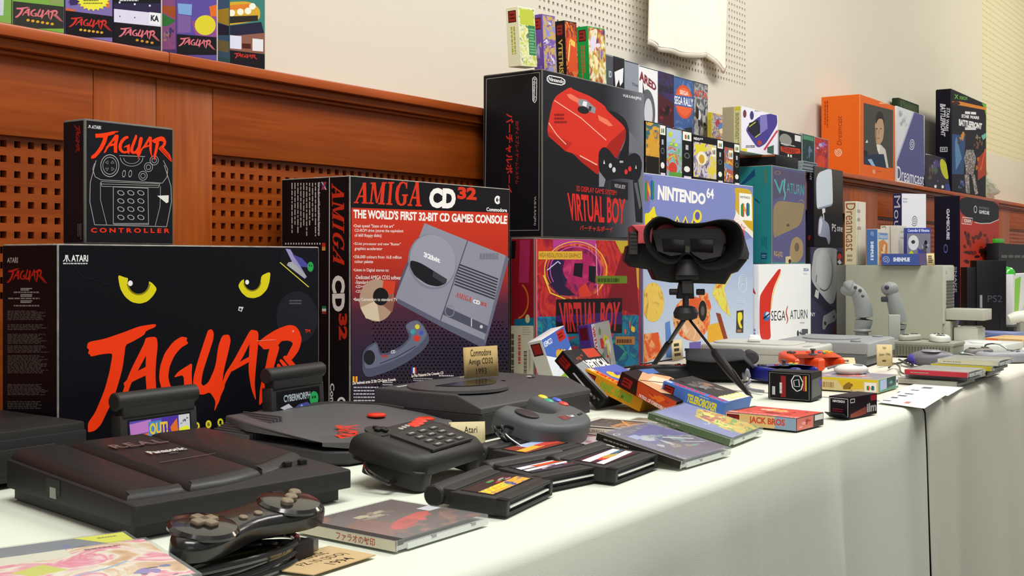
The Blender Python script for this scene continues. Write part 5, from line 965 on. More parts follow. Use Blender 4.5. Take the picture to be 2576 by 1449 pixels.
def cv3(a): a.R(0,0,1,1,'#7a80b8'); a.P([(.45,.35),(.9,.2),(1,.3),(1,1),(.35,1),(.3,.8)],artm(('#5a9a3a','#d0c03a','#d8b040','#4a8a3a','#c8d060'),34,6)); a.P([(.4,.4),(.95,.25),(.98,.55),(.6,.7),(.45,.85)],artm(('#e0d850','#d0b03a','#b84a3a','#e8e070','#7aa83a'),40,5)); a.B(.45,.25,.95,.6,('#e0d850','#b84a3a','#e8e070','#4a8a3a'),14,3); a.B(.5,.55,.98,.95,('#d8a83a','#d0c84a','#7aa83a'),10,5); a.E(.3,.55,.08,.05,'#c8cce0',.3,0,180)
def cv4(a): a.R(0,0,1,1,'#e4decc'); a.R(.07,.07,.93,.93,'#241c1a'); a.T('GORKY', (.14,.5,.8,.84), '#e0921e', .04); a.L([(.12,.88),(.86,.42)],.03,'#e8a030'); a.B(.5,.1,.9,.5,('#6a5a3a','#8a7a4a','#3a2c24'),8,4)
def cv5(a): a.R(0,0,1,1,artm(('#57544e','#8a7c6a','#6a6a58','#a08a74'),30,7)); a.B(.1,.1,.9,.9,('#8a7c6a','#a88a70','#6a6a50','#b8ac98'),12,5); a.E(.85,.5,.1,.05,'#c8c8c4',.3)
def cv6(a): a.R(0,0,1,1,artm(('#a88a92','#c8b4b8','#b86a70','#8a6a78'),34,6)); a.B(.05,.1,.95,.9,('#b86a70','#c8b4b8','#8a6a78','#d0c4c4'),14,5)
def cv7(a): a.R(0,0,1,1,'#3a1c1c'); a.B(.05,.05,.95,.9,('#8a2a2a','#c8b8b0','#1c1414'),9,3)
P, R = flat((1470, 1150), (1560, 1120)); jewel('disc_case', 'clear disc case with dusty pink cover under the violet one', P, R, cv6, '#6a5a60', group=GD)
P, R = flat((1712, 1181), (1837, 1144), .0005); jewel('disc_case', 'clear disc case with violet blue picture, leaning on the dusty pink one', P, R @ Matrix.Rotation(math.radians(11), 4, 'X'), cv2, '#2c2824', group=GD)
P, R = flat((1578, 1112), (1680, 1078)); jewel('disc_case', 'dark red paper-edged disc case, lowest under the white-bordered one', P, R, cv7, '#26201c', group=GD, d=.1)
P, R = flat((1600, 1103), (1700, 1070), .0096); jewel('disc_case', 'white-bordered disc case with orange lettering on the dark red one', P, R, cv4, '#e2dcc8', group=GD, spine_txt=('GUERRILLA - LUNICAL', (.30,.25,.82,.75), '#6a6050'), d=.1, w=.096)
P, R = flat((1702, 1101), (1802, 1064), 0); jewel('disc_case', 'clear disc case with grey brown picture between the white-bordered one and the meadow green one', P, R, cv5, '#3c3a34', group=GD, d=.1, w=.1)
P, R = flat((1836, 1123), (1930, 1086), .002); jewel('disc_case', 'clear disc case with lavender and meadow green cover, near the sloping blue carton', P, R @ Matrix.Rotation(math.radians(13), 4, 'X'), cv3, '#55684a', group=GD, edge='#a8b4a0')
# the two at the lower left corner
def cv8(a): a.R(0,0,1,1,artm(('#5c6272','#3a4468','#8088a0','#6a7a98'),20,3)); a.P([(0,0),(1,0),(1,.2),(0,.3)],'#7c828c'); a.B(.0,.1,.7,.9,('#3a4468','#8088a0','#4a5064','#6a7aa8'),12,5); a.P([(.66,.0),(1,.0),(1,.55)],'#d8dc3a'); a.S(.8,.06,.98,.12,1,'#8a8a3a')
def cv9(a): a.R(0,0,1,1,artm(('#e6e2d0','#e8c8c8','#e07a98','#e6e2d0','#d8b890','#c8a078'),22,4)); a.R(0,0,.5,.2,'#dcdcc8'); a.P([(.1,.4),(.3,.3),(.4,.5),(.2,.55)],'#c8cc50'); a.L([(.3,.7),(.6,.6),(.75,.5)],.02,'#8ab0d8'); a.B(.6,.6,.98,.98,('#4a3a44','#5a68a8','#8a7ab8'),7,3); a.S(.6,.06,.9,.12,1,'#8a6a60')
P = gz(420, 1470, 0); jewel('disc_case', 'clear disc case with blue grey cover and yellow corner label at the front table end', gz(368, 1400), Matrix.Rotation(math.radians(-4), 4, 'Z') @ Matrix.Translation((-.125, 0, 0)), cv8, '#8a8e90', group=GD) if 0 else None
RC = Matrix.Rotation(math.radians(-20), 4, 'Z'); q = gz(316, 1364, .0185); jewel('disc_case', 'clear disc case at the bottom of the corner stack, under the yellow-labelled one', gz(316, 1366, .0185)+RC @ Vector((-.127, -.121, 0))-Vector((0, 0, .0180)), RC, cv8, '#8a8e90', group=GD, h=.0175); jewel('disc_case', 'clear disc case with blue grey cover and yellow corner label at the front table end', q+RC @ Vector((-.124, -.118, 0)), RC, cv8, '#8a8e90', group=GD)
q = gz(368, 1382, .028); jewel('disc_case', 'clear disc case with pink and cream cover lying on the yellow-labelled one', q+RC @ Vector((-.124, -.118, 0)), RC, cv9, '#9a9a90', group=GD)
# ------------------------------------------------------------------ sloping headset game cartons
GV = 'headset game cartons sloping against each other'
VB_ = '#c02a22'
def vgame(lab, P, tilt, base, side, top, w=.098, d=.112, h=.0245, roll=0, yaw=0, front=None):
    K = Carton('game_carton', lab, 'game box', P, w, d, h, yaw, tilt, roll, base, bev=.0008, group=GV)
    a = K.face('left'); side(a); a = K.face('top'); top(a); a = K.face('front'); a.R(.01,.02,.99,.98,base); front and front(a); return K.done()
def vlogo(a, x0=.03, x1=.2): a.R(x0,.16,x1,.86,'#3a0c0c'); a.R(x0+.012,.24,x1-.012,.78,'#8a1c18'); a.S(x0+.02,.3,x1-.02,.72,2,'#2a0808',3,.5)
def vstrip(a, col, c='#c8281e'): a.R(0,0,.17,1,col); a.T('VIRTUAL BOY', (.155,.12,.155,.98,.03,.98,.03,.12), c, .06); a.R(.05,.02,.13,.1,'#d8d0c8')
def s_or(a): a.R(.0,.0,1,1,'#e0951e'); vlogo(a); a.T('PANIC BOMBER', (.3,.25,.85,.8), '#7ab03a', .05)
def t_or(a): a.R(0,0,1,1,'#5a64b0'); vstrip(a, '#e0951e'); a.B(.2,.05,.98,.95,('#4a4aa0','#b84a3a','#5aa84a','#c8c8e8','#d8b83a'),20,4)
def s_rd(a): a.R(0,0,1,1,'#2a1210'); a.P([(.3,.0),(1,0),(1,1),(.36,1)],'#b8401c'); a.B(.4,.05,.95,.9,('#c8501c','#a83018','#d8641c'),9,3); vlogo(a,.05,.24); a.T('PATROL OF FORBIDDEN ZONE', (.4,.72,.95,.95), '#e0d8d0', .02)
def t_rd(a): a.R(0,0,1,1,'#2a1e1c'); a.P([(.0,.3),(.5,.1),(1,.35),(1,.8),(.4,.9),(.0,.7)],'#cfa078'); a.P([(.2,.35),(.6,.25),(.9,.5),(.5,.7)],'#e8ccb0'); a.P([(.5,.02),(.95,.05),(.9,.2),(.55,.18)],'#4a6aa8'); a.L([(.05,.3),(.6,.5),(.95,.4)],.03,'#6a4030')
def s_bl(a): a.R(0,0,1,1,'#4c72bc'); vlogo(a); a.T('TELEROBOXER', (.42,.22,.9,.75), '#d8c83a', .05); a.S(.6,.08,.8,.16,1,'#c8d0e0')
def t_bl(a): a.R(0,0,1,1,'#3c3836'); vstrip(a, '#4c72bc'); a.B(.2,.05,.95,.7,('#5a5650','#6a605a','#8a6a5a','#2a2826','#7a7a78'),18,6); a.P([(.18,.8),(.98,.8),(.98,.98),(.18,.98)],'#d8d8dc')
def vtop_text(a): a.T('TELEROBOXER', (.24,.78,.97,.95), '#e0d088', .06)
def s_jb(a): a.R(0,0,1,1,'#dcb87a'); a.P([(.7,0),(1,0),(1,1),(.7,1)],'#8aa0b8'); a.P([(0,0),(.2,0),(.2,1),(0,1)],'#e09a90'); vlogo(a,.02,.2); a.T('JACK BROS', (.34,.18,.84,.82), '#c84a34', .04)
def t_jb(a): a.R(0,0,1,1,'#c8483c'); a.P([(0,.0),(.17,0),(.17,1),(0,1)],'#e09088'); a.T('VIRTUAL BOY', (.155,.12,.155,.98,.03,.98,.03,.12), '#c83a34', .03); a.B(.22,.1,.95,.9,('#d85a40','#b83028','#e8c8b0','#5a2a24','#d8a050','#e06a50'),20,3); a.R(.2,.0,.98,.06,'#3a3030')
def tilt_of(fl, bk, z=0.0):                                # front-left-bottom corner on the cloth and the lifted back corner of the same edge
    p = gz(*fl, z); q = gx(*bk, p.x); return p, math.degrees(math.atan2(q.z-p.z, q.y-p.y)), (q-p).length
p, t, l = tilt_of((1608, 1036), (1462, 962)); vgame('orange narrow game carton with green lettering, uppermost end of the sloping row', p, t, '#d8901c', s_or, t_or, d=l)
p, t, l = tilt_of((1690, 1047), (1551, 970)); vgame('black and red narrow game carton between the orange one and the blue one', p, t, '#24130f', s_rd, t_rd, d=l)
p, t, l = tilt_of((1815, 1053), (1660, 996)); K = vgame('blue narrow game carton with yellow lettering, last of the sloping row', p, t, '#4c72bc', s_bl, lambda a: (t_bl(a), vtop_text(a)), d=l)
pj = gz(2004, 1086); vgame('salmon and tan game carton with red lettering, lying flat near the table edge', pj, 0, '#3c3434', s_jb, t_jb, w=.085, d=.112, h=.0185, yaw=math.radians(-5), front=lambda a: (a.P([(0,.05),(.62,.05),(.6,.95),(0,.95)],'#d8786a'), a.B(.05,.1,.58,.9,('#b83a30','#e8a898'),9,3), a.R(.66,.08,.97,.5,'#dcdcd8')))
def up_v(lab, px, py, z, Y, w, h, d, base, front, side, roll, tilt, yaw=0):
    p = gy(px, py, Y); K = Carton('game_carton', lab, 'game box', Vector((p.x, p.y, TZ+z)), w, d, h, yaw, tilt, roll, base, bev=.0008, group=GV)
    front(K.face('front')); side(K.face('left')); return K.done()
def f_wh(a): a.R(0,0,1,1,'#dfe3ec'); a.P([(0,0),(1,0),(1,.4),(.3,.6),(0,.7)],'#4a68b8'); a.P([(0,.3),(.5,.5),(0,.8)],'#e4e8f0'); a.T('KEMCO', (.05,.06,.38,.16), '#e8ecf4', .02); a.R(.62,.03,.92,.22,'#b8281e'); a.S(.65,.07,.9,.18,2,'#5a0c0c'); a.B(.3,.25,.95,.8,('#1c1c24','#e0c060','#e8e8ec','#c8a040','#4a78c8','#d8502a'),18,4); a.P([(0,.8),(.5,.75),(.5,1),(0,1)],'#8ab03a')
def s_wh(a): a.R(0,0,1,1,'#c8c4b8'); a.R(.15,.05,.85,.28,'#3a0c0c'); a.R(.22,.07,.78,.25,'#8a1c18'); a.P([(.1,.7),(.9,.66),(.9,1),(.1,1)],'#d8a030'); a.B(.15,.7,.85,.98,('#e8b83a','#8a6a1c'),5,3)
up_v('white and blue narrow game carton leaning at the charcoal console end', 1405, 985, .002, 1.12, .085, .100, .030, '#d8d8d8', f_wh, s_wh, 15, -12)
def f_pu(a): a.R(0,0,1,1,'#b8b8bc'); a.R(0,0,.14,1,'#5a3a8c'); a.R(.14,0,.3,1,'#d0ccd4'); a.T('VIRTUAL BOY', (.28,.05,.28,.95,.17,.95,.17,.05), '#c02a22', .04); a.R(.3,.0,1,1,'#b4b0ac'); a.B(.35,.05,.95,.95,('#d8c83a','#c83a34','#e0d8d0','#6a8a4a','#8a8a90'),16,6); 
def s_pu(a): a.R(0,0,1,1,'#4c2e80'); a.R(.15,.05,.85,.28,'#5a1420')
up_v('purple-edged narrow game carton with grey tiled picture, standing before the red and blue carton', 1500, 960, .001, 1.20, .085, .108, .026, '#5a3a8c', f_pu, s_pu, 4, -8)
def f_bk(a): a.R(0,0,1,1,'#1c1a1b'); a.R(.55,.02,.95,.2,'#b83a22'); a.T('VERTICAL', (.3,.24,.98,.42), '#d8d8d4', .06); a.L([(.3,.46),(.98,.46)],.03,'#d8d8d4'); a.T('FORCE', (.42,.52,.98,.72), '#c8c8c4', .06); a.P([(.02,.3),(.3,.25),(.36,.9),(.1,.98)],'#8a8c90'); a.B(.02,.05,.5,.3,('#8a3a24','#3a2420'),5,3)
def s_bk(a): a.R(0,0,1,1,'#131113'); vlogo(a,.04,.26); a.L([(.36,.5),(.8,.55)],.12,'#b8b8b4'); a.B(.7,.1,.98,.9,('#5a5c60','#2c2e30'),5,3)
p, t, l = tilt_of((1500, 1030), (1394, 908)); vgame('black narrow game carton with white stencil lettering, steepest of the sloping row', p, t, '#1a1819', s_bk, f_bk, w=.1, d=l, h=.024)
# ------------------------------------------------------------------ headset on its folding stand
ph = gd(1729, 651, 2.2); yh = math.radians(-58)
r = root('headset', 'black and red game headset with rubber eye shade on a folding wire stand', 'headset', Vector((ph.x, ph.y, TZ)), yh)
k = 2.2/2900; zc = .24+(651-640)*k                          # height of the eye shade centre
def hx(px): return (px-1729)*k
def hz(py): return .24-(py-651)*k
blk, rub = pl('#1a191a'), M('#131213', .62, .3, .3, 0, .05, bscale=500)
ol = [(1626,590),(1632,570),(1655,551),(1680,553),(1700,562),(1730,566),(1765,564),(1800,557),(1830,560),(1848,575),(1855,600),(1852,630),(1840,652),(1815,668),(1775,674),(1752,662),(1735,640),(1718,640),(1700,658),(1672,658),(1645,640),(1630,615)]
O0 = [Vector((hx(x), hz(y))) for x, y in ol]; O2 = []
for i in range(len(O0)):
    A_, B_, C_, D_ = O0[i-1], O0[i], O0[(i+1) % len(O0)], O0[(i+2) % len(O0)]
    for t in (0, .25, .5, .75): O2.append(.5*((2*B_)+(C_-A_)*t+(2*A_-5*B_+4*C_-D_)*t*t+(D_-A_+3*(B_-C_))*t**3))
n = len(O2); cc = Vector((hx(1735), hz(610)))
vs, fs = [], []
for y, s_ in ((.045, .80), (.010, .97), (-.024, 1.06), (-.030, 1.08), (-.031, 1.04), (-.024, .985), (.008, .90), (.030, .80)):
    vs += [(cc.x+(p.x-cc.x)*s_, y, cc.y+(p.y-cc.y)*s_) for p in O2]
for a_ in range(7):
    for i in range(n): j = (i+1) % n; fs.append([a_*n+i, a_*n+j, (a_+1)*n+j, (a_+1)*n+i])
MB().add(vs, fs, rub).part('eye_shade', r, ang=50)
X = lambda l: [(hx(a), hz(b)) for a, b in l]
def slab(pts, y0, y1, m, bev=.003):                         # outline seen from the front, given depth
    b = MB().prism([(x, z) for x, z in pts], -y1, -y0, m, bev); return b.xf(Matrix(((1, 0, 0, 0), (0, 0, -1, 0), (0, 1, 0, 0), (0, 0, 0, 1))))
slab(X([(1640,578),(1700,572),(1740,572),(1815,574),(1828,600),(1815,645),(1770,655),(1745,640),(1732,624),(1722,640),(1690,645),(1655,632)]), .018, .030, pl('#4a4848'), .001).part('eyepiece_panel', r)
for x0, x1 in ((1667, 1724), (1738, 1796)):
    lens = slab(X([(x0,600),(x1,602),(x1,636),(x0+4,632)]), .0165, .020, M('#12050c', .16, .4), .0006).part('lens', r)
slab(X([(1725,618),(1737,618),(1737,640),(1725,640)]), .012, .02, pl('#5a5650'), .001).part('focus_slider', r)
slab(X([(1572,655),(1590,672),(1640,680),(1652,706),(1690,712),(1830,716),(1845,690),(1862,684),(1885,655),(1887,625),(1860,612),(1610,606),(1580,618)]), .030, .150, blk, .008).part('housing', r)
slab(X([(1590,566),(1640,566),(1665,560),(1800,562),(1830,570),(1872,577),(1872,640),(1590,640)]), .036, .190, M('#dc5c62', .35, .4), .006).part('red_visor', r)
for q_ in ([(1590,566),(1644,563),(1640,612),(1606,612),(1606,582)], [(1846,568),(1872,577),(1874,596),(1862,592),(1852,626),(1846,626)]): slab(X(q_), .004, .05, M('#dc5c62', .35, .4), .003).part('visor_corner', r)
for s_ in (((1585,582),(1604,580),(1606,608),(1606,640),(1584,640)), ((1862,590),(1874,596),(1886,638),(1884,652),(1848,652),(1852,620))):
    g_ = slab(X(s_), .012, .055, pl('#3c3c3e'), .002); gp_ = g_.part('side_grip', r)
    for i in range(5):
        z0 = hz(590+9*i); xs_ = min(p[0] for p in X(s_)); MB().box(xs_+.002, .0105, z0, xs_+.015, .013, z0+.0028, pl('#2a2a2c'), .0006).part('grip_rib', gp_)
b = MB().lathe([(.024, 0), (.021, .012), (.0165, .030), (.010, .034), (.001, .035)], pl('#39393a'), 24, (hx(1729), .004, hz(692))); b.part('nose_rest', r)
slab(X([(1700,692),(1757,692),(1757,704),(1700,704)]), -.002, .03, pl('#2e2e30'), .001).box(hx(1716), -.004, hz(738), hx(1742), .025, hz(706), pl('#333335'), .001).part('mount_block', r)
slab(X([(1712,712),(1706,740),(1706,752),(1748,752),(1746,712)]), .010, .045, blk, .002).part('stand_head', r)
for x in (1696, 1764): MB().cyl((hx(x)-.008, .015, hz(735)), .006, .016, blk, 'x', 14, bev=.001).part('clamp_knob', r)
b = MB().lathe([(.012, 0), (.022, .004), (.024, .014), (.019, .024), (.012, .027)], pl('#242426'), 28, (hx(1727), .015, hz(806))); b.cyl((hx(1727), .015, hz(782)), .006, hz(745)-hz(782), M('#3a3a3c', .35, .5, 0, .6)); b.part('hub', r)
Mi = r.matrix_basis.inverted()
def leg(tip, top, w0, w1):
    t_ = Mi @ tip; a_ = Vector((hx(top[0]), .012, hz(top[1]))); mid = a_.lerp(t_, .42); b_ = MB().tube([a_, mid], .0026, M('#2a2a2c', .25, .5, 0, .5), 10, 1); q = b_.part('leg', r)
    MB().tube([mid, mid.lerp(t_, .1), mid.lerp(t_, .55), t_+Vector((0, 0, .004))], lambda u: w0+(w1-w0)*math.sin(math.pi*min(1, u*1.1)), pl('#1a1a1b'), 10, 3).part('leg_sleeve', q)
leg(gz(1884, 998, .001), (1737, 806), .0042, .0085); leg(gz(1636, 934, .001), (1718, 806), .0045, .0055); leg(gz(1648, 918, .001), (1724, 806), .0042, .005)
t_ = Mi @ gz(1892, 1000, .002); a_ = Vector((hx(1738), .012, hz(822))); MB().tube([a_.lerp(t_, .66)+Vector((.006, 0, .004)), t_], .0016, M('#5a5a5c', .25, .5, 0, .8), 8, 1).part('wire_strut', r)
# ------------------------------------------------------------------ cartridge game cartons on the ledge above the yellow-eyed carton
LJ = 'tall game cartons on the ledge, cut by the picture top'
def jbox(x0, x1, xb, lab, base, draw, side=None):
    K = upright('game_carton', lab, 'game box', x0, -190, x1, xb, YL+.006, z0=ZL+.0003, base=base, bev=.0012, group=LJ); a = K.face('front').px(0, 0, 3.623); draw(a)
    if side: side(K.face('left').px(0, 0, 3.623))
    K.done()
PK = '#d8707a'
def low(a, x0, y0, x1, y1, yb, c, lc): a.P([(x0,y0),(x1,y1),(x1,yb),(x0,yb)], c)
def j0(a): a.R(-400,-700,110,200,'#7aa850'); a.P([(0,-100),(40,-100),(30,140),(0,140)],'#c8ccd8')
jbox(-92, 29, .03, 'green and pale cartridge game carton, nearest end of the ledge row', '#8aa060', j0)
def j1(a):
    a.R(100,-700,592,300,'#78a846'); a.B(180,-300,560,40,('#8ab85a','#5a8a3a','#c8c86a','#3a5a2a'),12,3); a.P([(118,10),(590,62),(590,260),(118,260)],'#33322e'); a.R(455,-20,565,40,'#8a9a5a'); a.Q(JAG,(150,52,560,95,582,235,135,160),PK)
    for i in range(6): a.E(255+44*i,184+7*i,15,12,'#d8a030')
jbox(30, 162, .03, 'green cartridge game carton with rose lettering, second on the ledge row', '#6a8a4a', j1)
def j2(a):
    a.R(590,-700,1032,400,'#7a6aa8'); a.B(600,-300,1020,100,('#d8d4e0','#5a4a8a','#c86a3a','#a898c8','#3a2a5a'),16,5); a.P([(590,70),(700,90),(590,150)],'#c8603a'); a.E(850,0,130,85,'#e8e040',n=20)
    for i in range(20): t = 2*math.pi*i/20; a.P([(850+125*math.cos(t-.13),82*math.sin(t-.13)),(850+152*math.cos(t),102*math.sin(t)),(850+125*math.cos(t+.13),82*math.sin(t+.13))],'#e8e040')
    a.S(760,-30,940,45,3,'#6a6a2a',3,.35); a.P([(592,95),(1030,150),(1030,340),(592,340)],'#16131a'); a.Q(JAG,(650,145,1000,185,1025,320,625,245),'#c83026')
    for i in range(6): a.E(735+38*i,272+5*i,14,11,'#d8a030')
jbox(163, 284, .03, 'violet cartridge game carton with yellow burst and red lettering on the ledge row', '#4a3a6a', j2)
def j3(a):
    a.R(1036,-700,1474,120,'#2c2446'); a.R(1036,-700,1474,30,'#16131c')
    for x, y in ((1090,22),(1228,38),(1365,52),(1160,-30),(1300,-20)): a.E(x,y,9,9,'#e0e0e8')
    a.S(1090,-5,1320,15,1,'#c8c8d0'); a.P([(1036,80),(1474,125),(1474,245),(1036,200)],'#d8d4e8'); a.P([(1360,110),(1465,122),(1465,230),(1358,218)],'#e8e8ec'); a.T('KA',(1375,135,1450,145,1448,200,1372,190),'#2a2a30',.05); a.P([(1036,205),(1474,248),(1474,420),(1036,420)],'#16131a'); a.Q(JAG,(1100,240,1440,280,1465,410,1080,335),PK); a.E(1092,148,6,6,'#3a3a48'); a.E(1228,160,6,6,'#3a3a48')
    for i in range(4): a.E(1250+45*i,366+8*i,14,11,'#c89030')
jbox(285, 406, .03, 'white and black cartridge game carton with small rating square on the ledge row', '#2a2838', j3)
PL2 = ('#9a5ab0','#4a8a4a','#c84a3a','#5a78b8','#d87a3a','#5a4a9a')
def j4(a): a.R(1600,-700,1985,500,'#5a4a9a'); a.P([(1620,30),(1750,40),(1745,140),(1625,125)],'#7aa0d0'); a.B(1620,-400,1960,0,PL2,18,4); a.P([(1620,130),(1740,150),(1735,300),(1620,300)],'#7a5a98'); a.P([(1740,200),(1980,100),(1985,350),(1780,320)],'#8a4a8a'); a.E(1870,230,95,90,'#d8cc30'); a.P([(1905,60),(1980,40),(1985,150),(1920,150)],'#d86a2a'); a.P([(1605,310),(1980,340),(1980,500),(1605,500)],'#16131a'); a.Q(JAG,(1645,332,1945,365,1970,488,1625,420),PK)
def j4s(a): a.R(1470,-700,1610,450,'#b06ab0'); a.P([(1470,50),(1620,60),(1610,180),(1480,110)],'#d86a3a'); a.P([(1478,120),(1600,190),(1530,235),(1478,240)],'#3a9a48'); a.B(1480,220,1600,400,('#5a4a9a','#c8a0a0','#7a4a4a','#4a6a8a'),10,3)
jbox(443, 546, 407, 'many-coloured cartridge game carton with rose lettering on the ledge row', '#5a4a90', j4, j4s)
def j5(a):
    a.R(2085,-700,2420,600,'#3c7a72'); a.B(2100,-500,2400,0,('#2a6a5a','#4a8a7a','#3a5a4a'),10,3); a.P([(1990,60),(2050,20),(2270,10),(2370,80),(2370,180),(2200,215),(2040,235),(1985,190)],'#d0a42c'); a.P([(2085,150),(2350,140),(2350,190),(2085,215)],'#2a241c'); a.P([(2090,50),(2300,30),(2330,80),(2090,90)],'#d87a2a')
    for x, y in ((2112,118),(2190,108),(2260,100),(2300,58)): a.E(x,y,30,30,'#ecebd8')
    a.P([(2085,235),(2380,200),(2415,330),(2085,330)],'#22203a'); a.P([(2085,330),(2415,300),(2415,490),(2085,480)],'#8a5a4a'); a.P([(2095,320),(2200,330),(2200,450),(2095,440)],'#d8d8ec'); a.P([(2300,350),(2398,360),(2398,470),(2300,462)],'#e0e0e4'); a.P([(2205,395),(2285,400),(2285,445),(2205,440)],'#4a1c14'); a.P([(2085,455),(2418,495),(2418,700),(2085,700)],'#16131a'); a.Q(JAG,(2130,475,2345,500,2350,560,2140,530),'#c83026')
def j5s(a): a.R(1975,-700,2095,520,'#4a6a8a'); a.P([(1980,90),(2095,70),(2095,240),(1980,200)],'#cfa42c'); a.P([(1980,210),(2095,240),(2095,320),(1980,320)],'#25223a'); a.P([(1980,360),(2090,380),(2090,480),(1980,460)],'#8a7a4a')
jbox(577, 667, 547, 'teal cartridge game carton with yellow rally car picture, last on the ledge row', '#3a6a6a', j5, j5s)
# ------------------------------------------------------------------ beige tower console and the cartons on it
PX = gz(2370, 858); bg = M('#9fa190', .55, .35, .12, 0, .03); 
r = root('tower_console', 'beige upright tower console with vent slots and an open drawer near the far table end', 'game console', PX, 0); TW, TD, THH = .112, .287, gy(2370, 668, PX.y).z-TZ
MB().box(0, 0, .004, TW, TD, THH, bg, .0025).part('housing', r); MB().box(.002, -.006, .05, TW-.002, .002, THH-.002, M('#b2b3a6', .5, .35, .1), .002).part('front_panel', r)
b = MB()
for i in range(9): b.box(.022, -.0085, .095+.0095*i, TW-.012, -.005, .100+.0095*i, M('#4a4a48', .6), .0004)
b.part('vent_slots', r); MB().box(.012, -.112, .062, TW-.006, -.006, .094, M('#abad9f', .5, .35, .1), .002).box(.012, -.113, .062, TW-.006, -.110, .094, M('#b8b9ae', .5), .001).part('drawer', r)
MB().box(.02, -.007, .105, .03, -.004, .112, pl('#3a3a3a'), .001).part('button', r); MB().box(.02, -.007, .195, .024, -.004, .206, pl('#8a8a84'), .001).part('status_light', r)
MB().box(.01, -.02, .0, TW-.01, .02, .058, M('#a1a393', .5, .35, .1), .003).part('base_foot', r)
zp = THH
K = Carton('storage_carton', 'plain grey carton hidden behind the beige tower under the mouse carton', 'carton', Vector((PX.x+TW+.006, 1.0, TZ)), .30, .30, zp-.0005, base='#9a9a92', bev=.002); K.done()
LM = 'small cartons standing on the beige tower'
def small(lab, x0, yt, x1, xb, Y, base, front, side, yaw=0, z0=None, name='accessory_carton'):
    K = upright(name, lab, 'carton', x0, yt, x1, xb, Y, z0=zp+.0003 if z0 is None else z0, base=base, bev=.001, group=LM, yaw=yaw)
    if front: front(K.face('front'))
    if side: side(K.face('left'))
    return K.done()
def f_dc(a): a.R(0,0,1,1,'#d4cfc0'); a.S(.1,.1,.5,.5,3,'#8a8272',3,.4); a.L([(.15,.02),(.3,.3),(.1,.6),(.25,.98)],.03,'#a09a8a')
def s_dc(a): a.R(0,0,1,1,'#d0c4a4'); a.T('Dreamcast', (.92,.03,.92,.78,.1,.78,.1,.03), '#8a4a24', .0); a.S(.2,.82,.8,.96,2,'#8a7a5a',3)
small('tall cream carton with brown swirl lettering at the back of the beige tower', 2154, 506, 2178, 2125, 1.185, '#cfc8b4', f_dc, s_dc)
def f_s2(a): a.R(0,0,1,1,'#d4d0c0'); a.R(.02,.1,.9,.28,'#6a90b8'); a.T('Dreamcast', (.06,.13,.86,.25), '#e4e8ec', .0); a.P([(.1,.35),(.5,.28),(.9,.4),(.85,.98),(.15,.98)],'#d08a4a'); a.B(.1,.3,.9,.95,('#e0b070','#b86a30','#e8d0a0'),9,3)
def s_s2(a): a.R(0,0,1,1,'#4a6ea8'); disc(a,.5,.13,.07,'#b8c8e0',2.2,2.2,.16); a.T('SHENMUE II', (.65,.34,.65,.86,.38,.86,.38,.34), '#dde4f0', .05)
small('small carton with blue edge and orange figure beside the tall cream one', 2208, 576, 2236, 2179, 1.115, '#c8c4b4', f_s2, s_s2)
def f_w(a): a.R(0,0,1,1,'#d6d2c6'); a.S(.3,.1,.8,.4,2,'#a8a294',3,.4)
def s_w(a): a.R(0,0,1,1,'#d2cdbf'); a.L([(.55,.02),(.6,.98)],.03,'#8a5a4a'); a.L([(.05,.04),(.3,.03),(.3,.12)],.02,'#5a5a54')
small('plain off-white carton with a dotted tear line in front of the mouse carton', 2259, 567, 2280, 2215, 1.090, '#d0cbbd', f_w, s_w)
def f_ct(a): a.R(0,0,1,1,'#3c4a96'); a.R(0,.0,1,.14,'#3a48a0'); a.T('Controller & Vibration', (.05,.03,.95,.11), '#e0e4f0', .02); a.R(0,.15,1,1,'#7a7a88'); a.E(.28,.4,.22,.2,'#d0d4d4'); a.E(.27,.38,.08,.05,'#3a3a44'); a.P([(.0,.75),(.2,.6),(.5,.9),(.4,1),(0,1)],'#b8cc3a'); a.P([(.45,.55),(.85,.65),(.8,.85),(.5,.85)],'#3c4a96'); a.E(.8,.45,.07,.12,'#1c1c24'); a.B(.5,.2,.98,.95,('#5a5a6a','#9a9aa8','#4a4a58'),8,3)
small('blue and grey carton with a pale pad picture on the beige tower', 2281, 573, 2341, .022, 1.062, '#3c4a96', f_ct, None, yaw=math.radians(-48))
def f_ms(a): a.R(0,0,1,1,'#dcdce2'); disc(a,.52,.38,.08,'#6a6a80',2.4,1.6,.16); a.T('Mouse', (.02,.7,.92,.98), '#2a2a3a', .0); a.S(.05,.06,.3,.14,2,'#a8a8b0'); a.S(.35,.48,.68,.53,1,'#8a8a98')
def s_ms(a): a.R(0,0,1,1,'#3c3868'); a.T('Mouse', (.85,.03,.85,.72,.15,.72,.15,.03), '#e0e0ea', .0)
small('tall white carton with violet spine and mouse lettering, highest behind the tower top', 2268, 486, 2330, 2246, 1.125, '#3c3868', f_ms, s_ms, yaw=math.radians(-35))
def s_sh(a): a.R(0,0,1,1,'#43579a'); disc(a,.12,.5,.32,'#aab8da',2.2,.32,.16); a.T('SHENMUE', (.32,.32,.76,.68), '#e0e6f2', .05)
small('long blue carton with white lettering lying on the tower edge', 2312, 638, 2350, 2217, .985, '#564a70', lambda a: a.R(0,0,1,1,'#5c5078'), s_sh)
p = gy(2332, 665, .955); card('paper_card', 'tan card leaning at the tower top beside the long blue carton', Vector((p.x, .955, TZ+zp)), .022, .036, math.radians(-60), 10, '#c8b488', [('', (.2,.15,.8,.8,4))])
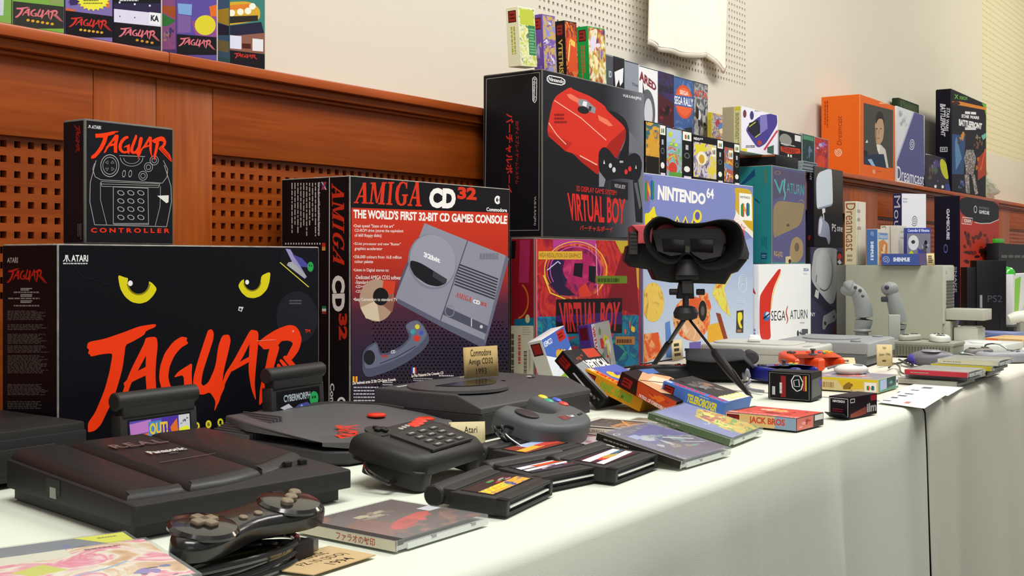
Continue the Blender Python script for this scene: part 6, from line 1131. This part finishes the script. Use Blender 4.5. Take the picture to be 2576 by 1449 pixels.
# red and black console carton, dark tower, green-dome set
def f_gc(a):
    a.R(0,0,1,1,'#b4301e'); a.P([(0,0),(1,0),(1,.15),(.75,.19),(.5,.2),(.25,.18),(0,.13)],'#15101a'); a.L([(.35,.195),(.5,.2),(.75,.19),(1,.15)],.006,'#e0dce0'); a.E(.37,.09,.04,.03,'#d8d8e0',.25); a.T('NINTENDO',(.46,.06,.72,.08),'#8a8890',.0); a.T('GAMECUBE',(.46,.09,.73,.12),'#d8d8e0',.04)
    a.L([(.06,.165),(.3,.165),(.27,.215),(.04,.215),(.06,.165)],.006,'#e8d8d4'); a.T('KONAMI',(.09,.175,.26,.205),'#e8d8d4',.04); a.B(.05,.25,.95,.62,('#5a140e','#3a0c0a','#7a1c12'),30,7,.16); a.B(.3,.36,.9,.5,('#2a0a08',),9,3,.3); a.P([(0,.62),(1,.58),(1,1),(0,1)],gradm('printed_red_fade',[(0,'#2a0c10'),(.5,'#8a2016'),(1,'#a82a1c')],'Z',0,.3)); a.T('METAL',(.06,.735,.9,.81),'#d8d8dc',.03)
def s_gc(a): a.R(0,0,1,1,'#141022'); a.T('GAMECUBE',(.6,.1,.6,.34,.48,.34,.48,.1),'#c8c8d4',.04); a.E(.45,.41,.08,.035,'#5a5a94',.3); a.T('SOLID',(.62,.55,.62,.8,.4,.8,.4,.55),'#c8c8d4',.05); a.T('SNAKE',(.88,.55,.88,.75,.78,.75,.78,.55),'#8a8a98',.02); a.R(.05,.9,.98,1,'#4a4a94')
K = upright('console_carton', 'tall red console carton with black curved top near the far table end', 'carton', 2415, 492, 2513, 2350, 1.10, z0=0, base='#15101c', bev=.002); f_gc(K.face('front')); s_gc(K.face('left')); K.done()
P2 = gd(2457, 651, 3.72); P2.z = TZ; y2 = math.radians(-52)
r = root('tower_console', 'black upright slab console standing before the tall red carton', 'game console', P2, y2); w2, h2 = .098, .24-(655-651)*3.72/2900
MB().box(0, 0, .004, w2, .05, h2, M('#0c0a10', .5, .3), .002).part('housing', r); MB().box(-.030, .004, .004, .001, .054, h2-.022, M('#0e0c13', .5, .3), .002).part('side_section', r)
for i in range(6): MB().box(.012+.013*i, -.0008, .01, .0135+.013*i, .0006, h2-.01, pl('#1c1a22')).part('rib', r) if i in (0, 5) else None
a = front_art(r, .03, .09, .09, .13, -.0003); a.T('PS2', (.1,.2,.9,.75), '#4a4a5a', .0); a.part('badge', r, world=True); MB().box(.010, -.0012, .082, .018, .0, .123, M('#8a8a94', .4)).part('label_strip', r)
K = upright('console_carton', 'black console carton with small grey lettering at the far right, under a green case', 'carton', 2512, 612, 2700, .045, 1.04, z0=0, base='#121013', bev=.002); a = K.face('front'); a.S(.03,.14,.7,.19,1,'#5a5a5c',3,.7); XB = K; K.done()
g0 = XB.M @ Vector((0, .02, XB.h)); MB_ = MB().box(0, 0, 0, .12, .018, .018, M('#3aa81c', .35, .4), .003); solid('game_case', MB_, 'bright green game case lying on the black carton at the far right', 'game case', loc=g0+Vector((.0, -.015, .0003)))
K = upright('game_carton', 'white and violet carton with angular black window, before the black carton', 'carton', 2548, 690, 2640, .05, .86, z0=.02, base='#dcdce0', bev=.001); a = K.face('front'); a.R(0,0,1,1,'#e0e2e0'); a.P([(.05,.1),(.2,.05),(.12,.95),(.02,.95)],'#8ac84a'); a.P([(.35,.25),(.6,.05),(1,.05),(1,.95),(.55,.95)],'#2a1c48'); a.E(.75,.4,.2,.25,'#16121c'); a.P([(.2,.75),(.3,.6),(.42,.95),(.2,.95)],'#c8c8d0'); gq = K.M @ Vector((.03, .025, K.h)); K.done()
solid('green_dome', MB().lathe([(.027, 0), (.027, .002), (.024, .012), (.016, .021), (.001, .025)], M('#2fae28', .2, .5, 0, 0, 0, 0, 1, .4), 28), 'bright green dome shaped lid standing on the white and violet carton', 'ornament', loc=gq+Vector((0, 0, .0004)))
MB_ = MB().box(0, 0, 0, .2, .1, .0195, pl('#141214'), .002); solid('game_case', MB_, 'flat black case under the white and violet carton at the far right', 'game case', loc=Vector((gy(2542, 0, .85).x, .84, TZ)))
# clear bag on the ledge
q = gy(2484, 497, 1.44); b = MB(); rnd = random.Random(9); vs, fs = [], []
for i in range(9):
    for k in range(9):
        u, v = i/8, k/8; hgt = .155*v*(1-.62*u**1.5); vs.append((u*.30+rnd.uniform(-.008,.008), .02*math.sin(7*u+5*v)+rnd.uniform(-.008,.008), hgt+rnd.uniform(-.004,.004)*(v > 0)))
for i in range(8):
    for k in range(8): a_ = i*9+k; fs.append([a_, a_+9, a_+10, a_+1])
o = solid('plastic_bag', b.add(vs, fs, M('#cfd8cc', .12, .6, 0, 0, 0, 0, .5)), 'crumpled clear plastic bag leaning beyond the tall display carton', 'bag', loc=Vector((q.x, 1.47, TZ+ZL+.003)), ang=10); md = o.modifiers.new('thickness', 'SOLIDIFY'); md.thickness = .0008
# ------------------------------------------------------------------ white and grey consoles, pads and cases of the far stretch
P = gz(2036, 934)
r = root('disc_console', 'off-white disc console in front of the white carton with the red brush stroke', 'game console', P, math.radians(3)); wt = M('#bebfb8', .45, .4, .12, 0, .03)
ST = r; MB().box(0, 0, .003, .185, .25, .030, M('#b2b4ab', .5, .4, .12), .003).part('base', r); MB().box(0, 0, .0285, .185, .25, .0495, wt, .006, 3).part('upper_shell', r)
MB().prism(rr(.03, .05, .155, .24, .03), .049, .053, wt, .002).part('disc_lid', r); MB().box(.02, .008, .0487, .05, .022, .051, M('#a8aaa0', .4), .001).box(.14, .008, .0487, .18, .022, .0505, M('#8a8c88', .4), .001).part('button', r)
solid('paper_wad', MB().box(-.022, -.014, 0, .020, .014, .009, M('#eceee8', .7), .004).box(-.010, -.010, .006, .022, .012, .014, M('#eceee8', .7), .004), 'small crumpled white paper wad on the off-white disc console', 'paper', loc=ST.matrix_basis @ Vector((.075, .15, .0535)), yaw=.4)
P = gz(2168, 926)+Vector((.034, 0, 0))
r = root('disc_console', 'two-tone grey disc console with light slanted front beside the off-white one', 'game console', P, math.radians(4)); PSR = r
MB().prism([(0, 0), (.245, 0), (.245, .205), (0, .205)], .003, .026, pl('#5f6163'), .003).part('base', r)
MB().box(0, .001, .026, .245, .205, .0535, M('#8f9193', .5, .4, .15, 0, .03), .004, 3).box(.004, -.004, .022, .245, .003, .0515, M('#a3a5a7', .45, .4, .12), .002).part('upper_shell', r)
MB().lathe([(.066, 0), (.066, .003), (.060, .005), (.001, .0055)], M('#8b8d8f', .5, .4, .12), 40, (.11, .11, .053)).part('disc_lid', r)
for x in (.02, .215): MB().cyl((x, .03, .053), .012, .004, M('#84868a', .45), n=20, bev=.001).part('round_button', r)
# twin stick unit
Ps = gd(2160, 651, 2.98); Ps.z = TZ
r = root('twin_stick_unit', 'grey twin flight stick controller in front of the beige tower', 'game controller', Ps, math.radians(-70)); sg = M('#888c8a', .5, .4, .15, 0, .03)
MB().box(-.055, -.03, .0, .155, .09, .036, sg, .006, 3).part('base', r)
def stick(x, flip, pts, rad):
    p = MB().tube([(x+a_, .03, .036+z) for a_, z in pts], lambda t: rad[min(len(rad)-1, int(t*len(rad)))] if not callable(rad) else rad(t), sg, 14, 5).part('grip', r, ang=60)
    MB().lathe([(.017, 0), (.019, .003), (.012, .010), (.008, .014)], pl('#7d807f'), 20, (x+pts[0][0], .03, .034)).part('boot', r)
    return p
w1 = lambda t: .014+.009*math.sin(math.pi*min(1, t*1.25))+(.007 if t > .82 else 0)-.010*max(0, t-.93)/.07
gl_ = stick(.004, 1, [(.008, .0), (.004, .02), (.010, .045), (.006, .085), (-.006, .115), (-.022, .128), (-.034, .122)], w1)
MB().lathe([(.022, 0), (.024, .003), (.021, .008)], sg, 20, (.010, .03, .050)).part('collar', gl_); MB().ball((-.018, .03, .158), .027, .019, .017, sg, 20, 12).part('head', gl_)
for x, z in ((-.008, .166), (.004, .158), (.010, .143)): MB().ball((x, .013, z), .0045, .004, .0045, pl('#4a4c4e'), 12, 6).part('button', gl_)
gr_ = stick(.090, -1, [(.012, .0), (.008, .02), (.010, .04), (.004, .075), (-.004, .105), (-.010, .125), (-.012, .134)], lambda t: .013+.008*math.sin(math.pi*min(1, t*1.2)))
MB().ball((.078, .028, .162), .022, .019, .019, sg, 20, 12).part('head', gr_); MB().ball((.070, .011, .166), .006, .005, .006, pl('#3a3650'), 14, 8).part('thumb_hat', gr_); MB().box(.056, .018, .128, .074, .036, .142, pl('#3c3c46'), .003).part('trigger', gr_); MB().box(.076, .008, .060, .102, .030, .080, sg, .006).part('hand_rest', gr_)
MB().box(.072, -.045, .030, .100, -.018, .098, M('#a3a8a0', .5, .4, .12), .002).part('throttle_block', r)
MB().box(.020, .0, .0355, .066, .03, .038, pl('#5a5c5c'), .001).part('panel_plate', r)
# ribbed unit and things around it
Pr = gz(2398, 904); rb = M('#868879', .5, .4, .12, 0, .03)
r = root('ribbed_unit', 'grey beige box unit with a row of cooling ribs behind the violet grey mouse', 'console add-on', Pr, 0); MB().box(0, 0, .002, .10, .15, .036, rb, .003).box(-.002, -.002, .030, .102, .152, .038, M('#909284', .5, .4, .1), .002).part('housing', r)
b = MB()
for i in range(19): b.box(-.0022, .008+.0072*i, .005, .0008, .0115+.0072*i, .027, M('#55574c', .6))
b.part('cooling_ribs', r)
def slab_pad(name, lab, P, yaw, c, w=.12, d=.06, h=.022, btn=('#3a3a3e',), cable=None, cat='game controller'):
    r = root(name, lab, cat, P, yaw); o = [(w/2*math.cos(t)*(1+.05*math.cos(2*t)), d/2*math.sin(t)*(1-.18*math.exp(-(math.cos(t)/.4)**2))) for t in [2*math.pi*i/36 for i in range(36)]]
    MB().prism(o, 0, h, M(c, .42, .4, .1), h*.42, 5, .003).part('shell', r)
    MB().box(-w*.36, -d*.05, h-.001, -w*.18, d*.05, h+.002, pl(btn[0]), .001).box(-w*.30, -d*.18, h-.001, -w*.24, d*.18, h+.002, pl(btn[0]), .001).part('direction_cross', r)
    for i in range(4): MB().cyl((w*.27+w*.06*(i % 2*2-1)*(i < 2), d*.16*((i % 2)*2-1)*(i > 1), h-.0015), w*.030, .0035, pl(btn[i % len(btn)]), n=12, bev=.0006).part('button', r)
    if cable: MB().tube(cable, .0019, gl('#2a2a2c'), 7, 4).part('cable', r)
    return r
slab_pad('game_pad', 'white game pad with dark buttons lying on the ribbed unit', Pr+Vector((.05, .045, .038)), math.radians(20), '#d4d8cc', .10, .055, .016, ('#3a3a44', '#4a4a50'))
slab_pad('game_pad', 'grey game pad with dark cross lying on the ribbed unit back end', Pr+Vector((.055, .118, .038)), math.radians(-10), '#a4a498', .085, .045, .014, ('#4a4a44',))
r = root('handset', 'grey and violet rounded mouse controller in front of the ribbed unit', 'game controller', gz(2345, 921), math.radians(-62))
MB().ball((0, 0, .017), .052, .030, .020, M('#68656e', .4, .4, .1), 28, 14, -.85).part('shell', r); MB().ball((-.040, 0, .015), .014, .019, .0135, M('#4a3f9a', .35), 20, 10, -.7).part('violet_end', r); MB().ball((.040, -.002, .015), .014, .019, .0135, M('#54489c', .35), 20, 10, -.7).part('violet_tip', r); MB().lathe([(.022, 0), (.019, .003), (.012, .0035)], M('#8a8890', .4), 24, (-.004, -.006, .0335)).part('thumb_ring', r); MB().tube([(-.045, .0, .012), (-.07, .02, .004), (-.10, .0, .004), (-.12, -.03, .004)], .002, gl('#1c1c1e'), 7).part('cable', r)
def cable(lab, pts, rad=.0028, c='#2a2a2c'): solid('cable', MB().tube([gz(x, y, z) for x, y, z in pts], rad, gl(c), 8, 6), lab, 'cable')
cable('tangle of dark grey cable between the two-tone grey console and the mouse', [(2262, 905, .006), (2282, 915, .006), (2296, 920, .004), (2288, 905, .012), (2272, 910, .008), (2286, 918, .004)])
cable('thin black cable looping across the table behind the white game pad', [(2236, 925, .004), (2250, 915, .008), (2262, 922, .006), (2268, 938, .004), (2300, 946, .004)], .0022, '#3a3a38')
# disc case stacks at the table edge
GS = 'disc cases stacked flat at the far table edge'
def plain(c): return lambda a: a.R(0,0,1,1,c)
for (x, y, z, sp, cv, lab) in ((2407, 973, 0, '#a8a89c', '#8f9090', 'grey disc case, lowest of the stack nearest the white sheets'), (2441, 959, .0094, '#8a7a80', '#9a8890', 'grey rose disc case under the crimson-edged one'), (2441, 951, .0188, '#b8323f', '#9a9a94', 'crimson-edged disc case on the stack nearest the white sheets'),
   (2478, 950, 0, '#8a8a80', '#8a8a84', 'plain grey disc case at the foot of the yellow-edged stack'), (2491, 944, .0094, '#8a5a40', '#a8a498', 'brown and white edged disc case beneath the yellow-edged one'), (2501, 935, .0188, '#cfc230', '#a8a48a', 'yellow-edged disc case of the farther stack'), (2518, 922, .0282, '#d8d8c4', '#9c9c90', 'cream-edged disc case on top of the farther stack')):
    P = gz(x, y, z+.0004); jewel('disc_case', lab, P+Vector((0, .004 if P.y < .556 else 0, 0)), Matrix.Rotation(math.radians(-1), 4, 'Z'), plain(cv), sp, group=GS, edge='#b0b2a8')
SC = Matrix.Scale(.82, 4)
def trident(lab, c, P, yaw, tilt=0):
    r = root('trident_pad', lab, 'game controller', P, 0, None, Matrix.Rotation(yaw, 4, 'Z') @ Matrix.Rotation(math.radians(tilt), 4, 'X'))
    pts = [(-.075,.02),(-.070,.045),(-.045,.058),(0,.052),(.045,.058),(.070,.045),(.075,.02),(.074,-.02),(.066,-.052),(.054,-.056),(.046,-.04),(.042,-.008),(.022,-.010),(.016,-.05),(.008,-.062),(-.008,-.062),(-.016,-.05),(-.022,-.010),(-.042,-.008),(-.046,-.04),(-.054,-.056),(-.066,-.052),(-.074,-.02)]
    MB().prism(pts, .004, .036, M(c, .3, .5, .05), .010, 5, .006).xf(SC).part('shell', r)
    MB().lathe([(.011, 0), (.011, .003), (.004, .004), (.004, .012), (.007, .013), (.007, .016), (.001, .0165)], pl('#55575a'), 18, (0, -.006, .035)).xf(SC).part('thumb_stick', r)
    MB().box(-.058, .014, .035, -.036, .022, .040, pl('#4a4c50'), .001).box(-.051, .007, .035, -.043, .029, .040, pl('#4a4c50'), .001).xf(SC).part('direction_cross', r); MB().cyl((0, .022, .035), .005, .003, M('#c8402a', .35), n=14).xf(SC).part('start_button', r)
    for x, y, k in ((.052,.030,'#d8b83a'),(.042,.022,'#d8b83a'),(.062,.022,'#d8b83a'),(.052,.014,'#d8b83a'),(.036,.006,'#3a9a58'),(.028,.016,'#3a58b8')): MB().cyl((x, y, .035), .0048, .004, M(k, .35), n=12, bev=.0006).xf(SC).part('button', r)
    return r
trident('deep blue three-pronged game pad behind the small upright black carton', '#23287c', gz(1968, 958, 0), math.radians(-28))
trident('orange three-pronged game pad lying on the blue pad and the console front', '#e0481c', gz(2040, 926, .012), math.radians(-46), 7)
cable('grey coiled cable beside the dark soft case and the blue pad', [(1868, 935, .02), (1874, 955, .008), (1880, 930, .03), (1886, 958, .008), (1878, 972, .006), (1890, 980, .004), (1920, 985, .004)], .003, '#8a8c98')
# pale game carton lying flat, small black cartons
def box3(name, lab, cat, FC, l, f, w, d, h, base, yaw=0, top=None, grp=None):
    K = Carton(name, lab, cat, FC, w, d, h, yaw, base=base, bev=.001, group=grp); l and l(K.face('left')); f and f(K.face('front')); top and top(K.face('top')); return K
def l_n(a): a.R(0,0,1,1,'#d2c08a'); a.P([(.0,0),(1,0),(1,.22),(0,.2)],'#d8c02a'); a.P([(.4,.2),(.78,.2),(.78,.75),(.5,.9)],'#d8b430'); a.B(.46,.2,.66,.95,('#6a4a1c','#8a6a2a'),6,3,.6); a.S(.05,.3,.44,.75,1,'#a88a5a',3,.9); a.R(.8,.25,.97,.95,'#e8e4d8'); n64(a,.83,.45,.94,.85)
def f_n(a): a.R(0,0,1,1,'#5a9a7a'); a.P([(.08,.1),(.4,.05),(.4,.8),(.08,.85)],'#a8b8d8'); a.P([(.4,.05),(.85,.02),(.85,.7),(.4,.8)],'#2c4a4a'); a.B(.42,.1,.84,.75,('#4a7a6a','#1c2c30','#6a9a8a'),7,3); a.R(.87,.05,.98,.85,'#e8e8e4'); a.R(.89,.35,.96,.6,'#3a3a40')
def t_n(a): a.R(0,0,1,1,'#8a8a94'); a.B(.05,.05,.95,.95,('#c86a5a','#d8a8a0','#7a8aa0','#b8b8c0','#d8d0c8','#a85a4a'),20,6)
NG = box3('game_carton', 'yellow-edged cartridge game carton lying flat behind the small black cartons', 'game box', gz(2210, 990), l_n, f_n, .116, .125, .0245, '#b8b090', 0, t_n); NG.done()
def l_b(a): a.R(0,0,1,1,'#131114'); a.L([(.04,.06),(.96,.06),(.96,.97),(.04,.97),(.04,.06)],.012,'#8a8a8a'); a.R(.1,.55,.17,.85,'#b8b8b8'); a.R(.30,.15,.42,.92,'#8a2024'); a.S(.26,.4,.33,.9,1,'#d8d8d8',3,.8,True); a.L([(.55,.3),(.62,.12),(.74,.12),(.82,.35),(.78,.6),(.68,.68),(.58,.55),(.55,.3)],.025,'#d8d8d8'); a.L([(.6,.3),(.72,.25),(.74,.5),(.62,.5),(.6,.3)],.02,'#c8c8c8'); a.R(.82,.12,.86,.65,'#a83028'); a.R(.87,.12,.9,.65,'#d8b03a')
def f_b(a): a.R(0,0,1,1,'#1c1a1c'); a.P([(.1,.25),(.9,.2),(.9,.85),(.1,.9)],'#5a5e5c'); a.E(.85,.4,.12,.14,'#4a42a8')
B1 = box3('accessory_carton', 'small upright black carton with white cube outline beside the blue pad', 'carton', gz(2040, 1010), l_b, f_b, .052, .0765, .0475, '#141214'); B1.done()
def l_c(a): a.R(0,0,1,1,'#161018'); a.L([(.06,.08),(.94,.08),(.94,.95),(.06,.95),(.06,.08)],.03,'#c8c8c8'); a.T('NINTENDO',(.2,.16,.8,.28),'#d8d8d8',.04); a.S(.2,.55,.85,.75,2,'#8a2430',3,.5)
def f_c(a): a.R(0,0,1,1,'#1c0c14'); a.R(.04,.08,.2,.28,'#c8c8c8'); a.R(.06,.12,.18,.24,'#1c0c14'); a.P([(.05,.8),(.6,.55),(.6,.9),(.05,1)],'#8a4030'); a.R(.76,.06,.97,.32,'#a81c2c'); a.T('ilm',(.62,.42,.97,.85),'#a8a8a4',.04)
B2 = box3('accessory_carton', 'small black and maroon carton with open flap, close to the table edge', 'carton', gz(2136, 1054), l_c, f_c, .086, .034, .032, '#17121a', math.radians(-10)); fo = B2.done()
MB().box(-.017, .001, .0005, -.001, .033, .0016, mm('#1c1a1e'), .0003).xf(Matrix.Rotation(math.radians(28), 4, 'Y')).part('open_flap', fo)
# loose white sheets
sheet('white printed sheet lying by the disc case stacks', [(2300, 966), (2424, 974), (2385, 996), (2256, 984)], .0006, [(.3,.3,.5,.5,'#6a6a74'),(.2,.72,.36,.82,'#4a4a58'),(.5,.8,.95,.83,'#8a8a90')])
sheet('white printed sheet reaching to the cloth edge beside the maroon carton', [(2268, 985), (2378, 995), (2325, 1028), (2208, 1012)], .0012, [(.15,.1,.35,.2,'#6a6a74'),(.1,.3,.3,.4,'#55555f'),(.05,.5,.2,.6,'#55555f'),(.02,.8,.2,.86,'#3a3a44'),(.5,.75,.62,.9,'#b87a6a')])
# cards, mouse, and pieces near the two-tone console
card('paper_card', 'tan card lying slanted against the two-tone grey console', gz(2108, 930, .001), .040, .036, math.radians(-60), 48, '#cfc09a', [('', (.2,.15,.8,.9,3))])
card('paper_card', 'tan card standing upright before the light slanted console front', gz(2206, 921, .012), .033, .046, math.radians(-58), 6, '#cdbb8c', [('N64', (.4,.1,.6,.22)), ('Japan 1996', (.15,.4,.85,.55)), ('', (.35,.7,.65,.82,1))])
r = root('mouse', 'white rounded mouse with grey button lying on the yellow-edged game carton', 'mouse', NG.M @ Vector((.075, .075, NG.h)), math.radians(-40)); MB().ball((0, 0, .008), .034, .022, .012, M('#d8d8d0', .35), 26, 12, -.66).part('shell', r); MB().ball((.006, -.010, .016), .012, .006, .004, M('#7a7c80', .4), 16, 8).part('button', r)
cable('pale grey cable arched over the yellow-edged game carton', [(2082, 927, .03), (2110, 919, .036), (2140, 921, .034), (2170, 931, .026), (2185, 938, .022)], .0022, '#7c7e7c')
# dark soft case and black pad behind the stand
P = gz(1862, 962)
r = root('soft_case', 'dark grey soft carry case with open black mouth behind the headset stand', 'case', P+Vector((-.02, .02, 0)), math.radians(-62)); fab = M('#403f42', .8, .2, .3, 0, .08, bscale=600)
prof = lambda y0: [(-.075, .004), (.03, .004), (.046, .02), (.046, .040), (.030, .056), (-.02, .054), (-.075, .050)]
b = MB().prism([(x, z) for x, z in prof(0)], -.095, -.01, M('#1a191b', .8, .2, .3), .004); b.xf(Matrix(((1, 0, 0, 0), (0, 0, -1, 0), (0, 1, 0, 0), (0, 0, 0, 1)))).part('body', r)
vs, fs = [], []
for i in range(15):
    x = -.078+.130*i/14
    for k in range(9): t = k/8; y = .100-.118*t; z = .056+.006*math.sin(math.pi*t)-.030*max(0, t-.72)**1.0*(1+.6*math.sin(4*i/14))-.020*max(0, i/14-.85)/.15; vs.append((x, y, z))
for i in range(14):
    for k in range(8): a_ = i*9+k; fs.append([a_, a_+9, a_+10, a_+1])
o = MB().add(vs, fs, fab).part('flap', r); md = o.modifiers.new('thickness', 'SOLIDIFY'); md.thickness = .003; md.offset = 1
MB().lathe([(.010, 0), (.013, .004), (.010, .09)], fab, 18, (.050, .005, .048), 'y').part('rolled_edge', r)
slab_pad('headset_pad', 'black game pad with red cross lying behind the sloping cartons', gz(1668, 957), math.radians(-48), '#1d1c1f', .13, .075, .030, ('#b8281e', '#3a3a3c'))
# far right end: white units
def unit(name, lab, cat, FC, w, d, h, yaw, c): o = solid(name, MB().box(0, 0, 0, w, d, h, M(c, .45, .4, .1, 0, .02), min(.004, h*.2), 2), lab, cat, loc=FC, yaw=yaw); return o
u = unit('memory_unit', 'white boxy unit with raised top in front of the open drawer', 'console add-on', gz(2460, 860), .07, .07, .040, math.radians(-4), '#c0c2b6'); MB().box(.004, .006, .0395, .066, .06, .043, M('#e0e2d8', .4), .002).part('top_cover', u)
u = unit('disc_console', 'flat white console with rounded edges at the far table end', 'game console', gz(2518, 888), .20, .14, .018, math.radians(-4), '#c8ccc8'); MB().lathe([(.04, 0), (.04, .003), (.001, .004)], M('#e8eae6', .4), 28, (.08, .06, .018)).part('disc_lid', u)
u = unit('add_on_unit', 'small white unit with blue green edge beside the flat white console', 'console add-on', gz(2436, 900), .05, .08, .012, math.radians(-4), '#b8ccc4'); MB().box(-.0004, .006, .002, .0005, .074, .009, pl('#1f7a5a')).part('edge_strip', u)
r = root('light_gun', 'white rounded grip controller at the far right end of the table', 'game controller', gz(2606, 846), math.radians(-55)); MB().tube([(-.085, 0, .052), (-.05, 0, .060), (.0, 0, .050), (.05, 0, .024), (.075, 0, .010)], lambda t: .013+.009*math.sin(math.pi*t), M('#d8d8cc', .4), 14, 5).part('grip', r, ang=60); MB().lathe([(.011, 0), (.011, .006), (.007, .008), (.001, .0085)], M('#e0e0d8', .4), 18, (-.035, 0, .072)).part('thumb_stick', r); MB().box(-.055, -.014, 0, -.015, .014, .052, M('#8f8c86', .5), .003).part('stand_block', r)
K = Carton('game_carton', 'flat tan carton with orange end at the far right end of the table', 'game box', gz(2572, 872), .16, .10, .02, math.radians(-6), base='#cfae7a', bev=.001); a = K.face('left'); a.R(.0,.0,.35,1,'#d86a3a'); a.R(.35,0,1,.3,'#b89a6a'); K.done()
slab_pad('game_pad', 'grey game pad with hanging cable near the farther disc case stack', gz(2520, 910), math.radians(-50), '#94959a', .12, .07, .024, ('#55565a',), [(-.05, .01, .012), (-.085, .02, .018), (-.10, .0, .008), (-.08, -.03, .004), (-.10, -.04, .004)])
slab_pad('game_pad', 'pale blue grey game pad at the far right end of the table edge', gz(2572, 905), math.radians(-45), '#a0a2aa', .11, .06, .022, ('#6a6b70',))
slab_pad('game_pad', 'small dark grey game pad with bundled cable beside the white unit', gz(2462, 903), math.radians(-25), '#6a6862', .085, .05, .026, ('#3a3a3c',), [(.03, .0, .015), (.05, .02, .03), (.075, .0, .032), (.085, -.03, .01), (.06, -.045, .004), (.02, -.04, .004)])
K = Carton('disc_case', 'clear blue disc case behind the white boxy unit', 'disc case', gz(2545, 858), .10, .12, .022, math.radians(-10), base='#7a86b0', bev=.001); a = K.face('left'); a.B(.05,.1,.95,.9,('#4a5a9a','#a8b4d0','#5a6ab0'),9,3); K.done()

p = gy(1692, 893, 1.262); card('paper_card', 'tan card standing at the foot of the lavender carton behind the headset stand', Vector((p.x, 1.262, TZ)), .055, .048, 0, 4, '#c8b890', [('', (.2,.12,.8,.85,3))])
